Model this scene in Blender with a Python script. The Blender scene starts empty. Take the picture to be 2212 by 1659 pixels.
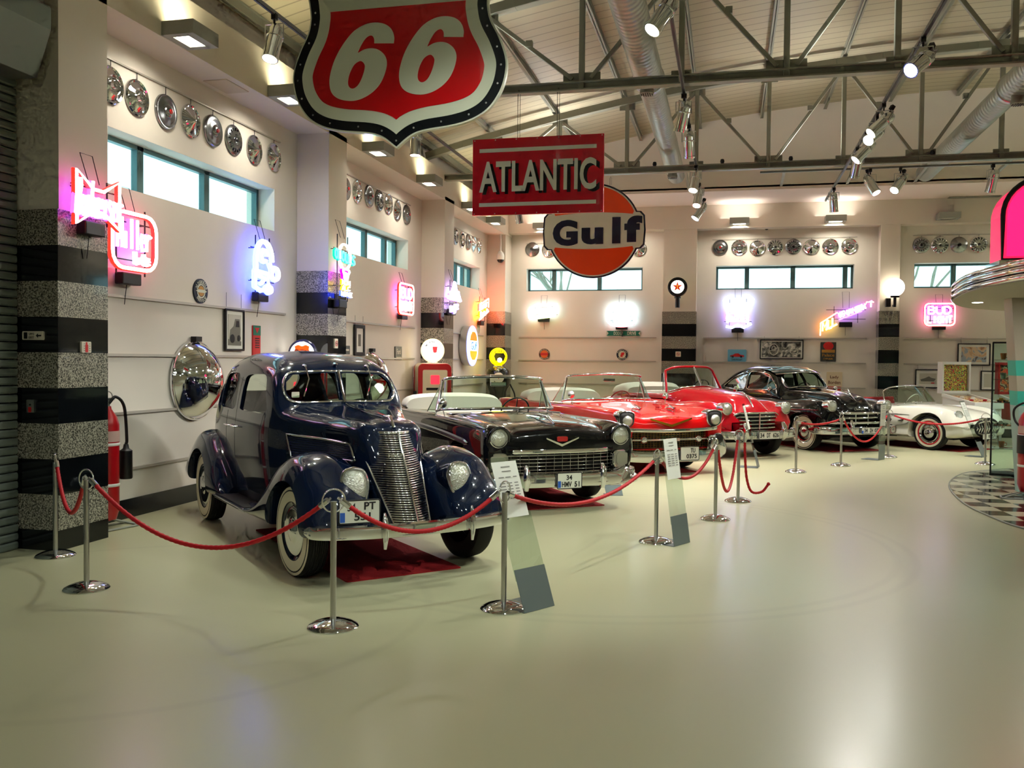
import bpy, bmesh, math, random
import numpy as np
from math import sin, cos, pi, atan2, sqrt, radians as RAD
from mathutils import Vector, Matrix
random.seed(7)
SC = bpy.context.scene
COL = SC.collection
# ---------------------------------------------------------------- camera
F, YAW, PIT, ROL, EYE = 1952.0, .2354, -.0257, .0099, 1.68      # focal length in pixels of a 2212 px wide frame
r0 = Vector((cos(YAW), sin(YAW), 0)); f0 = Vector((-sin(YAW), cos(YAW), 0)); u0 = Vector((0, 0, 1))
fw = cos(PIT)*f0 + sin(PIT)*u0; u1 = -sin(PIT)*f0 + cos(PIT)*u0
rt = cos(ROL)*r0 + sin(ROL)*u1; up = -sin(ROL)*r0 + cos(ROL)*u1
cam = bpy.data.objects.new('camera', bpy.data.cameras.new('camera')); COL.objects.link(cam)
cam.data.sensor_width = 36; cam.data.lens = F/2212*36; cam.data.clip_end = 200
M = Matrix((rt, up, -fw)).transposed().to_4x4(); M.translation = (0, 0, EYE); cam.matrix_world = M
SC.camera = cam
def ray(u, v):
    return (rt*((u-1106)/F) - up*((v-829.5)/F) + fw)
def on(u, v, axis, val):                                       # where the sight line meets the plane axis = val
    d = ray(u, v); t = (val-(EYE if axis == 2 else 0))/d[axis]
    return Vector((0, 0, EYE)) + d*t
def on_floor(u, v): return on(u, v, 2, 0)
# ---------------------------------------------------------------- world, view
W = bpy.data.worlds.new('sky'); SC.world = W; W.use_nodes = True
bg = W.node_tree.nodes['Background']; bg.inputs[0].default_value = (.62, .86, 1, 1); bg.inputs[1].default_value = 3.2
SC.view_settings.view_transform = 'Standard'; SC.view_settings.look = 'None'
SC.view_settings.exposure = 0.2; SC.view_settings.gamma = 1; SC.view_settings.use_curve_mapping = False
cy = SC.cycles
cy.use_denoising = True; cy.max_bounces = 7; cy.diffuse_bounces = 3; cy.glossy_bounces = 4; cy.transmission_bounces = 4
cy.transparent_max_bounces = 12; cy.sample_clamp_indirect = 6; cy.sample_clamp_direct = 0
cy.caustics_reflective = False; cy.caustics_refractive = False; cy.use_adaptive_sampling = True; cy.adaptive_threshold = .08; cy.adaptive_min_samples = 12; cy.use_light_tree = False
def light(name, kind, loc, aim, power, color=(1, .9, .72), **kw):
    l = bpy.data.lights.new(name, kind); l.energy = power; l.color = color
    for k, v in kw.items(): setattr(l, k, v)
    o = bpy.data.objects.new(name, l); COL.objects.link(o); o.location = loc
    o.rotation_euler = (Vector(aim)-Vector(loc)).to_track_quat('-Z', 'Y').to_euler()
    return o
XW, XF, YB, YF = -6.08, -5.59, 23.14, 22.76                     # left wall, its pillar faces; back wall, its pillar faces
XR, YN = 16.6, -7.0
SPOTS = []                                                      # filled by the lamp builder
# ---------------------------------------------------------------- materials
def lin(c):
    return tuple((x/12.92 if x <= .04045 else ((x+.055)/1.055)**2.4) for x in [k/255 for k in c])
MATS = {}
def mat(name, rgb=(200, 200, 200), rough=.5, metal=0, coat=0, emit=None, strength=0, noise=0, scale=8, bump=0, alpha=1, trans=0, ior=1.45, spec=None):
    if name in MATS: return MATS[name]
    m = bpy.data.materials.new(name); m.use_nodes = True; MATS[name] = m
    nt = m.node_tree; b = nt.nodes['Principled BSDF']; c = (*lin(rgb), 1)
    b.inputs['Base Color'].default_value = c; b.inputs['Roughness'].default_value = rough; b.inputs['Metallic'].default_value = metal
    b.inputs['Coat Weight'].default_value = coat; b.inputs['Coat Roughness'].default_value = .03; b.inputs['IOR'].default_value = ior
    b.inputs['Transmission Weight'].default_value = trans; b.inputs['Alpha'].default_value = alpha
    if spec is not None: b.inputs['Specular IOR Level'].default_value = spec
    if emit: b.inputs['Emission Color'].default_value = (*lin(emit), 1); b.inputs['Emission Strength'].default_value = strength
    if noise or bump:
        tc = nt.nodes.new('ShaderNodeTexCoord'); n = nt.nodes.new('ShaderNodeTexNoise'); n.inputs['Scale'].default_value = scale; n.inputs['Detail'].default_value = 5
        nt.links.new(tc.outputs['Object'], n.inputs['Vector'])
        if noise:
            mx = nt.nodes.new('ShaderNodeMix'); mx.data_type = 'RGBA'
            mx.inputs[6].default_value = tuple(x*(1-noise) for x in c[:3])+(1,); mx.inputs[7].default_value = tuple(min(1, x*(1+noise)) for x in c[:3])+(1,)
            nt.links.new(n.outputs['Fac'], mx.inputs[0]); nt.links.new(mx.outputs[2], b.inputs['Base Color'])
        if bump:
            bp = nt.nodes.new('ShaderNodeBump'); bp.inputs['Strength'].default_value = bump; bp.inputs['Distance'].default_value = .01
            nt.links.new(n.outputs['Fac'], bp.inputs['Height']); nt.links.new(bp.outputs['Normal'], b.inputs['Normal'])
    return m
WALL = mat('painted_plaster', (228, 220, 207), .75, noise=.03, scale=3)
CREAM = mat('cream_plaster', (228, 219, 204), .7, noise=.03, scale=3)
CHROME = mat('chrome', (232, 234, 236), .06, 1)
SATIN = mat('brushed_steel', (190, 190, 186), .28, 1)
GREYM = mat('grey_painted_steel', (150, 152, 142), .5)
BLACK = mat('black_plastic', (14, 14, 15), .4)
DARK = mat('dark_trim', (22, 20, 20), .6)
RUBBER = mat('black_rubber', (13, 13, 14), .6, noise=.2, scale=30)
WHITEW = mat('whitewall_rubber', (226, 216, 190), .5)
WHITE = mat('white_enamel', (236, 234, 226), .35)
PAPER = mat('paper', (236, 234, 224), .8)
def glass_mat(name, rgb=(225, 240, 235), base=.05, rough=.01):       # thin sheet: clear, mirror-like towards grazing
    if name in MATS: return MATS[name]
    m = bpy.data.materials.new(name); m.use_nodes = True; MATS[name] = m; nt = m.node_tree; nt.nodes.clear()
    o = nt.nodes.new('ShaderNodeOutputMaterial'); t = nt.nodes.new('ShaderNodeBsdfTransparent'); g = nt.nodes.new('ShaderNodeBsdfGlossy'); x = nt.nodes.new('ShaderNodeMixShader'); fr = nt.nodes.new('ShaderNodeLayerWeight')
    pw = nt.nodes.new('ShaderNodeMath'); pw.operation = 'POWER'; pw.inputs[1].default_value = 5; ma_ = nt.nodes.new('ShaderNodeMath'); ma_.operation = 'MULTIPLY_ADD'; ma_.inputs[1].default_value = .85; ma_.inputs[2].default_value = base
    t.inputs[0].default_value = (*lin(rgb), 1); g.inputs['Roughness'].default_value = rough; fr.inputs[0].default_value = .5
    nt.links.new(fr.outputs['Facing'], pw.inputs[0]); nt.links.new(pw.outputs[0], ma_.inputs[0]); nt.links.new(ma_.outputs[0], x.inputs[0]); nt.links.new(t.outputs[0], x.inputs[1]); nt.links.new(g.outputs[0], x.inputs[2]); nt.links.new(x.outputs[0], o.inputs[0])
    return m
GLASS = glass_mat('clear_glass'); CARGLASS = glass_mat('car_glass', (205, 222, 210)); TINT = glass_mat('tinted_glass', (110, 150, 160))
def neon(rgb, s=8):
    return mat('neon_%d_%d_%d' % rgb, rgb, .4, emit=rgb, strength=s)
# ---------------------------------------------------------------- mesh helpers
class MB:
    """collects geometry; build() links it as one mesh object"""
    def __init__(s): s.v = []; s.f = []; s.m = []
    def add(s, vs, fs, mi=0):
        o = len(s.v); s.v += [tuple(p) for p in vs]; s.f += [tuple(i+o for i in f) for f in fs]; s.m += [mi]*len(fs); return s
    def box(s, c, d, mi=0, rot=None):
        h = [Vector((x*d[0]/2, y*d[1]/2, z*d[2]/2)) for x in (-1, 1) for y in (-1, 1) for z in (-1, 1)]
        if rot is not None: h = [rot @ p for p in h]
        return s.add([p+Vector(c) for p in h], [(0, 1, 3, 2), (4, 6, 7, 5), (0, 4, 5, 1), (2, 3, 7, 6), (0, 2, 6, 4), (1, 5, 7, 3)], mi)
    def span(s, a, b, mi=0):                                     # box between two corners
        return s.box([(a[i]+b[i])/2 for i in range(3)], [abs(a[i]-b[i]) for i in range(3)], mi)
    def bar(s, p, q, w, h=None, mi=0, upv=(0, 0, 1)):
        p, q = Vector(p), Vector(q); d = (q-p).normalized(); u = Vector(upv)
        if abs(d.dot(u)) > .98: u = Vector((1, 0, 0))
        x = d.cross(u).normalized()*w/2; y = x.cross(d).normalized()*(h or w)/2
        vs = [a+i*x+j*y for a in (p, q) for i, j in ((-1, -1), (1, -1), (1, 1), (-1, 1))]
        return s.add(vs, [(3, 2, 1, 0), (4, 5, 6, 7), (0, 1, 5, 4), (1, 2, 6, 5), (2, 3, 7, 6), (3, 0, 4, 7)], mi)
    def tube(s, pts, r, n=8, closed=False, mi=0, cap=True):
        P = [Vector(p) for p in pts]; k = len(P); rs = r if isinstance(r, (list, tuple)) else [r]*k; vs = []; fs = []; ref = None
        for i in range(k):
            a = P[i-1] if (i or closed) else P[i]; b = P[(i+1) % k] if (i < k-1 or closed) else P[i]
            d = (b-a).normalized() if (b-a).length > 1e-9 else Vector((0, 0, 1))
            if ref is None:
                ref = Vector((0, 0, 1)) if abs(d.z) < .9 else Vector((1, 0, 0))
            x = ref - d*ref.dot(d)
            x = x.normalized() if x.length > 1e-6 else d.orthogonal().normalized()
            ref = x; y = d.cross(x)
            vs += [P[i]+rs[i]*(cos(2*pi*j/n)*x+sin(2*pi*j/n)*y) for j in range(n)]
        for i in range(k if closed else k-1):
            a = i*n; b = ((i+1) % k)*n
            fs += [(a+j, a+(j+1) % n, b+(j+1) % n, b+j) for j in range(n)]
        if cap and not closed: fs += [tuple(range(n-1, -1, -1)), tuple(range((k-1)*n, k*n))]
        return s.add(vs, fs, mi)
    def lathe(s, prof, n=32, axis='z', c=(0, 0, 0), mi=0, sy=1, cap=True):    # prof: (radius, height)
        vs = []; fs = []; c = Vector(c)
        for r, h in prof:
            for j in range(n):
                a = 2*pi*j/n; x, y = r*cos(a), r*sin(a)*sy
                p = (x, y, h) if axis == 'z' else ((x, -h, y) if axis == 'y' else (h, x, y))
                vs.append(Vector(p)+c)
        for i in range(len(prof)-1):
            fs += [(i*n+j, i*n+(j+1) % n, (i+1)*n+(j+1) % n, (i+1)*n+j) for j in range(n)]
        if cap and prof[0][0] > 1e-6: fs.append(tuple(range(n-1, -1, -1)))
        if cap and prof[-1][0] > 1e-6: fs.append(tuple(range((len(prof)-1)*n, len(prof)*n)))
        return s.add(vs, fs, mi)
    def prism(s, poly, d0, d1, plane='xz', mi=0):                  # extruded outline; plane xz: depth along y
        g = {'xz': lambda a, b, d: (a, d, b), 'xy': lambda a, b, d: (a, b, d), 'yz': lambda a, b, d: (d, a, b)}[plane]
        n = len(poly); vs = [g(a, b, d0) for a, b in poly]+[g(a, b, d1) for a, b in poly]
        fs = [tuple(range(n)), tuple(range(2*n-1, n-1, -1))]+[(i, i+n, (i+1) % n+n, (i+1) % n) for i in range(n)]
        return s.add(vs, fs, mi)
    def grid(s, G, mi=0, wrap=False, closev=False):                # G[i][j] points
        a = len(G); b = len(G[0]); vs = [p for r in G for p in r]
        fs = [(i*b+j, i*b+(j+1) % b, ((i+1) % a)*b+(j+1) % b, ((i+1) % a)*b+j) for i in range(a if closev else a-1) for j in range(b if wrap else b-1)]
        return s.add(vs, fs, mi)
    def text(s, st, size, c=(0, 0, 0), depth=.002, mi=0, fit=None, bold=0, shear=0, plane='xz', fith=None):
        vs, fs = text_geo(st, bold, shear)
        w = max(v[0] for v in vs)-min(v[0] for v in vs); h0 = min(v[1] for v in vs); h1 = max(v[1] for v in vs); x0 = min(v[0] for v in vs)
        k = fith/(h1-h0) if fith else size
        kx = (fit/w) if fit else k
        cx, cyy, cz = c; out = []
        for x, y, z in vs:
            X = (x-x0-w/2)*kx; Y = (y-(h0+h1)/2)*k; Z = -depth*(1 if z > 0 else 0)
            out.append((cx+X, cyy+Z, cz+Y) if plane == 'xz' else (cx+X, cyy+Y, cz-Z))
        return s.add(out, fs, mi)
    def xf(s, Mx, start=0):
        for i in range(start, len(s.v)): s.v[i] = tuple(Mx @ Vector(s.v[i]))
        return s
    def mesh(s, name, mats, smooth=None):
        me = bpy.data.meshes.new(name); me.from_pydata([tuple(p) for p in s.v], [], s.f)
        for m in (mats if isinstance(mats, (list, tuple)) else [mats]): me.materials.append(m)
        me.polygons.foreach_set('material_index', s.m)
        bm = bmesh.new(); bm.from_mesh(me); bmesh.ops.remove_doubles(bm, verts=bm.verts, dist=1e-5); bmesh.ops.recalc_face_normals(bm, faces=bm.faces); bm.to_mesh(me); bm.free()
        if smooth:
            me.polygons.foreach_set('use_smooth', [True]*len(me.polygons))
            if smooth < 180: me.set_sharp_from_angle(angle=RAD(smooth))
        me.update(); return me
    def build(s, name, mats, parent=None, smooth=None, bevel=0, seg=2):
        o = bpy.data.objects.new(name, s.mesh(name, mats, smooth)); COL.objects.link(o)
        if parent: o.parent = parent
        if bevel:
            b = o.modifiers.new('bevel', 'BEVEL'); b.width = bevel; b.segments = seg; b.limit_method = 'ANGLE'; b.angle_limit = RAD(35)
        return o
_T = {}
def text_geo(st, bold=0, shear=0):
    k = (st, bold, shear)
    if k not in _T:
        c = bpy.data.curves.new('t', 'FONT'); c.body = st; c.extrude = .5; c.offset = bold; c.shear = shear; c.resolution_u = 4
        o = bpy.data.objects.new('t', c); COL.objects.link(o)
        me = bpy.data.meshes.new_from_object(o.evaluated_get(bpy.context.evaluated_depsgraph_get()))
        _T[k] = ([tuple(v.co) for v in me.vertices], [tuple(p.vertices) for p in me.polygons])
        bpy.data.objects.remove(o); bpy.data.curves.remove(c); bpy.data.meshes.remove(me)
    return _T[k]
def tag(o, label=None, cat=None, group=None, kind=None):
    for k, v in (('label', label), ('category', cat), ('group', group), ('kind', kind)):
        if v: o[k] = v
    return o
def thing(name, label, cat, loc=(0, 0, 0), rz=0, group=None, rot=None):
    o = bpy.data.objects.new(name, None); COL.objects.link(o); o.location = loc; o.rotation_euler = rot or (0, 0, rz); o.empty_display_size = .1
    return tag(o, label, cat, group)
def kids(o): return [c for c in bpy.data.objects if c.parent == o]
def dup(root, loc, rz=None, label=None, rot=None, parent=None):
    r = root.copy(); COL.objects.link(r)
    if loc is not None: r.location = loc
    if rz is not None: r.rotation_euler = (0, 0, rz)
    if rot is not None: r.rotation_euler = rot
    if label: r['label'] = label
    if parent: r.parent = parent
    for ch in list(root.children):
        dup(ch, None, parent=r)
    return r
def struct(name, mb, m, smooth=None, parent=None, bevel=0):
    o = mb.build(name, m, parent, smooth, bevel)
    if not parent: o['kind'] = 'structure'
    return o
def circ(r, n=32, cx=0, cz=0, sx=1, a0=0, a1=2*pi): return [(cx+r*sx*cos(a0+(a1-a0)*i/n), cz+r*sin(a0+(a1-a0)*i/n)) for i in range(n)]
def rrect(w, h, r, n=5, cx=0, cz=0):
    out = []
    for sx, sz, a in ((1, 1, 0), (-1, 1, pi/2), (-1, -1, pi), (1, -1, 1.5*pi)):
        out += [(cx+sx*(w/2-r)+r*cos(a+pi/2*i/n), cz+sz*(h/2-r)+r*sin(a+pi/2*i/n)) for i in range(n+1)]
    return out
def cat_rom(P, n, closed=False):                                 # smooth curve through points
    P = [np.array(p, float) for p in P]; out = []; k = len(P)
    for i in range(k if closed else k-1):
        p0 = P[i-1] if (i or closed) else 2*P[0]-P[1]; p1 = P[i]; p2 = P[(i+1) % k]; p3 = P[(i+2) % k] if (i+2 < k or closed) else 2*P[-1]-P[-2]
        for j in range(n):
            t = j/n; out.append(.5*((2*p1)+(-p0+p2)*t+(2*p0-5*p1+4*p2-p3)*t*t+(-p0+3*p1-3*p2+p3)*t**3))
    if not closed: out.append(P[-1])
    return [tuple(p) for p in out]
def boolean(o, cutters, op='DIFFERENCE', smooth=35):              # cut other meshes out of a mesh and drop them
    for c in cutters:
        m = o.modifiers.new('b', 'BOOLEAN'); m.object = c; m.operation = op; m.solver = 'MANIFOLD'
    me = bpy.data.meshes.new_from_object(o.evaluated_get(bpy.context.evaluated_depsgraph_get()))
    o.modifiers.clear(); old = o.data; o.data = me; bpy.data.meshes.remove(old)
    for c in cutters: bpy.data.objects.remove(c)
    me.polygons.foreach_set('use_smooth', [True]*len(me.polygons)); me.set_sharp_from_angle(angle=RAD(smooth))
    return o
# ================================================================ the building
def arc(x, o=0): return 7.52+o-(x-5.5)**2/88                    # underside of the curved roof
def nodes(m): return m.node_tree, m.node_tree.nodes['Principled BSDF']
# floor: poured beige resin, glossy, faint tyre arcs
FL = mat('poured_resin_floor', (191, 188, 151), .34); nt, b = nodes(FL)
b.inputs['Coat Weight'].default_value = .3; b.inputs['Coat Roughness'].default_value = .2
tc = nt.nodes.new('ShaderNodeTexCoord'); n1 = nt.nodes.new('ShaderNodeTexNoise'); n1.inputs['Scale'].default_value = .6; n1.inputs['Detail'].default_value = 1
cr = nt.nodes.new('ShaderNodeValToRGB'); cr.color_ramp.elements[0].color = (*lin((187, 184, 147)), 1); cr.color_ramp.elements[1].color = (*lin((195, 192, 155)), 1)
nt.links.new(tc.outputs['Object'], n1.inputs['Vector']); nt.links.new(n1.outputs['Fac'], cr.inputs[0])
last = cr.outputs[0]
for cx, cy_, rad in ((-1.3, 8.6, 2.75), (-1.3, 8.6, 2.9), (-3.9, 5.3, 2.0)):   # tyre arcs
    v = nt.nodes.new('ShaderNodeVectorMath'); v.operation = 'DISTANCE'; v.inputs[1].default_value = (cx, cy_, 0); nt.links.new(tc.outputs['Object'], v.inputs[0])
    a = nt.nodes.new('ShaderNodeMath'); a.operation = 'SUBTRACT'; a.inputs[1].default_value = rad; nt.links.new(v.outputs['Value'], a.inputs[0])
    a2 = nt.nodes.new('ShaderNodeMath'); a2.operation = 'ABSOLUTE'; nt.links.new(a.outputs[0], a2.inputs[0])
    m2 = nt.nodes.new('ShaderNodeMapRange'); m2.inputs[1].default_value = .015; m2.inputs[2].default_value = .05; m2.inputs[3].default_value = .1; m2.inputs[4].default_value = 0; nt.links.new(a2.outputs[0], m2.inputs[0])
    mx = nt.nodes.new('ShaderNodeMix'); mx.data_type = 'RGBA'; mx.inputs[7].default_value = (*lin((120, 116, 98)), 1)
    nt.links.new(m2.outputs[0], mx.inputs[0]); nt.links.new(last, mx.inputs[6]); last = mx.outputs[2]
nt.links.new(last, b.inputs['Base Color'])
struct('floor', MB().span((XW-.5, YN, -.1), (XR, YB+.5, 0)), FL)
# granite
GRAN = mat('speckled_granite', (128, 126, 112), .25, coat=.3); nt, b = nodes(GRAN)
tc = nt.nodes.new('ShaderNodeTexCoord'); n1 = nt.nodes.new('ShaderNodeTexNoise'); n1.inputs['Scale'].default_value = 75; n1.inputs['Detail'].default_value = 3
cr = nt.nodes.new('ShaderNodeValToRGB'); e = cr.color_ramp.elements; e[0].position = .38; e[0].color = (*lin((52, 52, 46)), 1); e[1].position = .62; e[1].color = (*lin((182, 176, 158)), 1)
nt.links.new(tc.outputs['Object'], n1.inputs['Vector']); nt.links.new(n1.outputs['Fac'], cr.inputs[0]); nt.links.new(cr.outputs[0], b.inputs['Base Color'])
BGRAN = mat('black_granite', (15, 18, 20), .08, coat=.2)
# walls with window openings
WL = [(7.9, 11.31), (13.15, 16.6), (18.55, 21.78)]; ZL = (3.42, 3.99)
WB = [(-5.19, -2.17), (-.35, 2.9), (4.24, 7.4)]; ZB = (3.5, 4.09)
def wall(name, ranges, zs, fn, a0, a1, top):
    m = MB(); fn(m, a0, a1, 0, zs[0]); fn(m, a0, a1, zs[1], top); p = a0
    for s, e in ranges: fn(m, p, s, zs[0], zs[1]); p = e
    fn(m, p, a1, zs[0], zs[1]); struct(name, m, WALL)
wall('wall_left', WL, ZL, lambda m, a, b, z0, z1: m.span((XW-.42, a, z0), (XW, b, z1)), YN, YB+.42, 6.0)
wall('wall_back', WB, ZB, lambda m, a, b, z0, z1: m.span((a, YB, z0), (b, YB+.42, z1)), XW, XR, 5.54)
struct('wall_right', MB().span((XR, YN, 0), (XR+.3, YB+.5, 6.3)), WALL)
struct('wall_near', MB().span((XW-.5, YN-.3, 0), (XR+.3, YN, 8.2)), WALL)
SOFF = mat('ceiling_soffit', (244, 228, 216), .8)
struct('trim_1', MB().span((XW, YN, 4.9), (XF, YB, 5.45)), CREAM)                 # bulkhead over the left wall
struct('trim_2', MB().span((XF, YF, 4.97), (XR, YB, 5.54)), CREAM)               # bulkhead over the back wall
struct('trim_3', MB().span((XF-.49, 20.95, 5.54), (XR, YB+.4, 5.64)), SOFF)      # soffit over the back wall
gp = [(XF-.49, 5.6)]+[(XR, 5.6)]+[(x, arc(x, .05)) for x in np.linspace(XR, XF-.49, 24)]
struct('wall_gable', MB().prism(gp, 20.95, 21.1), CREAM)
# baseboards
struct('baseboard_left', MB().span((XW, YN, 0), (XW+.015, YF, .2)), BGRAN)
struct('baseboard_back', MB().span((XF, YB-.015, 0), (XR, YB, .2)), BGRAN)
# striped pillars
def pillar(x0, x1, y0, y1, name):
    m = MB(); top = 2.94; p = .307; k = 0; z = top
    while z > 0:
        m.span((x0, y0, max(0, z-p)), (x1, y1, z), 1+k % 2); z -= p; k += 1
    d = .012
    m.span((x0+(d if x0 > XF else 0), y0+d, top), (x1-d*(0 if y1 < YF else 1), y1-d*.5, 4.97))
    struct(name, m, [CREAM, GRAN, BGRAN])
for i, y in enumerate((1.3, 6.624, 11.97, 17.38)): pillar(XW, XF, y, y+.6395, 'pillar')
pillar(XW, XF, 22.48, YB, 'pillar'); pillar(-1.636, -.802, YF, YB, 'pillar'); pillar(3.417, 3.872, YF, YB, 'pillar'); pillar(8.4, 9.0, YF, YB, 'pillar')
# picture rails
RAIL = mat('aluminium_rail', (186, 180, 168), .45, .4)
RZ = (2.30, 1.70, 1.10, .514); k = 4
for y0, y1 in ((7.28, 11.6), (12.7, 16.95), (18.1, 22.1)):
    for z in RZ: struct('trim_%d' % k, MB().span((XW, y0, z-.014), (XW+.03, y1, z+.014)), RAIL); k += 1
for x0, x1 in ((-5.38, -1.8), (-.64, 3.2), (4.05, 8.1)):
    for z in RZ: struct('trim_%d' % k, MB().span((x0, YB-.03, z-.014), (x1, YB, z+.014)), RAIL); k += 1
# windows: recessed aluminium frames with panes
FRM = mat('window_aluminium', (86, 116, 118), .4, .3)
k = 1
def window(axis, a, b, z, splits):
    global k
    m = MB(); t = .05; d0, d1 = (.24, .32)
    def sp(u0, u1, z0, z1):
        if axis == 'L': m.span((XW-d1, u0, z0), (XW-d0, u1, z1))
        else: m.span((u0, YB+d0, z0), (u1, YB+d1, z1))
    sp(a, b, z[0], z[0]+t); sp(a, b, z[1]-t, z[1]); sp(a, a+t, *z); sp(b-t, b, *z)
    for s in splits: sp(s-.055, s-.01, *z); sp(s+.01, s+.055, *z); sp(s-.012, s+.012, *z)
    o = struct('window_%d' % k, m, FRM, bevel=.004); k += 1
    ed = [a]+list(splits)+[b]
    for i in range(len(ed)-1):
        g = MB()
        if axis == 'L': g.span((XW-.29, ed[i], z[0]), (XW-.284, ed[i+1], z[1]))
        else: g.span((ed[i], YB+.284, z[0]), (ed[i+1], YB+.29, z[1]))
        g.build('pane', GLASS, o)
window('L', *WL[0], ZL, (8.75, 10.05)); window('L', *WL[1], ZL, (14.1, 15.1, 16.05)); window('L', *WL[2], ZL, (19.6, 20.6, 21.2))
window('B', *WB[0], ZB, (-4.5, -3.3)); window('B', *WB[1], ZB, (.4, 1.5, 2.72)); window('B', *WB[2], ZB, (5.15, 6.3))
# roof: curved metal sheets with seams across the hall
ROOF = mat('roof_sheets', (196, 184, 150), .55); nt, b = nodes(ROOF)
tc = nt.nodes.new('ShaderNodeTexCoord'); sx = nt.nodes.new('ShaderNodeSeparateXYZ'); nt.links.new(tc.outputs['Object'], sx.inputs[0])
w1 = nt.nodes.new('ShaderNodeMath'); w1.operation = 'MULTIPLY'; w1.inputs[1].default_value = 1/.27; nt.links.new(sx.outputs[1], w1.inputs[0])
w2 = nt.nodes.new('ShaderNodeMath'); w2.operation = 'FRACT'; nt.links.new(w1.outputs[0], w2.inputs[0])
w3 = nt.nodes.new('ShaderNodeMath'); w3.operation = 'LESS_THAN'; w3.inputs[1].default_value = .1; nt.links.new(w2.outputs[0], w3.inputs[0])
mx = nt.nodes.new('ShaderNodeMix'); mx.data_type = 'RGBA'; mx.inputs[6].default_value = (*lin((176, 168, 142)), 1); mx.inputs[7].default_value = (*lin((138, 131, 112)), 1)
nt.links.new(w3.outputs[0], mx.inputs[0]); nt.links.new(mx.outputs[2], b.inputs['Base Color'])
m = MB(); xs = np.linspace(XW-.42, XR+.3, 48)
m.grid([[(x, y, arc(x)) for x in xs] for y in (YN-.3, 21.1)]); m.grid([[(x, y, arc(x, .12)) for x in xs] for y in (YN-.3, 21.1)])
o = m.build('ceiling', ROOF, smooth=40); o['kind'] = 'structure'
# steel: arched trusses, purlins
STEEL = mat('truss_paint', (142, 143, 128), .45)
XS = [-1.96+1.303*i for i in range(-2, 14)]
def truss(y):
    m = MB(); zc = 5.28
    m.span((XF, y-.07, zc-.012), (XR, y+.07, zc+.012)); m.span((XF, y-.012, zc), (XR, y+.012, zc+.11)); m.span((XF, y-.07, zc+.09), (XR, y+.07, zc+.11))
    top = [(x, y, arc(x, -.24)) for x in np.linspace(XF-.4, XR, 30)]
    for i in range(29): m.bar(top[i], top[i+1], .16, .13)
    for i, x in enumerate(XS):
        zt = arc(x, -.28)
        m.bar((x, y, zc), (x, y, zt), .075)
        if i % 2 == 0:
            m.box((x, y, zc+.13), (.5, .02, .2))
            for q in (i-1, i+1):
                if 0 <= q < len(XS):
                    m.bar((x+(.12 if q > i else -.12), y, zc+.15), (XS[q], y, arc(XS[q], -.3)), .055)
                    mid = [x+(XS[q]-x)*.55, y, zc+.15+(arc(XS[q], -.3)-zc-.15)*.55]; m.box(mid, (.09, .075, .09))
        else: m.box((x, y, zc+.11), (.26, .02, .14))
        m.box((x, y, zt-.05), (.3, .02, .16))
    struct('roof_truss', m, STEEL, bevel=.006)
for y in (1.15, 6.6, 11.97, 17.4): truss(y)
for x in [-5.9]+[-1.98+1.333*i-2.73 for i in range(0, 16)]:
    m = MB(); z = arc(x); sl = -(x-5.5)/44
    m.span((x-.035, YN, z-.13), (x+.035, 20.95, z-.118)); m.span((x-.006, YN, z-.13), (x+.006, 20.95, z)); m.span((x-.035, YN, z-.012), (x+.035, 20.95, z+.005))
    struct('roof_purlin', m, STEEL)
for x in (-3.9, -.9, 1.0, 2.3, 3.6, 5.0):                         # braces to the gable
    struct('roof_brace', MB().bar((x*.95, 17.45, 5.3), (x*1.06, 20.95, 5.62), .05), STEEL)
# spiral ducts with nozzles
DUCT = mat('spiral_duct', (176, 182, 172), .38, .75); nt, b = nodes(DUCT)
tc = nt.nodes.new('ShaderNodeTexCoord'); wv = nt.nodes.new('ShaderNodeTexWave'); wv.wave_type = 'BANDS'; wv.bands_direction = 'Y'; wv.inputs['Scale'].default_value = 2.6
mp = nt.nodes.new('ShaderNodeVectorMath'); mp.operation = 'ADD'; mp.inputs[1].default_value = (0, 0, 0)
bp = nt.nodes.new('ShaderNodeBump'); bp.inputs['Strength'].default_value = .5; bp.inputs['Distance'].default_value = .012
nt.links.new(tc.outputs['Object'], wv.inputs['Vector']); nt.links.new(wv.outputs['Fac'], bp.inputs['Height']); nt.links.new(bp.outputs['Normal'], b.inputs['Normal'])
def duct(x, z, label, ys, noz):
    t = thing('air_duct', label, 'air duct', (x, 0, z))
    m = MB(); y0, y1, y2 = ys
    m.lathe([(.205, -y0), (.205, -y1)], 40, 'y', cap=False); m.lathe([(.185, -y1), (.185, -y2), (.15, -y2-.07), (.08, -y2-.11), (0, -y2-.12)], 40, 'y')
    m.build('pipe', DUCT, t, 50)
    c = MB(); c.lathe([(.2, -y1+.05), (.222, -y1+.04), (.222, -y1-.03), (.18, -y1-.04)], 40, 'y', cap=False); c.build('coupling', SATIN, t, 50)
    for y in noz:
        q = MB(); q.lathe([(.085, -.32), (.1, -.31), (.1, -.26), (.09, -.25), (.09, -.1)], 24, 'z', (0, y, 0)); o = q.build('nozzle', GREYM, t, 50)
        g = MB()
        for i in range(6): g.box((-.075+.03*i, y, -.323), (.012, .15*sqrt(max(.05, 1-((-.075+.03*i)/.09)**2)), .01))
        g.build('grille', DARK, o)
duct(-1.17, 5.72, 'spiral air duct under the roof left of the middle light track, behind the hanging signs', (-5, 13.1, 19.9), (8.0, 12.75, 18.6))
duct(3.95, 5.72, 'spiral air duct under the roof at the right, ending above the back wall', (-5, 14.6, 20.6), (9.0, 14.3))
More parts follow.
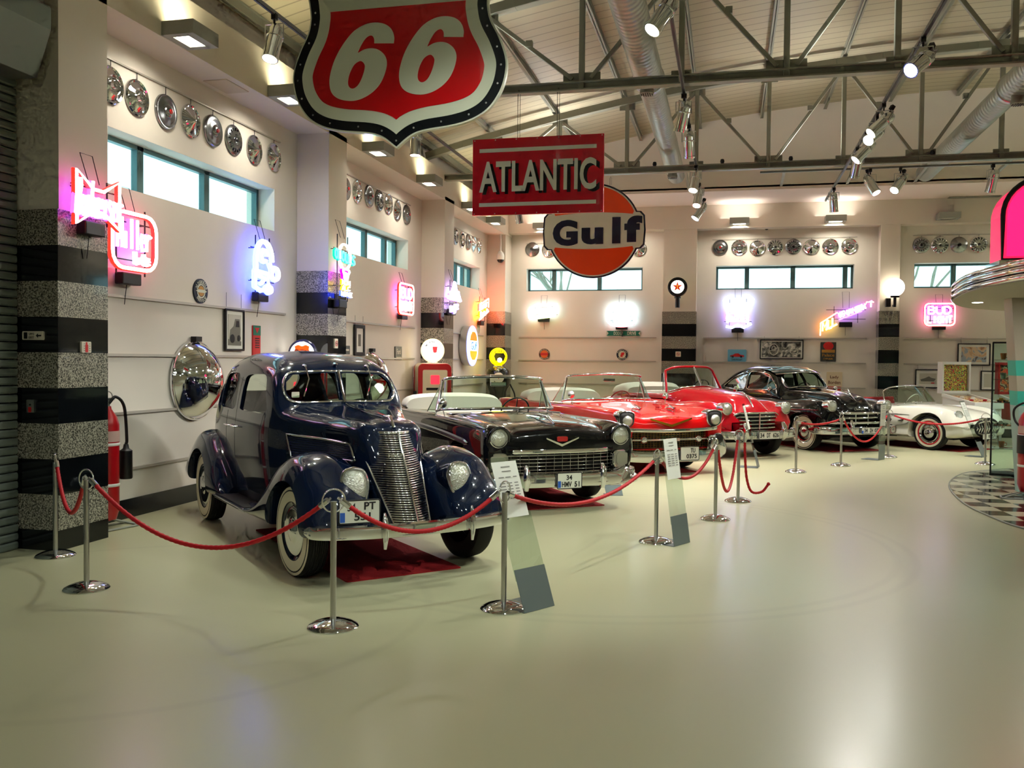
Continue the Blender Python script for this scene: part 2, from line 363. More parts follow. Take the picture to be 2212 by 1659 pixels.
# ================================================================ lamps
LAMPW = mat('lamp_glow', (255, 250, 235), .4, emit=(255, 250, 235), strength=14)
LAMPY = mat('lamp_glow_warm', (255, 246, 200), .4, emit=(255, 246, 200), strength=6)
PBOX, PUP, PSPOT = 13, 5, 250
def wall_box(loc, rz, label, lit=True):
    t = thing('wall_light', label, 'wall light', loc, rz, 'box lights on the bulkheads')
    w, d, h = .46, .36, .14
    m = MB()
    for y, dd in ((-.01, .02), (-d+.01, .02)): m.box((0, y, 0), (w, dd, h))
    for x in (-w/2+.01, w/2-.01): m.box((x, -d/2, 0), (.02, d-.04, h))
    m.box((0, -d+.06, -h/2+.01), (w-.04, .08, .02)); m.box((0, -.05, -h/2+.01), (w-.04, .06, .02))
    for x in (-w/2+.05, w/2-.05): m.box((x, -d/2, -h/2+.01), (.06, d-.16, .02))
    m.build('housing', GREYM, t)
    MB().box((0, -d/2, -h/2+.014), (w-.14, d-.2, .008)).build('lower_diffuser', LAMPW if lit else SATIN, t)
    MB().box((0, -d/2, h/2-.008), (w-.05, d-.05, .008)).build('upper_diffuser', (LAMPY if rz else GREYM) if lit else SATIN, t)
    if lit:
        c = Vector(loc); R = Matrix.Rotation(rz, 3, 'Z'); p = c+R @ Vector((0, -d/2, -h/2-.02)); q = c+R @ Vector((0, -d/2, h/2+.03))
        light('wall_light_down', 'AREA', p, p+R @ Vector((0, .12, -1)), PBOX, (1, .94, .8), size=.3, spread=RAD(150))
        light('wall_light_up', 'AREA', q, q+Vector((0, 0, 1)), PUP if rz else PUP*1.5, (1, .9, .6) if rz else (1, .93, .85), size=.3 if rz else .9, spread=RAD(150))
for i, y in enumerate((8.3, 10.45, 13.4, 15.9, 18.75, 20.75)):
    wall_box((XF, y, 4.98), pi/2, '%s grey box light from the near end of the left bulkhead' % ('first', 'second', 'third', 'fourth', 'fifth', 'sixth')[i])
for i, x in enumerate((-4.65, .19, 2.39, 4.84)):
    wall_box((x, YF, 5.1), 0, ('grey box light on the back bulkhead left of the round orange sign', 'lit box light above the second hubcap of the middle back bay', 'lit box light above the seventh hubcap of the middle back bay', 'unlit box light at the right end of the back bulkhead')[i], i < 3)
for i, x in enumerate((-2.6, 7.0, 9.6)): light('wall_light_down', 'AREA', (x, YF-.18, 5.0), (x, YF, 4), PBOX, (1, .94, .8), size=.3)
# tracks and their spotlights
TRK = mat('track_grey', (120, 122, 118), .4, .5)
for i, (x, lb) in enumerate(((-4.54, 'grey lighting track along the left wall'), (-.625, 'lighting track down the middle, right of the round duct'), (1.96, 'lighting track right of centre crossing both steel trusses'))):
    t = MB(); t.span((x-.02, -6, 5.165), (x+.02, 20.5, 5.2)); t.span((x-.012, -6, 5.158), (x+.012, 20.5, 5.17), 1); tag(t.build('lighting_track', [TRK, BLACK]), lb, 'lighting track')
t = MB(); t.span((.5, 17.26, 5.165), (9, 17.3, 5.2)); tag(t.build('lighting_track', TRK), 'lighting track under the far truss, crossing from left to right', 'lighting track')
def make_spot():
    t = thing('track_spotlight', '', 'spotlight', (0, 0, 0), 0, 'chrome spotlights on the ceiling tracks')   # origin at the pivot, beam along -z
    m = MB(); m.lathe([(.02, .16), (.055, .15), (.078, .1), (.08, .07), (.08, -.2), (.086, -.205), (.086, -.235), (.074, -.235), (.07, -.2), (0, -.2)], 28); m.lathe([(.082, .03), (.086, .025), (.086, .01), (.082, .005)], 28); m.build('housing', CHROME, t, 40)
    l = MB(); l.lathe([(.073, -.222), (0, -.222)], 24); l.build('lens', LAMPW, t)
    return t
def make_hanger():
    y = MB(); y.tube([(-.1, 0, -.16), (-.1, 0, 0), (.1, 0, 0), (.1, 0, -.16)], .007, 6); y.tube([(.02, 0, 0), (.06, .03, .02), (.12, .04, -.05), (.07, .02, -.1)], .004, 5)
    return y
proto = None
SPH = []
def spot(loc, aim, label, lit=True):
    global proto
    loc = Vector(loc); d = Vector(aim)-loc; q = d.to_track_quat('-Z', 'Y').to_euler()
    if proto is None: proto = make_spot(); o = proto
    else: o = dup(proto, loc, rot=q)
    o.location = loc; o.rotation_euler = q; o['label'] = label
    R = q.to_matrix().inverted(); upv = lambda z, x=0, y=0: R @ Vector((x, y, z))
    a = MB(); a.tube([upv(.15), upv(.2)], .012, 6); a.box(upv(.225), (.05, .05, .06), rot=R); a.build('adapter', BLACK, o)
    yk = MB(); yk.tube([upv(0, -.1), upv(.15, -.1), upv(.15, .1), upv(0, .1)], .007, 6); yk.build('yoke', SATIN, o)
    if lit:
        dd = d.normalized(); p = loc+dd*.26
        light('spot_or_fill_beam', 'SPOT', p, p+dd, PSPOT*(.66 if loc.y < 10.5 else 1.5), (.95, 1, .93) if loc.y < 10.5 else (1, .975, .92), spot_size=RAD(68 if loc.y < 12 else 84), spot_blend=.8, shadow_soft_size=.06)
ZT = 4.92
def tk(u, v, z=ZT): return on(u, v, 2, z)
def onx(x, u):                                                   # the place on a track seen at image column u
    d0 = ray(u, 300); n = Vector((rt.y, -rt.x, 0)); a = d0.x/d0.y; return x/a
S_ = [((-4.54, onx(-4.54, 592)), (-.2, -1.2), 'spotlight on the left track shining straight down, left of the shield sign'),
      ((-4.54, onx(-4.54, 898)), (0, -.2), 'spotlight on the left track seen under the tip of the shield sign'),
      ((-4.54, onx(-4.54, 1121)), (.5, .5), 'far spotlight on the left track, under the red rectangular sign'),
      ((-.625, onx(-.625, 1433)), (-2.2, -1.6), 'spotlight at the top of the picture on the middle track, tilted left'),
      ((-.625, onx(-.625, 1476)), (-.9, .9), 'spotlight on the middle track against the near truss chord'),
      ((-.625, onx(-.625, 1488)), (.1, 1.2), 'spotlight on the middle track just below the near truss chord'),
      ((-.625, onx(-.625, 1504)), (-.7, -1.6), 'upper one of two spotlights in line at the far truss chord'),
      ((-.625, onx(-.625, 1511)), (-.6, -1.8), 'lower one of two spotlights in line at the far truss chord'),
      ((-.625, onx(-.625, 1517)), (-2.4, -1.2), 'last spotlight of the middle track, tilted left in front of the pale soffit'),
      ((1.96, onx(1.96, 1990)), (-4.0, -3.6), 'nearest spotlight on the right track, lens towards the viewer'),
      ((1.96, onx(1.96, 1908)), (-4.0, -1.2), 'first of three bunched spotlights on the right track'),
      ((1.96, onx(1.96, 1893)), (-3.6, -4.2), 'second of three bunched spotlights on the right track, lens fully visible'),
      ((1.96, onx(1.96, 1872)), (-3.4, -.8), 'third of three bunched spotlights on the right track'),
      ((1.96, onx(1.96, 1853)), (-.6, 1.4), 'spotlight on the right track hanging at the far truss'),
      ((1.96, onx(1.96, 1803)), (.3, .6), 'last spotlight of the right track, hanging upright before the pale soffit')]
for (x, y), (dx, dy), lb in S_: spot((x, y, ZT), (x+dx, y+dy, 1.2), lb)
for u, dx, dy, lb in ((1880, 1.8, -1.6, 'left one of the spotlights under the far truss, aimed right'), (1945, -2.6, -2.6, 'middle one of the spotlights under the far truss, aimed left'), (2145, -.5, 1.0, 'right one of the spotlights under the far truss, by the pink arched sign')):
    p = on(u, 380, 1, 17.28); spot((p.x, 17.28, ZT), (p.x+dx, 17.28+dy, 1.2), lb)
for i, (x, y, ax, ay) in enumerate(((-.625, 4.2, -2.4, 7.4), (-.625, 6.6, -2.6, 8.4), (1.96, 4.6, -1.8, 8), (1.96, 7.6, -2.2, 9.5))):  # extra beams added along the tracks out of view, no lamp heads
    light('spot_or_fill_beam', 'SPOT', (x, y, 4.8), (ax, ay, .6), PSPOT*.85, (.9, 1, .92), spot_size=RAD(66), spot_blend=.7, shadow_soft_size=.06)
for x in (8.5, 11.5, 14.5):                                        # fill beams added in the unseen half, wide and strong, to lift the ambient
    for y in (-3, 3, 9, 15, 19): light('spot_or_fill_beam', 'SPOT', (x, y, 4.9), (x-.5, y, 0), PSPOT*2.1, (.9, 1, .93), spot_size=RAD(125), spot_blend=.8, shadow_soft_size=.15)

# unseen fill lights added above the truss chords to brighten the roof
for y in (1.15, 6.6, 11.97, 17.4):
    for x in (-3.3, 1.3, 5.9, 11): light('roof_fill', 'AREA', (x, y+.12, 5.45), (x, y+.12, 9), 14 if y < 16 else 38, (.95, 1, .95) if y < 16 else (1, .96, .92), size=.5)

for x, y in ((-3, -2.5), (.2, -2.5), (3.4, -2.5), (-1.5, 1.0), (1.8, 1.0)): light('spot_or_fill_beam', 'SPOT', (x, y, 4.9), (x, y+4, 0), PSPOT*.42, (.93, 1, .95), spot_size=RAD(110), spot_blend=.9, shadow_soft_size=.2)  # fill beams added around the camera, without fixtures, to brighten near floor and signs
# ================================================================ hanging signs
RED = mat('red_enamel', (206, 10, 18), .22, coat=.4); OFFW = mat('ivory_enamel', (214, 214, 190), .3, coat=.3); NAVY = mat('navy_enamel', (14, 18, 46), .25, coat=.3); ORANGE = mat('orange_enamel', (232, 66, 14), .25, coat=.3); DRED = mat('crimson_enamel', (196, 12, 34), .22, coat=.4)
BLKE = mat('black_enamel', (8, 14, 18), .25, coat=.3)
def inset(poly, d):
    n = len(poly); P = np.array(poly); ar = sum(poly[i][0]*poly[(i+1) % n][1]-poly[(i+1) % n][0]*poly[i][1] for i in range(n)); s = 1 if ar > 0 else -1; out = []
    for i in range(n):
        e1 = P[i]-P[i-1]; e2 = P[(i+1) % n]-P[i]; n1 = np.array((-e1[1], e1[0]))/(np.hypot(*e1)+1e-9); n2 = np.array((-e2[1], e2[0]))/(np.hypot(*e2)+1e-9); m = n1+n2; m = m/(np.hypot(*m)+1e-9)
        q = P[i]+s*m*d/max(.3, float(m @ n1))
        A = P; B = np.roll(P, -1, 0); t = np.clip(((q-A)*(B-A)).sum(1)/(((B-A)**2).sum(1)+1e-12), 0, 1)
        if np.hypot(*(A+t[:, None]*(B-A)-q).T).min() > abs(d)*.94: out.append((float(q[0]), float(q[1])))
    return out
def cables(t, xs, z0, z1, name='cable'):
    for x in xs:
        m = MB(); m.tube([(x, .012, z0), (x, .012, z1), (x+.015, -.01, z1+.03), (x+.03, .012, z1)], .004, 5); m.tube([(x+.03, .012, z1), (x+.03, .012, z0)], .003, 5); m.build(name, DARK, t)
# shield
Y6 = 6.5; P = [(857, 322), (889, 296), (920.6, 283.7), (981, 273), (1027, 257.7), (1061, 233), (1085.6, 194), (1096, 154), (1095, 122), (1081, 81), (1063, 45), (1057, 18), (1057, 0)]
W6 = [on(u, v, 1, Y6) for u, v in P]; c6 = W6[0].x+.005; z6 = 4.2
half = [(p.x-c6, p.z-z6) for p in W6]; half[0] = (0, half[0][1])
xe = half[-1][0]; ze = half[-1][1]
half += [(xe+.02, ze+.12), (xe+.08, ze+.24), (xe+.1, ze+.34), (xe-.05, ze+.42), (xe-.25, ze+.4), (xe-.5, ze+.36)]
hs = cat_rom(half, 5); outline = hs+[(-x, z) for x, z in reversed(hs[1:])]
t = thing('shield_sign', 'large hanging red and white shield sign with the number 66', 'sign', (c6, Y6, z6))
MB().prism(outline, -.02, .02).build('board', OFFW, t)
for nm, d, y, ma in (('border', .012, .024, BLKE), ('white_field', .082, .027, OFFW)):
    m = MB(); m.prism(inset(outline, d), -y, y); m.build(nm, ma, t)
ri = inset(outline, .172); zt = on(860, 17, 1, Y6).z-z6
low = [p for p in ri if p[1] <= zt]; rgt = sorted([p for p in low if p[0] > .02], key=lambda p: ri.index(p)); rgt.append((rgt[-1][0]+.004, zt)); tip = (0, min(p[1] for p in low)-.0)
rl = [tip]+rgt+[(-x, z) for x, z in reversed(rgt)]
MB().prism(rl, -.031, .031).build('red_field', RED, t)
A6 = [(1035, 428), (1038, 360), (1010, 290), (950, 245), (860, 230), (760, 250), (660, 310), (580, 400), (510, 510), (460, 620), (428, 740), (425, 830), (445, 900), (490, 945), (560, 970), (650, 975), (740, 950), (830, 895), (900, 820), (945, 730), (968, 640), (965, 580), (940, 530), (890, 490), (830, 475), (760, 485), (690, 522)]
B6 = [(690, 522), (722, 452), (762, 388), (800, 357), (830, 357), (848, 385), (850, 428)]
C6 = [(720, 598), (755, 625), (758, 670), (735, 750), (700, 820), (660, 855), (625, 855), (604, 825), (605, 770), (625, 700), (665, 630)]
def pl(pts, dx, dy, n, closed=False):
    q = [on(620+(x+dx)/4.424, (y+dy)/4.424, 1, Y6) for x, y in pts]; return cat_rom([(p.x-c6, p.z-z6) for p in q], n, closed)
for dx, dy in ((0, 0), (662, -60)):
    m = MB(); m.prism(pl(A6, dx, dy, 4)+pl(B6, dx, dy, 4)[1:], -.034, -.03); o = m.build('digit', OFFW, t)
    MB().prism(pl(C6, dx, dy, 4, True), -.0365, -.033).build('digit_counter', RED, o)
m = MB()
for p in inset(outline, .045)[::6]: m.lathe([(.008, .028), (.006, .031), (0, .032)], 8, 'y', (p[0], 0, p[1]))
m.build('screw', SATIN, t); cables(t, (-.45, .42), .9, 1.08)
# ATLANTIC
t = thing('rectangular_sign', 'hanging red rectangular sign reading ATLANTIC in white letters', 'sign', (-2.54, 11.93, 4.167))
MB().box((0, 0, 0), (1.795, .045, 1.03)).build('board', DRED, t, bevel=.004)
def at(u, v, Y, o): p = on(u, v, 1, Y); return p.x-o.location.x, p.z-o.location.z
m = MB()
for z in (.355, -.375): m.box((.0, -.025, z), (1.6, .006, .05))
m.build('stripe', OFFW, t)
m = MB().text('ATLANTIC', 1, (.045, -.0235, -.032), .003, fit=1.6, fith=.42, bold=.022); m.build('letter_shadow', BLKE, t)
m = MB().text('ATLANTIC', 1, (0, -.0265, .0), .004, fit=1.6, fith=.42, bold=.022); m.build('lettering', OFFW, t)
m = MB()
for x in np.linspace(-.87, .87, 7):
    for z in (-.495, .495): m.lathe([(.008, .022), (.006, .026), (0, .027)], 8, 'y', (x, 0, z))
m.build('screw', SATIN, t); cables(t, (-.28, .26), .515, 1.12)
# Gulf
t = thing('round_sign', 'hanging round orange and white sign reading Gulf in navy letters', 'sign', (-2.57, 17.33, 4.19))
def band(hw, hh, r): return rrect(hw*2, hh*2, r, 6)
def bandc(hw, hh, bul):                                           # band with bowed top and foot
    up_ = [(x, hh+bul*(1-(x/hw)**2)) for x in np.linspace(hw*.93, -hw*.93, 15)]; side = [(-hw, hh*.8), (-hw*1.02, 0), (-hw, -hh*.8)]
    dn = [(x, -hh-bul*(1-(x/hw)**2)) for x in np.linspace(-hw*.93, hw*.93, 15)]
    return up_+side+dn+[(hw, -hh*.8), (hw*1.02, 0), (hw, hh*.8)]
m = MB(); m.prism(circ(.905, 56), -.025, .025); m.prism(bandc(.975, .35, .04), -.024, .026); m.build('board', NAVY, t)
m = MB(); m.prism(circ(.875, 56), -.029, -.02); m.prism(bandc(.945, .33, .03), -.03, -.02); m.build('white_field', OFFW, t)
m = MB()
for s in (1, -1):
    seg = [(x, z) for x, z in circ(.85, 72) if z*s > .3]
    seg.sort(key=lambda p: atan2(p[1], p[0]))
    seg += [(x, s*(.3+.05*(1-(x/.8)**2))) for x in (np.linspace(-.75, .75, 9) if s > 0 else np.linspace(.75, -.75, 9))]
    m.prism(seg, -.033, -.026)
m.build('orange_field', ORANGE, t)
m = MB(); z0 = .0
m.text('G', 1, (-.55, -.034, -.03), .005, fit=.49, fith=.5, bold=.05); m.text('u', 1, (-.02, -.034, -.1), .005, fit=.42, fith=.32, bold=.05)
m.box((.44, -.0365, .0), (.16, .005, .5)); m.text('f', 1, (.76, -.034, .02), .005, fit=.34, fith=.5, bold=.06); m.build('lettering', NAVY, t)
cables(t, (-.3, .3), .87, 1.0)
# ================================================================ things on the walls
def onL(u, v): p = on(u, v, 0, XW); return (XW, p.y, p.z)
def onB(u, v): p = on(u, v, 1, YB); return (p.x, YB, p.z)
def placeL(u, v): return dict(loc=onL(u, v), rz=pi/2)
def placeB(u, v): return dict(loc=onB(u, v), rz=0)
# hubcaps
DKC = mat('dull_chrome', (150, 152, 154), .22, 1); REDP = mat('red_lacquer', (170, 16, 20), .3, coat=.5)
def cap_mesh(kind):
    m = MB(); R = .19
    prof = [[(R, .0), (R, .02), (R-.01, .035), (R-.04, .03), (R-.07, .045), (.07, .05), (.06, .065), (.03, .075), (0, .078)],
            [(R, 0), (R, .018), (R-.012, .03), (R-.03, .022), (R-.05, .03), (.1, .055), (.09, .05), (.05, .05), (.04, .075), (0, .08)],
            [(R, 0), (R, .012), (R-.008, .018), (.045, .06), (.04, .03), (0, .03)],
            [(R, 0), (R, .02), (R-.02, .035), (R-.035, .02), (R-.075, .025), (R-.085, .045), (.05, .05), (.045, .06), (0, .062)],
            [(R, 0), (R, .016), (R-.015, .03), (.12, .04), (.11, .055), (.07, .06), (.06, .045), (.035, .045), (.03, .06), (0, .064)],
            [(R, 0), (R, .02), (R-.015, .028), (R-.03, .02), (.03, .07), (.02, .08), (0, .084)]][kind]
    m.lathe(prof, 40, 'y')
    if kind in (3, 4):
        for i in range(16):
            a = 2*pi*i/16; q = MB().box((R-.055, 0, 0), (.03, .02, .014)); 
            for p in [0]:
                v = [Vector(w) for w in q.v]; c, s_ = cos(a), sin(a)
                m.add([(w.x*c-w.z*s_, w.y-.035, w.x*s_+w.z*c) for w in v], q.f, 1)
    if kind == 2:
        for i in range(40):
            a = 2*pi*i/40; c, s_ = cos(a), sin(a); q = MB().box((R-.02, 0, 0), (.024, .012, .006)); m.add([(w[0]*c-w[2]*s_, w[1]-.018, w[0]*s_+w[2]*c) for w in q.v], q.f, 1)
    return m
CAPS = []
for kq in range(6):
    CAPS.append((cap_mesh(kq).mesh('hubcap', [CHROME if kq % 2 else DKC, BLACK], 40),))
cm = MB().lathe([(.028, .078), (.022, .09), (0, .093)], 16, 'y').mesh('centre_emblem', REDP, 40); cmk = MB().lathe([(.028, .062), (.02, .068), (0, .07)], 16, 'y').mesh('centre_emblem', BLACK, 40)
ORD = ('first', 'second', 'third', 'fourth', 'fifth', 'sixth', 'seventh', 'eighth')
def hub(u, v, place, kind, zr, label, grp):
    pl_ = place(u, v); loc = list(pl_['loc'])
    t = thing('hubcap', label, 'hubcap', loc, pl_['rz'], grp)
    o = bpy.data.objects.new('cap', CAPS[kind][0]); COL.objects.link(o); o.parent = t
    e = bpy.data.objects.new('centre_emblem', cm if kind == 0 else cmk); COL.objects.link(e); e.parent = t
    MB().tube([(0, -.012, .185), (0, -.012, zr-loc[2])], .004, 5).build('hanger', DARK, t)
def hrow(pts, place, kinds, zr, where, grp, y01=None):
    for i, (u, v) in enumerate(pts): hub(u, v, place, kinds[i % len(kinds)], zr, '%s hubcap from the left %s' % (ORD[i], where), grp)
    m = MB()
    if place is placeL: m.span((XW, y01[0], zr-.008), (XW+.02, y01[1], zr+.008))
    else: m.span((y01[0], YB-.02, zr-.008), (y01[1], YB, zr+.008))
    global k
    struct('trim_%d' % k, m, RAIL); k += 1
k = 60
hrow([(237, 184), (294, 212), (356, 242), (410, 262), (458, 283), (503, 303), (548, 324), (590, 340)], placeL, [1, 1, 0, 5, 0, 4, 5, 5], 4.66, 'above the nearest window on the left wall', 'hubcaps on the left wall, near bay', (7.4, 11.45))
hrow([(744, 408), (770, 414), (796, 424), (818, 433), (838, 441), (857, 455), (877, 464)], placeL, [0, 1, 0, 4, 1, 5, 0], 4.68, 'above the second window on the left wall', 'hubcaps on the left wall, second bay', (12.9, 16.7))
hrow([(983, 511), (997, 518), (1010, 523), (1022, 527), (1034, 531)], placeL, [4, 3, 0, 5, 1], 4.68, 'above the third window on the left wall', 'hubcaps on the left wall, third bay', (18.3, 21.9))
hrow([(1150, 539), (1186, 540), (1380, 538)], placeB, [2, 5, 5], 4.74, 'behind the round orange sign on the back wall', 'hubcaps on the back wall, left bay', (-5.2, -2.1))
hrow([(1556, 535), (1597, 535), (1636, 536), (1675, 534), (1714, 533), (1753, 534), (1794, 533), (1835, 532)], placeB, [0, 1, 5, 3, 4, 5, 1, 1], 4.74, 'over the back window between the two pillars', 'hubcaps on the back wall, middle bay', (-.45, 2.95))
hrow([(1990, 530), (2030, 530), (2071, 529), (2114, 528), (2158, 530)], placeB, [4, 3, 2, 3, 0], 4.74, 'over the back window right of the right pillar', 'hubcaps on the back wall, right bay', (4.2, 7.4))
# neon signs: glass tubes, black rod frame, transformer, chain
ST = {'A': [[(0, 0), (.5, 1), (1, 0)], [(.2, .4), (.8, .4)]], 'B': [[(0, 0), (0, 1), (.7, 1), (.9, .8), (.7, .55), (0, .55)], [(.7, .55), (1, .3), (.75, 0), (0, 0)]], 'C': [[(1, .85), (.6, 1), (.1, .8), (0, .5), (.1, .2), (.6, 0), (1, .15)]], 'D': [[(0, 0), (0, 1), (.6, 1), (1, .7), (1, .3), (.6, 0), (0, 0)]], 'E': [[(1, 1), (0, 1), (0, 0), (1, 0)], [(0, .5), (.8, .5)]], 'G': [[(1, .85), (.6, 1), (.1, .8), (0, .5), (.1, .2), (.6, 0), (1, .15), (1, .45), (.6, .45)]], 'H': [[(0, 0), (0, 1)], [(1, 0), (1, 1)], [(0, .5), (1, .5)]], 'I': [[(.5, 0), (.5, 1)]], 'L': [[(0, 1), (0, 0), (.9, 0)]], 'M': [[(0, 0), (0, 1), (.5, .3), (1, 1), (1, 0)]], 'N': [[(0, 0), (0, 1), (1, 0), (1, 1)]], 'O': [[(.5, 0), (.05, .25), (.05, .75), (.5, 1), (.95, .75), (.95, .25), (.5, 0)]], 'R': [[(0, 0), (0, 1), (.8, 1), (1, .75), (.8, .5), (0, .5), (1, 0)]], 'S': [[(1, .9), (.5, 1), (.05, .8), (.3, .55), (.8, .4), (.95, .15), (.5, 0), (0, .1)]], 'T': [[(0, 1), (1, 1)], [(.5, 1), (.5, 0)]], 'U': [[(0, 1), (0, .2), (.3, 0), (.7, 0), (1, .2), (1, 1)]], "'": [[(.4, 1), (.4, .75)]],
      'b': [[(0, 1), (0, 0), (.8, 0), (1, .3), (.8, .55), (0, .55)]], 'u': [[(0, .55), (0, .1), (.4, 0), (1, .2), (1, .55)], [(1, .3), (1, 0)]], 'd': [[(1, 1), (1, 0), (.2, 0), (0, .3), (.2, .55), (1, .55)]], 'w': [[(0, .55), (.2, 0), (.5, .4), (.8, 0), (1, .55)]], 'e': [[(0, .3), (1, .3), (.8, .55), (.2, .55), (0, .3), (.2, 0), (1, .05)]], 'i': [[(.5, .55), (.5, 0)]], 's': [[(1, .5), (.3, .55), (.1, .4), (.9, .2), (.7, 0), (0, .05)]], 'r': [[(0, 0), (0, .55)], [(0, .35), (.5, .55), (1, .5)]], 'l': [[(.5, 1), (.5, 0)]], 'g': [[(1, .55), (.2, .55), (0, .3), (.2, 0), (1, 0)], [(1, .55), (1, -.35), (.2, -.4)]], 'h': [[(0, 0), (0, 1)], [(0, .45), (.6, .55), (1, .4), (1, 0)]], 't': [[(.4, .9), (.4, 0), (.9, 0)], [(0, .6), (.9, .6)]], 'n': [[(0, 0), (0, .55)], [(0, .4), (.6, .55), (1, .4), (1, 0)]], 'a': [[(1, .55), (1, 0)], [(1, .5), (.2, .55), (0, .25), (.2, 0), (1, .1)]], 'c': [[(1, .5), (.3, .55), (0, .3), (.3, 0), (1, .05)]]}
def strokes(st, x0, z0, w, h, skew=0, slope=0):                  # polylines of a word fitted into a box
    n = len(st); a = w/n; out = []
    for i, ch in enumerate(st):
        for L in ST.get(ch, []):
            out.append([(x0+i*a+a*.78*px+skew*pz*h, z0+pz*h+slope*(i*a+a*px)) for px, pz in L])
    return out
NR, NW, NBl, NG, NP, NY, NO = (255, 90, 70), (255, 240, 255), (150, 170, 255), (40, 255, 190), (255, 90, 255), (255, 235, 110), (255, 130, 40)
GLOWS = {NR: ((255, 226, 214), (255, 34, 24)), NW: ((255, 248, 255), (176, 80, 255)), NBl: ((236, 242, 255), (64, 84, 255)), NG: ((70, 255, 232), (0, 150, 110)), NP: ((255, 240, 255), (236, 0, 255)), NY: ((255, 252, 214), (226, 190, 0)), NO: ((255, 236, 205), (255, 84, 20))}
def neon_sign(place, label, tubes, w, h, frame=True, power=None, top=.22, r=.014, str_=4, sc=(1, 1), glow=3):
    """tubes: (colour, polylines, closed, radius); a bright tube in front of a wider coloured tube added as its halo"""
    t = thing('neon_sign', label, 'neon sign', place['loc'], place['rz'])
    by = {}
    for colr, lines, closed, *s in tubes:
        rr_ = s[0] if s else r; co, ba = GLOWS.get(colr, (colr, colr))
        for key, nm, y, k_ in ((co, 'glass_tube', -.15, .8), (ba, 'halo_tube', -.125, 1.25)):  # second tube is added glow: coloured fringe and light on the wall
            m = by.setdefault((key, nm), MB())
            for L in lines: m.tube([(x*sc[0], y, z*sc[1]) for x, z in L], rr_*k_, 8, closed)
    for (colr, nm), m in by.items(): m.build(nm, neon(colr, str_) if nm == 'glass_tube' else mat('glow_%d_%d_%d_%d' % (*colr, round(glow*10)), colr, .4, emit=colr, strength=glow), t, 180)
    f = MB()
    for z in (-h*.28, h*.28): f.bar((-w/2, -.1, z), (w/2, -.1, z), .012)
    for x in (-w*.3, w*.3): f.bar((x, -.1, -h/2), (x, -.1, h/2), .012); f.bar((x, -.1, h*.28), (x, 0, h*.28), .01); f.bar((x, -.1, -h*.28), (x, 0, -h*.28), .01)
    f.build('rod_frame', BLACK, t)
    MB().box((0, -.07, -h/2-.04), (min(.3, w*.45), .1, .12)).build('transformer', BLACK, t, bevel=.01)
    c = MB(); c.tube([(-.07, -.1, h/2-.04), (-.08, -.02, h/2+top), (.08, -.02, h/2+top), (.07, -.1, h/2-.04)], .004, 5); c.build('hanging_wire', DARK, t); MB().tube([(0, -.05, -h/2-.1), (.005, -.02, -h/2-.3)], .004, 5).build('power_cord', DARK, t)
    return t
def rr(w, h, r): return [rrect(w, h, r, 4)]
def ell(a, b, cx=0, cz=0, a0=0, a1=2*pi, n=20): return [(cx+a*cos(a0+(a1-a0)*i/n), cz+b*sin(a0+(a1-a0)*i/n)) for i in range(n+1)]
# 1: bow tie on the first pillar's face
w, h = .82, .40
bt = [(-w/2, h*.52), (-.1, h*.22), (.1, h*.22), (w/2, h*.5), (w/2, -h*.5), (.1, -h*.22), (-.1, -h*.22), (-w/2, -h*.52)]
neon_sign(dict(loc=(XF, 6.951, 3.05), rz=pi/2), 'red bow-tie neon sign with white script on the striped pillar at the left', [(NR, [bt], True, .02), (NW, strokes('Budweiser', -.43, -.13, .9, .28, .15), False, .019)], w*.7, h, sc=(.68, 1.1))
# 2: rounded frame beside it on the wall
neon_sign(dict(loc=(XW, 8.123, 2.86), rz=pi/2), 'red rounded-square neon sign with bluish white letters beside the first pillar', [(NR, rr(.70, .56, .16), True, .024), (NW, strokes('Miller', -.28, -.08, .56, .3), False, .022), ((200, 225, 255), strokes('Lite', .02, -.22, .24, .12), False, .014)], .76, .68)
# 3: arch and disc
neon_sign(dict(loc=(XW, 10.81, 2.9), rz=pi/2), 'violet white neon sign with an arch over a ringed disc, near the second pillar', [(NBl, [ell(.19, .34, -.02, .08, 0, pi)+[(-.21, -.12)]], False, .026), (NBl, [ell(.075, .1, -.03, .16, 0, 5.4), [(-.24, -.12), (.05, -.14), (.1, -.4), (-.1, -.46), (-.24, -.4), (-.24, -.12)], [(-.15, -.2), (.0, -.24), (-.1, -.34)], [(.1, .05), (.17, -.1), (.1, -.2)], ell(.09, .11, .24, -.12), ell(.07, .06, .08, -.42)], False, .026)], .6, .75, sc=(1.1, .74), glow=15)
# 4: tall sign hung at the second pillar
p = on(745, 600, 0, XF)
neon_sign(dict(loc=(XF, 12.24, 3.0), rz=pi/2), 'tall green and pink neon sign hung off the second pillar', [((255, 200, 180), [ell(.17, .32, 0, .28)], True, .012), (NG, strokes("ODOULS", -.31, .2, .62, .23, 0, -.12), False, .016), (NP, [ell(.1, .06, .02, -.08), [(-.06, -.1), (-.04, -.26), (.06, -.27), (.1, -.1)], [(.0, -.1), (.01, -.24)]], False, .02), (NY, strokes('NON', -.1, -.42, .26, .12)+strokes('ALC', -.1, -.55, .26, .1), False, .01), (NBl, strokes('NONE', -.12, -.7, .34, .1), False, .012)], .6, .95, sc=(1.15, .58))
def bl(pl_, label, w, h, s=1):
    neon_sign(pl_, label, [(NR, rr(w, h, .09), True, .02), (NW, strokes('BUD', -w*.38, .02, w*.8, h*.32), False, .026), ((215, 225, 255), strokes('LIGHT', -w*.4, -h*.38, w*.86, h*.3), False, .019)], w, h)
bl(dict(loc=(XW, 16.14, 2.82), rz=pi/2), 'red framed neon beer sign right of the second window on the left wall', .76, .56)
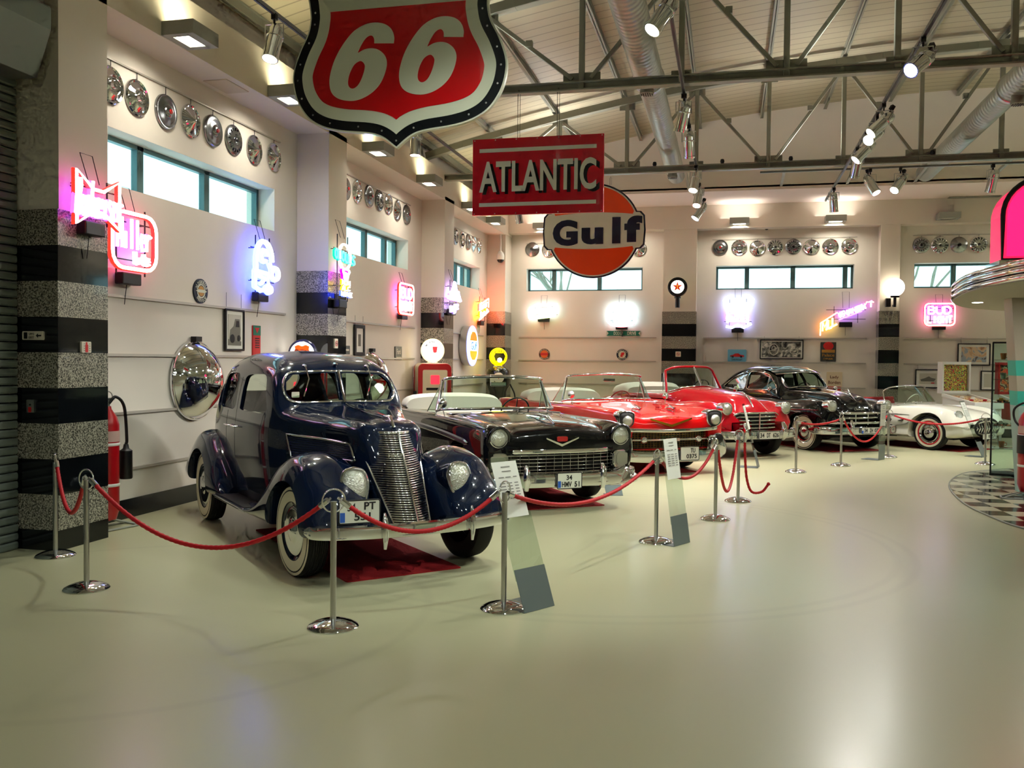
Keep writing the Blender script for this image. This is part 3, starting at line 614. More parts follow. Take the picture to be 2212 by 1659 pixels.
bl(placeB(2027, 680), 'red framed neon beer sign at the right end of the back wall', .65, .51)
# 6: mountain
p = on(983, 640, 0, XF)
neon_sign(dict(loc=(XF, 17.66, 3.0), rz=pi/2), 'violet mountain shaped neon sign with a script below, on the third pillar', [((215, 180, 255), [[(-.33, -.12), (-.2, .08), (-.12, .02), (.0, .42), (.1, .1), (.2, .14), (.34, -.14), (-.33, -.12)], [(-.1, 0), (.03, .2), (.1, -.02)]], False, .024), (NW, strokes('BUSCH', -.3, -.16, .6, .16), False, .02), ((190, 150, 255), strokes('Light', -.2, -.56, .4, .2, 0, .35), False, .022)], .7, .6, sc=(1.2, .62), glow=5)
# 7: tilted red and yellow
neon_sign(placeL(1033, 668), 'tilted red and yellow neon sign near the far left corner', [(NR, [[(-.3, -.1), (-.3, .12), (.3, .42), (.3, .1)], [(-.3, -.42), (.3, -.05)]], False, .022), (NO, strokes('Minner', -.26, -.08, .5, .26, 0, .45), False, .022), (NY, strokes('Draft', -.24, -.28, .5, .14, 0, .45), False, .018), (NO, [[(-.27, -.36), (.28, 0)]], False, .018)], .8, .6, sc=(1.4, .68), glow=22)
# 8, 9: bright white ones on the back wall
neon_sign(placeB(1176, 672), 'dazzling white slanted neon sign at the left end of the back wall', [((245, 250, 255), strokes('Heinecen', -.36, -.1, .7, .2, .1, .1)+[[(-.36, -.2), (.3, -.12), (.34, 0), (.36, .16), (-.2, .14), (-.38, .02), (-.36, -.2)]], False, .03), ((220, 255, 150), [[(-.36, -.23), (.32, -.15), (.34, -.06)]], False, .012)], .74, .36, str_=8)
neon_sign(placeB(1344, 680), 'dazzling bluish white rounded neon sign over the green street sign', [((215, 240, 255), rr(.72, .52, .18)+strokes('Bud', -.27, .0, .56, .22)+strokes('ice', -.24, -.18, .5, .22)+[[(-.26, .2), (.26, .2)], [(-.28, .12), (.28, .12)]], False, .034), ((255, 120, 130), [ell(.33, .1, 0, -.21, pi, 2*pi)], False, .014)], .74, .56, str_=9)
# 10: crest
cr_ = [(-.32, .2), (-.36, .36), (-.25, .48), (-.13, .44), (-.04, .3), (.04, .3), (.14, .46), (.26, .5), (.38, .38), (.34, .2)]
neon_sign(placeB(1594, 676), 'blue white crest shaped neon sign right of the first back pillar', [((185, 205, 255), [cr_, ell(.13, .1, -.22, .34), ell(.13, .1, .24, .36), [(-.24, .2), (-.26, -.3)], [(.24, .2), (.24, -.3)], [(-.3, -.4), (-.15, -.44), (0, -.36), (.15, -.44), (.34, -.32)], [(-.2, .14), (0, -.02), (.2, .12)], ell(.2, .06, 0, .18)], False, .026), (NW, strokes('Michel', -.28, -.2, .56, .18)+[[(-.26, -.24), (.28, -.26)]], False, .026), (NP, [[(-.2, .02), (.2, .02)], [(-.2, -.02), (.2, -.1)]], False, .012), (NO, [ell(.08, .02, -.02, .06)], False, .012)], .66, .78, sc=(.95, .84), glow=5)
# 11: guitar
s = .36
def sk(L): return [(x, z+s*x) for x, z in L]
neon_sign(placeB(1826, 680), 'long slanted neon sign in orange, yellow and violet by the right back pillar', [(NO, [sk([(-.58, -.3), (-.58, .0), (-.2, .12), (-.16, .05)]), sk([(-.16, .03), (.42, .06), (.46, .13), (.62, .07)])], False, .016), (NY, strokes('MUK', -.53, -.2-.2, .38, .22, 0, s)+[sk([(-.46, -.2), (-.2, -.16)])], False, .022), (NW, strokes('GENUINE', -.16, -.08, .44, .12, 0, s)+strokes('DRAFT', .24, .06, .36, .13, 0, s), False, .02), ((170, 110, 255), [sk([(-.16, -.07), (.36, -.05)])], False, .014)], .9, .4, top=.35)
# ---------------------------------------------------------------- pictures and plates
def painting(name, rgb_list, scale=4, dist=1.5):                 # abstract print in a few colours
    if name in MATS: return MATS[name]
    m = mat(name, (200, 200, 200), .6); nt, b = nodes(m)
    tc = nt.nodes.new('ShaderNodeTexCoord'); n = nt.nodes.new('ShaderNodeTexNoise'); n.inputs['Scale'].default_value = scale; n.inputs['Detail'].default_value = 2; n.inputs['Distortion'].default_value = dist
    cr = nt.nodes.new('ShaderNodeValToRGB'); cr.color_ramp.interpolation = 'CONSTANT'
    while len(cr.color_ramp.elements) < len(rgb_list): cr.color_ramp.elements.new(.5)
    for i, c in enumerate(rgb_list): cr.color_ramp.elements[i].position = .0 if i == 0 else .3+.4*i/len(rgb_list); cr.color_ramp.elements[i].color = (*lin(c), 1)
    nt.links.new(tc.outputs['Object'], n.inputs['Vector']); nt.links.new(n.outputs['Fac'], cr.inputs[0]); nt.links.new(cr.outputs[0], b.inputs['Base Color']); return m
def picture(place, w, h, label, art, mount=.06, fr=.022, wires=None, frame=DARK, cat='picture', nm='framed_picture'):
    t = thing(nm, label, cat, place['loc'], place['rz'])
    m = MB()
    for z in (-h/2+fr/2, h/2-fr/2): m.box((0, -.03, z), (w, .03, fr))
    for x in (-w/2+fr/2, w/2-fr/2): m.box((x, -.03, 0), (fr, .03, h-2*fr))
    m.build('frame', frame, t, bevel=.003)
    MB().box((0, -.022, 0), (w-2*fr, .012, h-2*fr)).build('mount', PAPER, t)
    if callable(art): art(t, w-2*fr-2*mount, h-2*fr-2*mount)
    else: MB().box((0, -.031, 0), (w-2*fr-2*mount, .006, h-2*fr-2*mount)).build('print', art, t)
    if wires:
        for x in (-w*.4, w*.4): MB().tube([(x, -.02, h/2), (x, -.02, h/2+wires)], .003, 4).build('hanging_wire', DARK, t)
    return t
G1, G2, G3 = mat('print_grey', (112, 110, 100), .7), mat('print_dark', (40, 40, 38), .7), mat('print_pale', (190, 186, 170), .7)
def carart(t, w, h):                                             # photograph of an old car
    MB().box((0, -.031, 0), (w, .006, h)).build('print', G3, t)
    m = MB(); f = lambda P: [(x*w, z*h) for x, z in P]
    m.prism(f([(-.5, -.5), (.5, -.5), (.5, -.36), (-.5, -.3)]), -.0355, -.034); m.prism(f([(-.42, -.3), (-.35, .0), (-.1, .12), (.02, .36), (.36, .36), (.42, .02), (.4, -.25), (.1, -.34)]), -.037, -.0345)
    m.build('print_motif', G1, t)
    n = MB(); n.prism(circ(.14*h, 16, -.2*w, -.28*h), -.039, -.037); n.prism(circ(.1*h, 16, .3*w, -.26*h), -.039, -.037); n.prism(f([(.05, .1), (.1, .3), (.3, .3), (.33, .1)]), -.039, -.037); n.build('print_motif', G2, t)
def plate(place, w, h, label, cat, body, parts=(), round_=False, nm='enamel_sign', group=None, r=.01):
    t = thing(nm, label, cat, place['loc'], place['rz'], group)
    m = MB(); m.prism(circ(w/2, 40) if round_ else rrect(w, h, r, 3), -.02, 0); m.build('plate', body, t)
    for i, (pn, pm, fn) in enumerate(parts):
        q = MB(); fn(q, -.02-.0025*(i+1)); q.build(pn, pm, t)
    return t
def pr(poly): return lambda q, y: q.prism(poly, y, -.018)
def tx(s, x, z, w, h, b=.015): return lambda q, y: q.text(s, 1, (x, y+.002, z), .002, fit=w, fith=h, bold=b)
def arctext(s, R, a0, a1, h, flip=False):
    def fn(q, y):
        n = len(s)
        for i, ch in enumerate(s):
            if ch == ' ': continue
            a = a0+(a1-a0)*(i+.5)/n; st = len(q.v); q.text(ch, 1, (0, y+.002, 0), .002, fith=h, fit=abs(a1-a0)*R/n*(.8 if ch != 'I' else .3), bold=.02)
            q.xf(Matrix.Translation((R*cos(a), 0, R*sin(a))) @ Matrix.Rotation(-(a-pi/2 if not flip else a+pi/2), 4, 'Y'), st)
    return fn
DKB = mat('sign_dark_blue', (26, 34, 48), .4); GREEN = mat('sign_green', (20, 112, 84), .4); SKY = mat('sign_sky_blue', (110, 178, 206), .4); REDS = mat('sign_red', (196, 30, 28), .4); GOLD = mat('sign_amber', (196, 142, 60), .4); ORS = mat('sign_orange', (214, 96, 30), .4); PALE = mat('sign_pale', (214, 206, 186), .5)
CARB = mat('sign_charcoal', (58, 62, 58), .4)
picture(placeL(502, 713), .44, .52, 'black framed photograph of an old car on the left wall', carart, .045, wires=.2)
plate(placeL(552, 736), .19, .4, 'narrow red and green poster beside the framed car photograph', 'poster', REDS, [('green_panel', GREEN, pr([(-.095, .07), (.095, .07), (.095, .2), (-.095, .2)])), ('red_badge', REDS, pr([(-.06, .17), (.06, .17), (0, .1)])), ('lettering', DARK, lambda q, y: [q.box((0, y, .03-.03*i), (.1, .003, .012)) for i in range(5)])], nm='poster')
plate(placeL(431, 629), .29, .29, 'round dark blue enamel sign reading OLDSMOBILE SERVICE on the left wall', 'sign', DKB, [('ring', OFFW, lambda q, y: q.lathe([(.085, -y), (.085, -y+.002), (.068, -y+.002), (.068, -y)], 32, 'y', cap=False)), ('globe', GOLD, pr(circ(.06, 24))), ('band', OFFW, pr([(-.115, 0), (-.06, .018), (.06, .018), (.115, 0), (.06, -.018), (-.06, -.018)])), ('lettering', OFFW, lambda q, y: (arctext('OLDSMOBILE', .108, pi*.93, pi*.07, .045)(q, y), arctext('SERVICE', .112, -pi*.8, -pi*.2, .04, True)(q, y)))], round_=True)
plate(dict(loc=(on(74, 725, 1, 6.624).x, 6.624, on(74, 725, 1, 6.624).z), rz=0), .21, .075, 'small white EXIT sign with an arrow on the striped pillar', 'sign', PALE, [('pictogram', DARK, lambda q, y: (q.prism(rrect(.035, .055, .004, 2, -.07), y, -.019), q.prism([(.035, 0), (.055, .018), (.055, .006), (.088, .006), (.088, -.006), (.055, -.006), (.055, -.018)], y, -.019))), ('lettering', DARK, lambda q, y: (tx('ÇIKIŞ', -.008, .014, .055, .02, 0)(q, y), tx('EXIT', -.008, -.016, .055, .02, 0)(q, y)))], nm='exit_sign')
plate(dict(loc=(on(69, 877, 1, 6.624).x, 6.624, on(69, 877, 1, 6.624).z), rz=0), .08, .11, 'grey call point plate with a red button on the striped pillar', 'call point', SATIN, [('button', REDS, pr(rrect(.03, .045, .004, 2, -.004, -.03))), ('knob', DARK, pr(circ(.008, 12, .0, .012)))], nm='call_point')
ext = [('extinguisher_symbol', REDS, lambda q, y: (q.prism(rrect(.035, .07, .008, 3, 0, -.01), y, -.018), q.prism(rrect(.02, .02, .004, 2, -.002, .035), y, -.018))), ('lettering', DARK, lambda q, y: [q.box((s_*.035, y, .03-.02*i), (.012, .002, .004)) for s_ in (-1, 1) for i in range(4)])]
p = on(183, 750, 0, XF); plate(dict(loc=(XF, p.y, p.z), rz=pi/2), .12, .1, 'white fire extinguisher sign on the side of the first pillar', 'sign', PALE, ext, nm='safety_sign')
nos = [('prohibition_ring', REDS, lambda q, y: (q.lathe([(.04, -y), (.04, -y+.002), (.031, -y+.002), (.031, -y)], 24, 'y', cap=False), q.box((0, y, 0), (.068, .003, .008), rot=Matrix.Rotation(RAD(45), 3, 'Y')))), ('cigarette', DARK, lambda q, y: q.box((0, y, 0), (.045, .002, .008)))]
p = on(724, 742, 0, XF); plate(dict(loc=(XF, p.y, p.z), rz=pi/2), .11, .14, 'no smoking sign on the second pillar', 'sign', PALE, nos, nm='safety_sign')
p = on(1465, 765, 1, YF); plate(dict(loc=(p.x, YF, p.z), rz=0), .13, .13, 'no smoking sign on the first back wall pillar', 'sign', PALE, nos, nm='safety_sign')
picture(placeL(773, 735), .42, .52, 'small dark framed picture on the left wall right of the second pillar', G1, .1, .06, wires=.15)
bp_ = [('lettering', PALE, lambda q, y: (tx('Ford', 0, .03, .2, .1)(q, y),)), ('strip', PALE, lambda q, y: q.box((0, y, -.08), (.26, .002, .02)))]
plate(placeL(859, 763), .34, .25, 'dark sign reading Ford on the left wall before the third pillar', 'sign', CARB, bp_)
plate(placeL(748, 756), .2, .14, 'small dark plate beside the second pillar, just over the blue car roof', 'sign', CARB, [('strip', PALE, lambda q, y: q.box((0, y, 0), (.12, .002, .03)))])
plate(placeL(1022, 766), .24, .24, 'small dark plate beside the round wall lamp in the far left bay', 'sign', CARB, [('strip', PALE, lambda q, y: [q.box((0, y, .05-.05*i), (.14, .002, .015)) for i in range(3)])])
plate(placeB(1347, 720), .86, .125, 'green street sign reading DODGE DRIVE on the back wall', 'sign', GREEN, [('lettering', OFFW, lambda q, y: (tx('DODGE', -.13, 0, .24, .085)(q, y), tx('DRIVE', .21, 0, .22, .085)(q, y))), ('arrow', OFFW, lambda q, y: [q.prism([(s_*.425, .055), (s_*.38, 0), (s_*.425, -.055)], y, -.018) for s_ in (-1, 1)])], nm='street_sign')
plate(placeB(1176, 765), .29, .29, 'round brown and orange enamel sign on the back wall', 'sign', mat('sign_brown', (92, 58, 40), .4), [('orange_field', ORS, pr(circ(.1, 28))), ('band', REDS, pr([(-.1, .03), (.1, .03), (.1, -.03), (-.1, -.03)])), ('lettering', PALE, lambda q, y: (arctext('CHEVROLET', .12, pi*.95, pi*.05, .03)(q, y), arctext('SERVICE', .122, -pi*.8, -pi*.2, .03, True)(q, y)))], round_=True)
plate(placeB(1344, 766), .29, .29, 'round white and navy enamel sign with a red head, under the street sign', 'sign', DKB, [('white_field', OFFW, pr(circ(.095, 28))), ('red_head', REDS, pr([(-.05, -.05), (-.02, .05), (.05, .06), (.06, .02), (.04, -.01), (.05, -.02), (.01, -.03), (.02, -.07)])), ('lettering', OFFW, lambda q, y: (arctext('PONTIAC', .118, pi*.9, pi*.1, .034)(q, y), arctext('SERVICE', .12, -pi*.8, -pi*.2, .03, True)(q, y)))], round_=True)
carsil = [(-.16, -.03), (-.17, .0), (-.1, .015), (-.05, .05), (.03, .055), (.08, .02), (.16, .01), (.175, -.02), (.16, -.035)]
plate(placeB(1592, 768), .45, .3, 'light blue sign with a red car, over the black car roof', 'sign', SKY, [('red_car', REDS, pr(carsil)), ('wheel', DARK, lambda q, y: [q.prism(circ(.025, 14, x, -.03), y, -.02) for x in (-.1, .1)]), ('lettering', DKB, tx('CHEVROLET', 0, -.1, .26, .035))], r=.02)
def dash(t, w, h):
    MB().box((0, -.031, 0), (w, .006, h)).build('print', painting('dashboard_print', [(30, 30, 28), (92, 92, 86), (150, 148, 138), (205, 202, 190)], 6), t)
    m = MB(); m.tube([(x, -.036, z) for x, z in ell(.28*h, .36*h, -.2*w, 0)], .008, 6, True); m.tube([(x, -.036, z) for x, z in ell(.12*h, .15*h, -.2*w, .05*h)], .006, 6, True); m.tube([(-.3*w, -.036, -.1*h), (-.1*w, -.036, .1*h)], .006, 6)
    m.tube([(x, -.036, z) for x, z in rrect(.2*w, .3*h, .05, 4, .32*w, -.1*h)], .007, 6, True); m.build('print_motif', G3, t)
picture(placeB(1688, 755), 1.02, .48, 'wide black framed photograph of a dashboard and steering wheel', dash, .03, wires=.08)
plate(placeB(1789, 760), .36, .47, 'dark poster with red and yellow panels right of the dashboard photograph', 'poster', CARB, [('crown_panel', REDS, pr(circ(.1, 20, 0, .14, 1.2))), ('yellow_panel', GOLD, pr([(-.15, -.02), (.15, -.02), (.15, .05), (-.15, .05)])), ('lettering', GOLD, lambda q, y: (tx('CLASSIC', 0, .015, .26, .05)(q, y), tx('Palace', 0, -.08, .28, .07)(q, y), tx('DINER', 0, -.17, .22, .04)(q, y)))], nm='poster')
plate(placeB(1802, 826), .36, .5, 'cream poster reading Lady Borden seen over the black car bonnet', 'poster', mat('poster_cream', (214, 196, 162), .6), [('lettering', mat('poster_brown', (96, 44, 30), .6), lambda q, y: (tx('Lady', 0, .12, .2, .09)(q, y), tx('Borden', 0, .0, .28, .08)(q, y))), ('red_panel', REDS, pr([(-.15, -.2), (.15, -.2), (.15, -.1), (-.15, -.1)]))], nm='poster')
picture(placeB(1700, 825), .5, .42, 'framed picture seen through the black car windows', G2, .08, .02, frame=mat('pale_wood', (150, 130, 96), .5))
land = painting('landscape_print', [(150, 110, 84), (196, 158, 122), (206, 180, 150), (150, 160, 170), (104, 92, 84)], 3)
picture(placeB(2103, 766), .7, .52, 'framed landscape print high on the right of the back wall', land, .06, wires=.14)
def shipart(t, w, h):
    MB().box((0, -.031, 0), (w, .006, h)).build('print', G3, t)
    m = MB(); m.prism([(-.4*w, -.25*h), (.35*w, -.25*h), (.45*w, .0), (.2*w, .02), (.05*w, .22*h), (-.2*w, .04*h), (-.45*w, -.02)], -.036, -.033); m.build('print_motif', G1, t); MB().box((.28*w, -.036, -.4*h), (.2*w, .004, .1*h)).build('print_motif', REDS, t)
picture(placeB(2004, 818), .56, .44, 'black framed print of a long ship beside the pinball machine', shipart, .07, wires=.1)
picture(placeB(2135, 822), .34, .46, 'dark framed picture between the two pinball machines', G3, .05, wires=.1)
# convex mirrors
def mirror(place, R, label):
    t = thing('convex_mirror', label, 'mirror', place['loc'], place['rz'])
    m = MB(); m.lathe([(R*sin(a)/sin(1.0), .05+R*.62*(cos(a)-cos(1.0))/(1-cos(1.0))) for a in np.linspace(1.0, 0, 26)], 64, 'y'); m.build('dome', CHROME, t, 60)
    m = MB(); m.lathe([(R-.01, .0), (R+.012, .01), (R+.014, .045), (R, .06), (R-.01, .05)], 64, 'y', cap=False); m.build('rim', CHROME, t, 60)
    MB().box((0, -.05, R+.03), (.12, .07, .06)).build('bracket', DARK, t)
y_ = on(432, 822, 0, XW)
mirror(dict(loc=(XW, on(436, 822, 0, XW+.12).y, on(432, 822, 0, XW+.12).z), rz=pi/2), .45, 'big round convex mirror on the wall left of the blue car')
mirror(dict(loc=(XW, on(812, 830, 0, XW+.12).y, 1.36), rz=pi/2), .45, 'convex mirror peeking over the blue car roof')
# lamps on the back pillars
GLOBE = mat('globe_glow', (255, 250, 240), .4, emit=(255, 246, 230), strength=4)
p = on(1465, 622, 1, YF); t = thing('star_lamp', 'round illuminated star sign on the first back wall pillar', 'lamp', (p.x, YF-.22, p.z))
m = MB(); m.lathe([(.2, -.12), (.235, -.1), (.24, 0), (.235, .1), (.2, .11)], 40, 'y'); m.build('rim', BLKE, t, 40); MB().lathe([(.2, .1), (.1, .125), (0, .13)], 40, 'y').build('face', GLOBE, t, 60)
st5 = [((.13 if i % 2 == 0 else .05)*sin(pi*i/5), (.13 if i % 2 == 0 else .05)*cos(pi*i/5)) for i in range(10)]
MB().prism(st5, -.142, -.12).build('star', mat('star_red', (200, 30, 24), .4, emit=(200, 60, 20), strength=.6), t); MB().text('T', 1, (0, -.144, 0), .002, fith=.07, fit=.05, bold=.05).build('letter', mat('star_amber', (250, 170, 40), .4, emit=(250, 170, 40), strength=.8), t)
m = MB(); m.tube([(0, 0, -.24), (0, 0, -.5)], .055, 16); m.box((0, .11, -.38), (.06, .22, .06)); m.tube([(0, 0, -.235), (0, 0, -.27)], .08, 16); m.build('bracket', BLACK, t, 40)
light('star_lamp_glow', 'POINT', (p.x, YF-.1, p.z), (p.x, YF, p.z), 5, (1, .85, .5), shadow_soft_size=.15)
p = on(1932, 622, 1, YF); t = thing('globe_lamp', 'glowing white globe lamp on the right back wall pillar', 'lamp', (p.x-.02, YF-.22, p.z))
MB().lathe([(.21*sin(a), .09*cos(a)) for a in np.linspace(.0, pi, 18)], 40, 'y').build('globe', GLOBE, t, 60); m = MB(); m.tube([(0, 0, -.2), (0, 0, -.24)], .1, 16); m.tube([(0, 0, -.24), (0, 0, -.46)], .035, 12); m.box((0, .11, -.42), (.04, .22, .04)); m.build('bracket', BLACK, t, 40); MB().box((0, -.05, -.14), (.14, .05, .014)).build('lettering_strip', DARK, t)
light('globe_lamp_glow', 'POINT', (p.x-.02, YF-.08, p.z), (p.x, YF, p.z), 6, (1, .86, .6), shadow_soft_size=.15)
p = on(1922, 654, 1, YF); t = thing('wall_speaker', 'small black loudspeaker under the white globe lamp', 'speaker', (p.x-.05, YF, p.z)); MB().box((0, -.07, 0), (.11, .14, .2)).build('cabinet', BLACK, t, bevel=.008); MB().box((0, -.142, 0), (.09, .006, .17)).build('grille', DARK, t)
# dome camera
p = on(1081, 556, 1, YF-.35); t = thing('security_camera', 'white dome camera hanging in the far left corner', 'camera', (p.x, p.y, p.z))
m = MB(); m.tube([(0, 0, .1), (0, 0, 5.54-p.z)], .025, 10); m.build('stem', WHITE, t); MB().lathe([(.09, -.06), (.1, -.03), (.1, .05), (.07, .13), (.03, .16), (0, .16)], 28).build('housing', WHITE, t, 40); MB().lathe([(0, -.14), (.05, -.125), (.08, -.09), (.088, -.06)], 28).build('dome', BLACK, t, 60)
# round lit wall sign in the far left bay
ORG = mat('lit_orange', (255, 120, 30), .4, emit=(255, 110, 20), strength=1.6); LBL = mat('lit_blue', (60, 110, 220), .4, emit=(60, 120, 230), strength=1.6)
pl_ = placeL(1002, 747); t = thing('round_lamp_sign', 'round lit orange and white wall sign left of the black pump', 'lamp', pl_['loc'], pl_['rz'])
MB().lathe([(.3, 0), (.46, .02), (.47, .2), (.45, .22)], 40, 'y').build('drum', SATIN, t, 40); MB().lathe([(.45, .22), (.3, .235), (0, .24)], 40, 'y').build('face', GLOBE, t, 60)
m = MB()
for s_ in (1, -1): m.prism([(x, s_*z) for x, z in [(-.3, .12), (.3, .12), (.24, .24), (.1, .33), (-.1, .33), (-.24, .24)]], -.246, -.22)
m.build('orange_field', ORG, t); MB().text('Gulf', 1, (0, -.25, 0), .003, fit=.5, fith=.2, bold=.04).build('lettering', LBL, t); MB().tube([(c_[0], -.21, c_[1]) for c_ in circ(.46, 40)], .014, 6, True).build('rim', neon((120, 130, 255), 4), t)
for u, v, w_ in ((1656, 493, 'above the middle back bay'),):
    p = on(u, v, 1, YB-.02); tag(MB().lathe([(.04, 0), (.05, .03), (.03, .06), (0, .065)], 16, 'y', (p.x, p.y, p.z)).build('smoke_detector', BLACK), 'tiny black detector on the wall '+w_, 'detector')
for u in (1414, 1560, 1708, 2014):
    p = on(u, 358, 1, 17.33); tag(MB().lathe([(.03, 5.39), (.04, 5.42), (.03, 5.46), (0, 5.47)], 12, 'z', (p.x, 17.33, 0)).build('sprinkler', BLACK, smooth=40), {1414: 'black sprinkler on the far truss chord right of the round duct', 1560: 'black sprinkler on the far truss chord right of the middle track', 1708: 'black sprinkler on the far truss chord left of the right track', 2014: 'black sprinkler on the far truss chord near the right duct'}[u], 'sprinkler')
for u, v, w_ in ((2100, 428, 'in the pale soffit over the right back bay'),):
    p = on(u, v, 2, 5.54); m = MB(); m.box((p.x, p.y, 5.535), (1.1, .6, .012)); o = tag(m.build('air_vent', mat('vent_grey', (150, 138, 120), .7)), 'grey ventilation grille '+w_, 'vent'); g = MB()
    for i in range(9): g.box((p.x, p.y-.26+.065*i, 5.527), (1.04, .02, .01))
    g.build('slat', GREYM, o)
p = on(487, 186, 2, 4.9); tag(MB().box((XF-.25, p.y, 4.895), (.3, .5, .012)).build('air_vent', mat('vent_plaster', (206, 194, 170), .7)), 'small vent under the left bulkhead above the nearest hubcaps', 'vent')
# roller shutter at the far left
SHUT = mat('shutter_grey', (118, 128, 118), .5, .3)
t = thing('roller_shutter', 'grey roller shutter with its casing left of the first pillar', 'shutter', (0, 0, 0))
m = MB(); zs = np.arange(0, 4.1, .075)
for z in zs: m.prism([(XW, z), (XW+.092, z+.006), (XW+.1, z+.02), (XW+.1, z+.055), (XW+.092, z+.069), (XW, z+.075)], 2.2, 6.6, 'xz')
m.v = [(x, y, z) for x, y, z in m.v]; m.build('slat_curtain', SHUT, t)
pf = [(XW+.02, 4.65), (-5.60, 4.62), (-5.585, 4.6), (-5.585, 4.42), (-5.73, 4.03), (XW+.02, 4.03)]
MB().prism(pf, 2.0, 6.55, 'xz').build('casing', SHUT, t, bevel=.004)
MB().span((XW, 2.1, 0), (XW+.12, 2.2, 4.1)).build('guide_rail', SATIN, t)
MB().span((XW+.02, 6.0, 4.63), (-5.7, 6.6, 4.85)).build('motor_cover', GREYM, t)
# ================================================================ barrier posts, ropes, stands
ROPE = mat('red_rope', (186, 12, 26), .6, bump=.3, scale=60)
PP = [(120, 1201), (187, 1272), (719.5, 1354), (1088, 1315), (1417, 1171), (1545, 1122), (1594, 1083), (1719, 1020), (1816, 1006), (1918, 988)]
post_xy = [on_floor(*p) for p in PP]+[Vector((4.25, 16.75, 0))]
lab = ['chrome barrier post nearest the striped pillar, set back by its corner', 'chrome barrier post in front of the striped pillar with two ropes', 'chrome barrier post before the right front wheel of the blue car', 'chrome barrier post beside the nearest information stand', 'chrome barrier post before the bright red convertible', 'chrome barrier post holding a deep hanging rope, right of the bright red convertible', 'chrome barrier post behind it with a loose rope end on its right', 'chrome barrier post left of the black saloon front wheel', 'chrome barrier post in front of the black saloon bumper', 'chrome barrier post between the black saloon and the white roadster', 'chrome barrier post behind the glass display case']
ring_a = [2.2, -.55, .2, .1, .1, 1.35, .6, .2, .2, .1, .2]
def make_post():
    t = thing('barrier_post', '', 'barrier post', (0, 0, 0), 0, 'chrome rope barrier posts')
    m = MB(); m.lathe([(.158, 0), (.16, .006), (.15, .018), (.11, .036), (.06, .05), (.02, .056), (0, .056)], 40); m.build('base', CHROME, t, 50)
    m = MB(); m.tube([(0, 0, .05), (0, 0, .79)], .019, 20); m.build('pole', SATIN, t, 50)
    m = MB(); m.tube([(.072*cos(a), 0, .795+.072*sin(a)) for a in np.linspace(0, 2*pi, 33)[:-1]], .0055, 8, True); m.build('ring', CHROME, t, 180)
    return t
pp = make_post()
for i, (p, l) in enumerate(zip(post_xy, lab)):
    o = pp if i == 0 else dup(pp, p); o.location = p; o['label'] = l
    nb = post_xy[i+1] if i+1 < len(post_xy) else post_xy[i-1]
    d = (nb-p); o.rotation_euler = (0, 0, atan2(d.y, d.x) if i not in (0, 5, 6) else ring_a[i])
def rope(a, b, sag, label, ra=.085, rb=.085, pts=None):
    a, b = Vector(a), Vector(b); d = (b-a); dh = Vector((d.x, d.y, 0)).normalized()
    t = thing('barrier_rope', label, 'rope', a, 0, 'red barrier ropes')
    if pts is None:
        A = Vector((0, 0, .765))+dh*ra; B = Vector((d.x, d.y, .765))-dh*rb; n = 90
        P = [A.lerp(B, i/n)-Vector((0, 0, sag*4*(i/n)*(1-i/n))) for i in range(n+1)]
    else: P = [Vector(q)-a for q in cat_rom(pts, 9)]; n = len(P)-1
    rad = [.0155*(1+.09*(1 if i % 2 else -1)) for i in range(n+1)]
    MB().tube(P, rad, 10).build('rope', ROPE, t, 180)
    for q, w in ((P[0], P[3]), (P[-1], P[-4])):
        if pts is not None and q is P[-1]:
            MB().lathe([(.001, -.02), (.02, -.01), (.022, .005), (.012, .022), (0, .024)], 12, 'z', q).build('knob', ROPE, t, 180); continue
        dd = (q-w).normalized(); m = MB(); m.tube([q-dd*.02, q+dd*.05], .0195, 12); m.tube([q+dd*.05, q+dd*.075], .008, 8); m.build('ferrule', CHROME, t, 60)
    return t
rl_ = ['short red rope hanging before the striped pillar', 'long red rope across the left side of the blue car', 'red rope across the front of the blue car', 'red rope in front of the black convertible', 'short red rope in front of the bright red convertible', 'red rope hanging down almost to the floor', None, 'red rope before the black saloon front wheel', 'red rope sagging deep before the black saloon bumper', 'red rope across the white roadster']
for i, (sg, l) in enumerate(zip((.3, .36, .2, .2, .24, .55, 0, .05, .42, .12), rl_)):
    if l: rope(post_xy[i], post_xy[i+1], sg, l)
p6 = post_xy[6]; q = lambda u, v, z: on(u, v, 2, z)
e = on(1660, 1046, 1, p6.y+.1)
rope(p6, p6+Vector((.5, 0, 0)), 0, 'loose red rope trailing off to the right, its end free', pts=[p6+Vector((.07, 0, .74)), p6+Vector((.075, .0, .55)), p6+Vector((.1, .02, .28)), p6+Vector((.16, .04, .12)), p6+Vector((.28, .07, .12)), (e.x, e.y, e.z)])
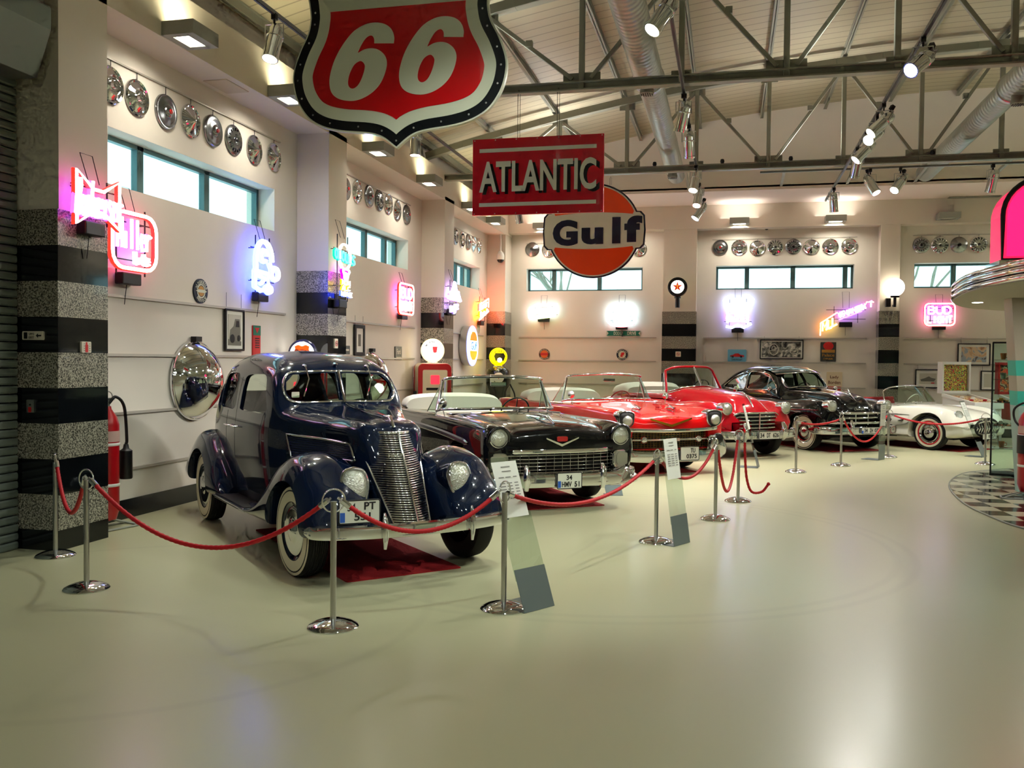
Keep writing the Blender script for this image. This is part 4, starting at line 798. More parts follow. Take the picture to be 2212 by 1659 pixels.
# leaning clear information stands
ACR = glass_mat('clear_acrylic', (236, 242, 238)); PLT = mat('stand_grey_metal', (112, 122, 124), .4, .4)
def stand(b0, b1, t0, t1, ztop, label):
    B0, B1 = on_floor(*b0), on_floor(*b1); T0, T1 = on(*t0, 2, ztop), on(*t1, 2, ztop)
    w = ((B1-B0).length+(T1-T0).length)/2*.5+.14; mid = (B0+B1)/2; tm = (T0+T1)/2; xd = (B1-B0)+(T1-T0); xd.z = 0; xd.normalize()
    t = thing('information_stand', label, 'information stand', mid, atan2(xd.y, xd.x), 'clear leaning information stands')
    lean = tm-mid; back = Vector((-xd.y, xd.x, 0)); side = lean.dot(xd); dep = lean.dot(back); wd = .29
    def pt(s, f, off=0): return (s*wd/2+0*f, dep*f-off*.9, ztop*f+off*.4)
    def slab(f0, f1, sc, off, th):
        m = MB(); a = [pt(-sc, f0, off), pt(sc, f0, off), pt(sc, f1, off), pt(-sc, f1, off)]; n = Vector((0, -ztop, dep)).normalized()*-th
        m.add(a+[tuple(Vector(v)+n) for v in a], [(0, 1, 2, 3), (7, 6, 5, 4), (0, 4, 5, 1), (1, 5, 6, 2), (2, 6, 7, 3), (3, 7, 4, 0)]); return m
    slab(.2, 1, 1, 0, .005).build('panel', ACR, t)
    m = slab(0, .27, 1.0, .006, .004); m.span((-wd/2, 0, 0), (wd/2, .3, .006)); m.build('foot', PLT, t)
    o = slab(.6, .97, .82, .004, .002).build('paper_sheet', PAPER, t)
    m = MB()
    for i, f in enumerate((.93, .9, .86, .82, .8, .78, .76, .74, .72)):
        for s0, s1 in (((-.3, .3),) if i in (0, 1) else ((-.6, -.25), (-.15, .2), (.35, .6))):
            a = [(s0*wd/2, dep*f-.008, ztop*f+.003), (s1*wd/2, dep*f-.008, ztop*f+.003), (s1*wd/2, dep*(f+.007)-.008, ztop*(f+.007)+.003), (s0*wd/2, dep*(f+.007)-.008, ztop*(f+.007)+.003)]; m.add(a, [(0, 1, 2, 3)])
    m.build('print', mat('print_ink', (140, 138, 130), .8), o)
stand((1130, 1324), (1199, 1310), (1070, 990), (1130, 983), 1.0, 'nearest clear information stand, in front of the black convertible')
stand((1449, 1180), (1496, 1173), (1400, 947), (1439, 940), 1.0, 'clear information stand before the bright red convertible')
stand((1632, 1012), (1644, 1008), (1586, 880), (1603, 872), 1.02, 'clear information stand seen edge-on before the dark red convertible')
stand((1890, 995), (1917, 992), (1860, 875), (1888, 872), 1.0, 'clear information stand in front of the black saloon')
stand((2117, 988), (2136, 987), (2092, 865), (2115, 862), 1.02, 'clear information stand before the white roadster')
p = on_floor(1330, 1071); t = thing('metal_foot_plate', 'grey metal foot plate on the floor by the black convertible tyre', 'plate', p, RAD(20))
m = MB(); w_ = .19; m.add([(-w_/2-.02, 0, 0), (w_/2, 0, 0), (w_/2-.02, .12, .21), (-w_/2-.05, .12, .21)], [(0, 1, 2, 3)]); m.add([(-w_/2-.02, .006, 0), (w_/2, .006, 0), (w_/2-.02, .126, .21), (-w_/2-.05, .126, .21)], [(3, 2, 1, 0)]); m.span((-w_/2-.02, 0, 0), (w_/2, .2, .006)); m.build('plate', PLT, t)
# fire extinguishers on wheeled frames
EXR = mat('extinguisher_red', (178, 10, 22), .3, coat=.4)
def extinguisher(loc, rz, h, r, label, hose=1):
    t = thing('fire_extinguisher', label, 'fire extinguisher', loc, rz); z0 = .13
    MB().lathe([(0, z0-.06), (r*.75, z0-.03), (r, z0+.06), (r, z0+h*.86), (r*.8, z0+h*.93), (r*.35, z0+h), (r*.3, z0+h+.03), (0, z0+h+.03)], 28).build('cylinder', EXR, t, 50)
    m = MB()
    for z in (.28, .66): m.lathe([(r+.001, z0+h*z), (r+.006, z0+h*z+.005), (r+.006, z0+h*z+.025), (r+.001, z0+h*z+.03)], 28, cap=False)
    m.build('band', WHITE, t, 50)
    MB().lathe([(r+.002, z0+h*.7), (r+.003, z0+h*.7), (r+.003, z0+h*.8), (r+.002, z0+h*.8)], 28, cap=False).build('label_sticker', mat('sticker_pale', (206, 170, 160), .6), t, 50)
    v = MB(); v.tube([(0, 0, z0+h+.02), (0, 0, z0+h+.09)], .022, 10); v.box((.02, 0, z0+h+.1), (.1, .03, .02)); v.build('valve', SATIN, t, 40); v = MB(); v.tube([(.055*cos(a), 0, z0+h+.12+.055*sin(a)) for a in np.linspace(0, 2*pi, 17)[:-1]], .006, 6, True); v.build('handwheel', SATIN, t, 60)
    s_ = hose
    if hose == 2: MB().tube(cat_rom([(0, -.02, z0+h+.06), (.07, -.03, z0+h+.08), (.17, -.03, z0+h+.0), (.16, -.03, z0+h-.14), (.08, .06, z0+h-.24), (0, .12, z0+h-.3)], 8), .014, 8).build('hose', BLACK, t, 60); MB().lathe([(r+.003, z0+h*.45), (r+.012, z0+h*.45), (r+.012, z0+h*.68), (r+.003, z0+h*.68)], 28, cap=False).build('black_sleeve', BLACK, t, 50)
    else:
        hp = cat_rom([(0, -.02, z0+h+.06), (.06*s_, -.04, z0+h+.12), (.16*s_, -.04, z0+h+.02), (.2*s_, -.03, z0+h*.72), (.2*s_, -.02, z0+h*.66)], 8)
        MB().tube(hp, .015, 8).build('hose', BLACK, t, 60)
        MB().lathe([(.022, z0+h*.66), (.03, z0+h*.62), (.06, z0+h*.6), (.062, z0+h*.34), (.055, z0+h*.33), (0, z0+h*.34)], 20, 'z', (.2*s_, -.02, 0)).build('horn', BLACK, t, 50)
    m = MB()
    for y in (-.12, .12): m.tube([(-.12, y, .012), (.3, y, .012)], .011, 8)
    m.tube([(.3, -.12, .012), (.3, .12, .012)], .011, 8); m.tube([(-.12, -.12, .012), (-.12, .12, .012)], .011, 8)
    for a in ((.28, -.1), (.28, .1), (-.1, -.1), (-.1, .1)): m.tube([(a[0], a[1], .012), (0, 0, z0-.02)], .009, 8)
    m.build('frame', GREYM, t, 60)
pe = on(233, 1100, 0, -5.86); extinguisher((-5.86, pe.y, 0), RAD(78), 1.04, .105, 'tall red fire extinguisher with black horn behind the first striped pillar')
pe = on_floor(2207, 1078); extinguisher((pe.x+.07, pe.y, 0), RAD(170), 1.0, .125, 'red fire extinguisher at the right picture edge on the chequered floor', 2)
# ================================================================ fuel pumps
def globe(t, z, r, rgb, body, face, glow):
    MB().lathe([(r*1.0*cos(a)*0+r*sin(a), .085*cos(a)) for a in np.linspace(pi*.12, pi*.88, 15)], 40, 'y', (0, 0, z+r+.03)).build('globe', body, t, 60)
    for s_ in (1, -1): MB().lathe([(r*.82, s_*.07), (r*.5, s_*.086), (0, s_*.09)], 36, 'y', (0, 0, z+r+.03)).build('globe_face', face, t, 60)
    m = MB(); m.lathe([(.12, z), (.12, z+.03), (.09, z+.05)], 24); m.build('globe_collar', CHROME, t, 40)
PUMPC = mat('pump_cream', (226, 214, 184), .35, coat=.3)
def pump(loc, rz, label, h, w, d, shell, front, style):
    t = thing('fuel_pump', label, 'fuel pump', loc, rz)
    m = MB()
    if style == 'box':
        m.prism(rrect(w, h-.08, .09, 6, 0, .04+h/2), -d/2, d/2); m.build('body', shell, t, bevel=.012)
        MB().span((-w/2-.02, -d/2-.02, 0), (w/2+.02, d/2+.02, .1)).build('base', BLACK, t, bevel=.01)
        for s_ in (-1, 1):
            f = MB(); f.prism(rrect(w+.03, h-.1, .1, 6, 0, .04+h/2), s_*(d/2-.02), s_*(d/2+.04)); f.build('front_frame', EXR, t, bevel=.015)
            f = MB(); f.prism(rrect(w-.14, .62, .03, 4, 0, h-.44), s_*(d/2+.035), s_*(d/2+.046)); q = f.build('dial_panel', PUMPC, t)
            f = MB(); f.prism(rrect(.17, .17, .02, 4, 0, h-.32), s_*(d/2+.04), s_*(d/2+.056)); f.build('dial', mat('dial_red_glow', (255, 60, 70), .4, emit=(255, 40, 60), strength=1.6), q)
            f = MB(); [f.prism(rrect(.34, .05, .008, 3, 0, h-.5-.1*i), s_*(d/2+.04), s_*(d/2+.052)) for i in range(3)]; f.build('price_window', DARK, q)
        hs_ = cat_rom([(w/2+.02, -.1, h*.62), (w/2+.14, -.16, h*.5), (w/2+.1, -.14, h*.28), (w/2+.03, -.05, h*.4)], 8); MB().tube(hs_, .016, 8).build('hose', BLACK, t, 60); MB().box((-w/2-.03, 0, h*.6), (.05, .06, .2)).build('nozzle_holder', DARK, t)
    else:
        m.lathe([(.3, .1), (.24, .2), (.22, .4), (.22, .9), (.26, 1.0), (.3, 1.1), (.3, 1.38), (.27, 1.46), (.18, 1.52), (0, 1.54)], 32); m.build('body', shell, t, 50); MB().lathe([(.34, 0), (.34, .08), (.3, .11)], 32).build('base', SATIN, t, 40)
        for s_ in (-1, 1): MB().lathe([(.13, s_*.27), (.13, s_*.31), (.1, s_*.318), (0, s_*.318)], 24, 'y', (0, 0, 1.26)).build('dial', PALE, t, 40); MB().box((0, -s_*.32, 1.28), (.02, .01, .1)).build('dial_hand', REDS, t)
        MB().box((-.16, -.26, 1.24), (.1, .1, .2)).build('badge_plate', PALE, t); hs_ = cat_rom([(.3, 0, 1.1), (.42, -.05, .8), (.36, -.1, .4), (.25, -.1, .6)], 8); MB().tube(hs_, .018, 8).build('hose', BLACK, t, 60)
    return t
YG = mat('globe_yellow_glow', (255, 230, 0), .4, emit=(255, 222, 0), strength=1.3); WG = mat('globe_cream_glow', (255, 240, 190), .4, emit=(255, 232, 170), strength=1.5); FW = mat('globe_white_glow', (255, 252, 245), .4, emit=(255, 250, 240), strength=2.2)
p = on(934, 820, 1, 16.85); t = pump((p.x, 16.85, 0), .5, 'red and cream fuel pump with a white globe in front of the third pillar', 1.62, .62, .5, PUMPC, EXR, 'box')
globe(t, 1.6, .235, 0, WG, FW, 0); m = MB(); m.prism([(-.05, .06), (.05, .06), (.035, -.05), (.01, -.06), (-.01, -.06), (-.035, -.05)], -.1, -.08, 'xz'); m.xf(Matrix.Translation((.03, 0, 1.88))); m.build('globe_badge', mat('badge_red', (210, 30, 50), .4, emit=(210, 30, 50), strength=.6), t)
m = MB(); st = len(m.v); arctext('MOBILGAS', .17, pi*.85, pi*.15, .04)(m, -.098); m.xf(Matrix.Translation((0, 0, 1.865))); m.build('globe_lettering', DARK, t)
light('pump_globe_glow', 'POINT', (p.x+.2, 16.5, 1.9), (0, 0, 0), 3.5, (1, .9, .6), shadow_soft_size=.2)
p = on(1076, 800, 1, 21.8); t = pump((p.x, 21.8, 0), .3, 'black rounded fuel pump with a yellow globe in the far left corner', 1.54, .6, .5, mat('pump_black', (8, 9, 10), .2, coat=.6), None, 'round')
globe(t, 1.52, .225, 0, YG, YG, 0); m = MB(); m.prism([(-.14, .02), (-.1, .09), (.1, .09), (.14, .02), (.1, -.1), (-.1, -.1)], -.1, -.085); m.xf(Matrix.Translation((.03, 0, 1.775))); o = m.build('globe_badge', BLACK, t)
m = MB(); arctext('POLLY', .15, pi*.8, pi*.2, .06)(m, -.1); m.xf(Matrix.Translation((.03, 0, 1.775))); m.build('globe_lettering', BLACK, t); m = MB(); m.prism(circ(.06, 16, 0, -.08), -.104, -.09); m.xf(Matrix.Translation((.03, 0, 1.775))); m.build('badge_white', FW, o)
light('pump_globe_glow', 'POINT', (p.x, 21.5, 1.8), (0, 0, 0), 5, (1, .85, .05), shadow_soft_size=.2)
p = on(654, 745, 1, 11.5); t = pump((p.x, 11.5, 0), .35, 'dark blue fuel pump with an orange shield globe, hidden behind the blue car', 1.6, .6, .45, mat('pump_navy', (16, 22, 60), .3, coat=.4), None, 'box'); t.name = 'fuel_pump'
globe(t, 1.52, .2, 0, mat('globe_navy', (16, 20, 70), .3, coat=.5), FW, 0)
sh = [(0, -.14), (.06, -.1), (.12, -.05), (.12, .01), (.09, .06), (.1, .1), (.05, .12), (0, .1)]; sh = sh+[(-x, z) for x, z in reversed(sh[1:-1])]
def at_g(mb): mb.xf(Matrix.Translation((0, 0, 1.75))); return mb
at_g(MB().prism(sh, -.1, -.085)).build('globe_badge', mat('badge_orange', (255, 90, 20), .4, emit=(255, 80, 10), strength=1.2), t)
at_g(MB().text('Phillips', 1, (0, -.102, .03), .003, fit=.19, fith=.06, bold=.03).text('66', 1, (0, -.102, -.05), .003, fit=.1, fith=.07, bold=.04)).build('globe_lettering', DARK, t)
# ================================================================ pinball machines
def pinball(loc, rz, label, cab, art, art2):
    t = thing('pinball_machine', label, 'pinball machine', loc, rz)   # front towards -y
    m = MB(); m.prism([(-1.15, .52), (-1.15, .86), (.05, 1.0), (.05, .52)], -.3, .3, 'yz'); m.build('cabinet', cab, t, bevel=.01)
    m = MB()
    for s_ in (-1, 1): m.prism([(-1.17, .84), (-1.17, .9), (.05, 1.05), (.05, .98)], s_*.27, s_*.32, 'yz')
    m.prism([(-1.19, .78), (-1.19, .9), (-1.12, .91), (-1.12, .78)], -.32, .32, 'yz'); m.build('rail', WHITE, t)
    m = MB(); m.add([(-.27, -1.1, .878), (.27, -1.1, .878), (.27, .0, 1.008), (-.27, .0, 1.008)], [(0, 1, 2, 3)]); o = m.build('playfield', art2, t)
    for x, y in ((-.12, -.4), (.1, -.45), (0, -.6), (-.15, -.8), (.15, -.8)): MB().lathe([(.04, 0), (.045, .03), (.02, .04), (0, .04)], 12, 'z', (x, y, .885+.118*(y+1.1))).build('bumper', WHITE if y > -.7 else EXR, o)
    m = MB()
    for s_ in (-1, 1):
        m.span((s_*.33-.0, .02, 1.05), (s_*.29, .22, 1.75)); 
    m.span((-.33, .02, 1.69), (.33, .22, 1.75)); m.span((-.33, .02, 1.05), (.33, .22, 1.11)); m.span((-.3, .1, 1.08), (.3, .22, 1.72)); m.build('backbox', cab, t, bevel=.006)
    MB().box((0, .09, 1.4), (.56, .02, .58)).build('backglass', art, t)
    m = MB()
    for x in (-.27, .27):
        for y in (-1.1, .0): MB().bar((x, y, .55), (x*1.04, y*1.03, 0), .05).build('leg', SATIN, t)
    MB().box((.0, -1.155, .68), (.2, .02, .16)).build('coin_door', SATIN, t)
artA = painting('backglass_art', [(40, 70, 40), (170, 40, 34), (206, 200, 90), (60, 130, 60), (200, 70, 40), (40, 50, 90)], 9, 2.5); artB = painting('playfield_art', [(190, 150, 70), (226, 214, 170), (150, 60, 40), (226, 206, 130)], 7)
p = on(2064, 815, 1, 21.9); pinball((p.x, 21.75, 0), .32, 'white pinball machine with a colourful backglass against the back wall', WHITE, artA, artB)
p2 = on(2150, 815, 1, 21.9); pinball((p2.x+.35, 21.75, 0), .1, 'red pinball machine half hidden behind the glass display case', EXR, painting('backglass_art_red', [(190, 30, 30), (220, 120, 60), (60, 40, 40), (200, 190, 150)], 8), artB)
# ================================================================ the diner front at the right
OUT = [(8.5, 7.6), (5.6, 8.35), (4.2, 8.95), (3.35, 9.65), (2.97, 10.25), (2.84, 10.95), (2.8, 12.0), (3.0, 13.6), (3.42, 14.9), (3.9, 15.6), (4.9, 16.2), (8.5, 16.6)]
oc = cat_rom(OUT, 5)
CHK = mat('chequered_tiles', (220, 214, 190), .15, coat=.3); nt, b = nodes(CHK)
tc = nt.nodes.new('ShaderNodeTexCoord'); ck = nt.nodes.new('ShaderNodeTexChecker'); ck.inputs['Scale'].default_value = 1/.33; ck.inputs[1].default_value = (*lin((216, 212, 186)), 1); ck.inputs[2].default_value = (*lin((18, 24, 22)), 1)
mp = nt.nodes.new('ShaderNodeMapping'); mp.inputs['Rotation'].default_value = (0, 0, RAD(-4)); mp.inputs['Location'].default_value = (.1, .12, .01)
nt.links.new(tc.outputs['Object'], mp.inputs[0]); nt.links.new(mp.outputs[0], ck.inputs[0]); nt.links.new(ck.outputs[0], b.inputs['Base Color'])
o = MB().prism(oc, 0, .012, 'xy').build('floor', CHK); o['kind'] = 'structure'; o.name = 'floor'
m = MB(); m.tube([(x, y, .008) for x, y in oc], .012, 6); o = m.build('trim_90', GREYM); o['kind'] = 'structure'
TEAL = mat('diner_teal', (62, 186, 168), .4); DPALE = mat('diner_pale_teal', (168, 200, 192), .5); DGREY = mat('diner_grey', (176, 168, 150), .6)
bx, by = 3.72, 12.95
t = thing('diner_building', 'diner front with turquoise stripes and a chrome banded canopy at the right edge', 'building', (bx, by, 0))
def wallpoly(z0, z1):
    f = lambda z: -.02-.07*z                                      # the pier widens upwards
    return [(f(z0), 0, z0), (f(z1), 0, z1)]
zz = [0, .95, 1.16, 1.35, 1.55, 1.75, 2.6]; cl = [DPALE, DPALE, TEAL, DGREY, TEAL, DGREY, DGREY]; m = MB(); f = lambda z: .03-.075*z
for i, mi in zip(range(6), (0, 0, 1, 2, 1, 2)):
    z0, z1 = zz[i], zz[i+1]
    m.add([(f(z0), 0, z0), (4.5, 0, z0), (4.5, .35, z0), (f(z0)+.0, .35, z0), (f(z1), 0, z1), (4.5, 0, z1), (4.5, .35, z1), (f(z1), .35, z1)], [(0, 1, 5, 4), (2, 3, 7, 6), (3, 0, 4, 7), (1, 2, 6, 5)], mi)
m.build('pier', [DPALE, TEAL, DGREY], t)
co = [(x-bx, y-by) for x, y in oc]
m = MB(); m.prism(co, 2.56, 2.6, 'xy'); m.prism(inset(co, .06), 2.6, 2.72, 'xy'); m.build('canopy', DGREY, t)
m = MB()
for z in (2.6, 2.675, 2.75): m.tube([(x, y, z) for x, y in co], .034, 10)
m.build('chrome_band', CHROME, t, 60)
for x, y in ((-.4, -1.6), (.25, -2.2), (-.35, .9)): MB().lathe([(.06, 2.555), (.07, 2.556), (.06, 2.56)], 20, 'z', (x, y, 0)).build('downlight', LAMPW, t)
light('canopy_light', 'AREA', (bx+.2, by-1.5, 2.52), (bx+.2, by-1.5, 0), 22, (1, .95, .85), size=.6)
m = MB(); m.span((.6, -1.6, 0), (4.5, -1.5, 2.56)); m.build('back_wall', DGREY, t)
PINK = mat('pink_glow', (255, 20, 100), .4, emit=(255, 24, 92), strength=1.9); PINK2 = mat('pink_side_glow', (255, 40, 90), .4, emit=(255, 30, 80), strength=1.3)
p = on(2160, 570, 1, 11.0); t = thing('arched_light_sign', 'glowing pink arched light box standing on the diner canopy', 'light sign', (p.x+.6, 11.0, 2.722))
ar = [(-.58, .12)]+[(-.58, .62)]+[(-.58+.4-.4*cos(a), .62+.4*sin(a)) for a in np.linspace(.15, pi/2, 8)]; ar = ar+[(-x, z) for x, z in reversed(ar)]
MB().prism(ar, .02, .48).build('light_box', PINK2, t); MB().prism(inset(ar, .05), -.012, .03).build('front_panel', PINK, t)
m = MB(); m.tube([(x, 0, z) for x, z in ar], .028, 8, True); m.build('frame', DARK, t, 60); MB().span((-.62, -.05, 0), (.62, .5, .12)).build('base', CHROME, t)
light('pink_sign_glow', 'AREA', (p.x+.6, 10.9, 3.3), (p.x+.2, 6, 2.8), 4, (1, .1, .4), size=.8)
# glass display case with models
p = on_floor(2139, 1028); t = thing('display_case', 'tall glass display case with model cars behind the diner pier', 'display case', (p.x, p.y, .012), RAD(-15))
m = MB(); m.span((-.012, -.012, 0), (.012, .012, 2.02))
for x, y in ((.8, 0), (0, .45), (.8, .45)): m.span((x-.004, y-.004, 0), (x+.004, y+.004, 2.02), 1)
for z in (.02, 2.02):
    for y in (0, .45): m.span((0, y-.006, z-.008), (.8, y+.006, z+.008))
    for x in (0, .8): m.span((x-.006, 0, z-.008), (x+.006, .45, z+.008))
m.build('frame', [BLACK, SATIN], t)
for z in (.4, .75, 1.1, 1.45, 1.75): MB().span((.01, .01, z), (.79, .44, z+.008)).build('shelf', GLASS, t)
MB().span((.01, -.003, .03), (.79, .003, 2.0)).build('front_pane', GLASS, t); MB().span((-.003, .01, .03), (.003, .44, 2.0)).build('side_pane', GLASS, t); MB().span((0, 0, 0), (.8, .45, .03)).build('base', BLACK, t)
R8 = Matrix.Rotation(RAD(-15), 3, 'Z'); shn = {.4: 'lowest', .75: 'second', 1.1: 'middle', 1.45: 'fourth', 1.75: 'top'}
cols = [(226, 110, 40), (190, 30, 30), (236, 220, 200), (40, 90, 120), (240, 160, 60), (150, 30, 40), (210, 200, 180), (60, 60, 64)]; cn = ['orange', 'red', 'white', 'blue', 'amber', 'dark red', 'cream', 'charcoal']; kk = 0
for z in (.4, .75, 1.1, 1.45, 1.75):
    for x in (.14, .34):
        c_ = R8 @ Vector((x, .2, 0)); lc = (p.x+c_.x, p.y+c_.y, .012+z+.009); ma = mat('model_'+cn[kk % 8].replace(' ', '_'), cols[kk % 8], .3, coat=.5)
        if z in (.75, 1.1):
            q_ = thing('model_car', '%s model car on the %s shelf of the glass case, %s one' % (cn[kk % 8], shn[z], 'left' if x < .2 else 'right'), 'model car', lc, RAD(-50))
            m = MB(); m.prism([(-.08, .015), (-.085, .035), (-.045, .04), (-.025, .065), (.02, .065), (.04, .042), (.08, .036), (.085, .015)], -.03, .03); m.build('body', ma, q_, bevel=.004)
            for wx in (-.05, .05): m = MB(); m.lathe([(.016, -.033), (.016, .033)], 14, 'y', (wx, 0, .016)); m.build('wheel', RUBBER, q_)
        else:
            q_ = thing('souvenir_cup', '%s cup on the %s shelf of the glass case, %s one' % (cn[kk % 8], shn[z], 'left' if x < .2 else 'right'), 'cup', lc)
            MB().lathe([(0, .002), (.03, .002), (.035, .02), (.045, .1), (.04, .1), (.03, .02), (0, .015)], 20).build('bowl', ma, q_, 40); MB().tube([(.04, 0, .08), (.07, 0, .07), (.07, 0, .04), (.038, 0, .03)], .005, 6).build('handle', ma, q_)
        kk += 1

# ================================================================ bare trees outside
BARK = mat('pale_bark', (150, 140, 124), .9)
def bare_tree(x, y, h, seed, label):
    rnd = random.Random(seed); m = MB()
    def br(p, d, l, r, n):
        q = p+d*l; m.tube([p, (p+q)/2+Vector((rnd.uniform(-.05, .05), rnd.uniform(-.05, .05), 0))*l, q], [r, r*.85, r*.7], 5, cap=False)
        if n:
            for _ in range(3): br(q, (d+Vector((rnd.uniform(-.7, .7), rnd.uniform(-.4, .4), rnd.uniform(-.1, .5)))).normalized(), l*.72, r*.62, n-1)
    br(Vector((0, 0, 0)), Vector((0, 0, 1)), h*.3, .09, 5); o = tag(m.build('bare_tree', BARK), label, 'tree'); o.location = (x, y, 0)
bare_tree(4.9, 26.5, 7, 3, 'bare tree outside the right back window'); bare_tree(-4.4, 27.5, 7, 8, 'bare tree outside the left back window')
# ================================================================ cars
def paint(name, rgb, rough=.35): return mat(name, rgb, rough, coat=1, spec=.12)
def pchip(xs, ys, xq):
    xs = np.array(xs, float); ys = np.array(ys, float); h = np.diff(xs); d = np.diff(ys, axis=0)/h[:, None]; m = np.zeros_like(ys)
    for i in range(1, len(xs)-1):
        a, b = d[i-1], d[i]; w1 = 2*h[i]+h[i-1]; w2 = h[i]+2*h[i-1]; ok = a*b > 0
        with np.errstate(divide='ignore', invalid='ignore'): v = (w1+w2)/(w1/a+w2/b)
        m[i] = np.where(ok, v, 0)
    m[0] = d[0]; m[-1] = d[-1]; out = []
    for x in xq:
        i = min(max(int(np.searchsorted(xs, x))-1, 0), len(xs)-2); t = (x-xs[i])/h[i]
        out.append((2*t**3-3*t**2+1)*ys[i]+(t**3-2*t**2+t)*h[i]*m[i]+(-2*t**3+3*t**2)*ys[i+1]+(t**3-t**2)*h[i]*m[i+1])
    return np.array(out)
class Loft:
    """a body skin through half cross-sections (y, z), listed bottom to top; mirrored about y = 0 unless ring"""
    def __init__(s, st, nv=4, nu=5, corners=(), ring=False):
        st = sorted(st, key=lambda q: q[0]); s.ring = ring; xs = [q[0] for q in st]; A = np.array([[c for p in q[1] for c in p] for q in st], float)
        xq = []
        for a, b in zip(xs, xs[1:]): xq += list(np.linspace(a, b, nu, endpoint=False))
        xq.append(xs[-1]); R = pchip(xs, A, xq).reshape(len(xq), -1, 2); s.x = np.array(xq); rows = []
        for r in R:
            if ring: row = cat_rom([tuple(p) for p in r], nv, True)
            else:
                cs = [0]+list(corners)+[len(r)-1]; row = []
                for a, b in zip(cs, cs[1:]):
                    seg = [tuple(p) for p in r[a:b+1]]
                    if b == len(r)-1: ext = seg+[(-seg[-2][0], seg[-2][1])]; q = cat_rom(ext, nv)[:(len(seg)-1)*nv+1]   # smooth over the centre line
                    else: q = cat_rom(seg, nv)
                    row += q[:-1] if b != len(r)-1 else q
            rows.append(row)
        s.rows = rows
    def full(s):
        if s.ring: return [[(x, y, z) for y, z in r] for x, r in zip(s.x, s.rows)]
        return [[(x, y, z) for y, z in r]+[(x, -y, z) for y, z in reversed(r[:-1])] for x, r in zip(s.x, s.rows)]
    def mb(s, flip=1):
        m = MB(); G = s.full()
        if flip < 0: G = [[(x, -y, z) for x, y, z in r] for r in G]
        m.grid(G, wrap=True); n = len(G[0]); m.f.append(tuple(range(n))); m.f.append(tuple(range((len(G)-1)*n, len(G)*n))); m.m += [0, 0]; return m
    def row(s, x):
        i = min(max(int(np.searchsorted(s.x, x))-1, 0), len(s.x)-2); t = (x-s.x[i])/(s.x[i+1]-s.x[i])
        return [(a[0]+(b[0]-a[0])*t, a[1]+(b[1]-a[1])*t) for a, b in zip(s.rows[i], s.rows[i+1])]
    def yat(s, x, z):                                            # outermost half width at a height
        best = 0; r = s.row(x)
        for a, b in zip(r, r[1:]):
            if (a[1]-z)*(b[1]-z) <= 0 and a[1] != b[1]: best = max(best, a[0]+(b[0]-a[0])*(z-a[1])/(b[1]-a[1]))
        return best
    def zat(s, x, y):                                            # top of the skin over a half width
        best = 0; r = s.row(x); y = abs(y)
        for a, b in zip(r, r[1:]):
            if (a[0]-y)*(b[0]-y) <= 0:
                best = max(best, a[1] if a[0] == b[0] else a[1]+(b[1]-a[1])*(y-a[0])/(b[0]-a[0]))
        return best
def cyl_cut(x, y0, y1, z, r):
    return MB().lathe([(r, -y0), (r, -y1)], 40, 'y', (x, 0, z)).build('cut', WHITE)
def prism_cut(poly, d0, d1, plane): return MB().prism(poly, d0, d1, plane).build('cut', WHITE)
def wheel(car, x, y, R, w, style, steer=0):
    s_ = 1 if y > 0 else -1                                      # lathe height points outwards
    M_ = Matrix.Translation((x, y, R)) @ Matrix.Rotation(steer, 4, 'Z')
    def lt(prof, n=44):
        m = MB(); m.lathe([(r, -s_*h) for r, h in prof], n, 'y', cap=False); return m.xf(M_)
    b = R*.62
    tread = []
    for i in range(9): u = -w*.42+w*.84*i/8; tread += [(R-.008*abs(2*i/8-1)**2, u-.003), (R-.008*abs(2*i/8-1)**2-.006, u)]
    o = lt([(b, -w*.45), (b+.02, -w*.5), (R*.85, -w*.54), (R-.02, -w*.47)]+tread+[(R-.02, w*.47), (R*.88, w*.53), (b+.02, w*.5), (b, w*.45), (b-.03, w*.3)]).build('wheel', RUBBER, car, 50)
    if style.get('white'):
        a0, a1 = style['white']; lt([(R*a1, w*.505), (R*(a1*.6+a0*.4), w*.535), (R*(a0*.7+a1*.3), w*.535), (R*a0, w*.505)]).build('whitewall', WHITEW, o, 50)
    lt([(b, w*.46), (b-.02, w*.4), (b-.045, w*.3), (b*.45, w*.28), (0, w*.28)]).build('rim', style.get('rim', CHROME), o, 50)
    h = b*.86; lt([(h, w*.42), (h-.012, w*.47), (h-.03, w*.44), (h*.62, w*.5), (h*.5, w*.46), (h*.42, w*.52), (h*.2, w*.6), (0, w*.62)]).build('hubcap', CHROME, o, 50)
    return o
LENS = mat('headlamp_lens', (200, 202, 190), .16, .8, coat=.8, bump=1, scale=90)
def lamp(car, x, y, z, r, tilt=0, name='headlight', depth=.05, yaw=0, out=None, back=.16, lens=None):
    """round headlamp facing +x: bezel with lens as its sub-part"""
    Mx = Matrix.Translation((x, y, z)) @ Matrix.Rotation(yaw, 4, 'Z') @ Matrix.Rotation(-tilt, 4, 'Y')
    sh = out or circ(r, 36); k = len(sh)
    def ring(f, d): return [(d, a*f, b_*f) for a, b_ in sh]
    m = MB(); m.grid([ring(1.1, -back), ring(1.12, -.01), ring(1.1, .012), ring(1.0, .018), ring(.94, .004)], wrap=True); o = m.xf(Mx).build(name, CHROME, car, 60)
    m = MB(); m.grid([ring(.96, .004), ring(.8, .022), ring(.5, .036), ring(.2, .042), ring(.02, .043)], wrap=True); m.xf(Mx).build('lens', lens or LENS, o, 180)
    return o
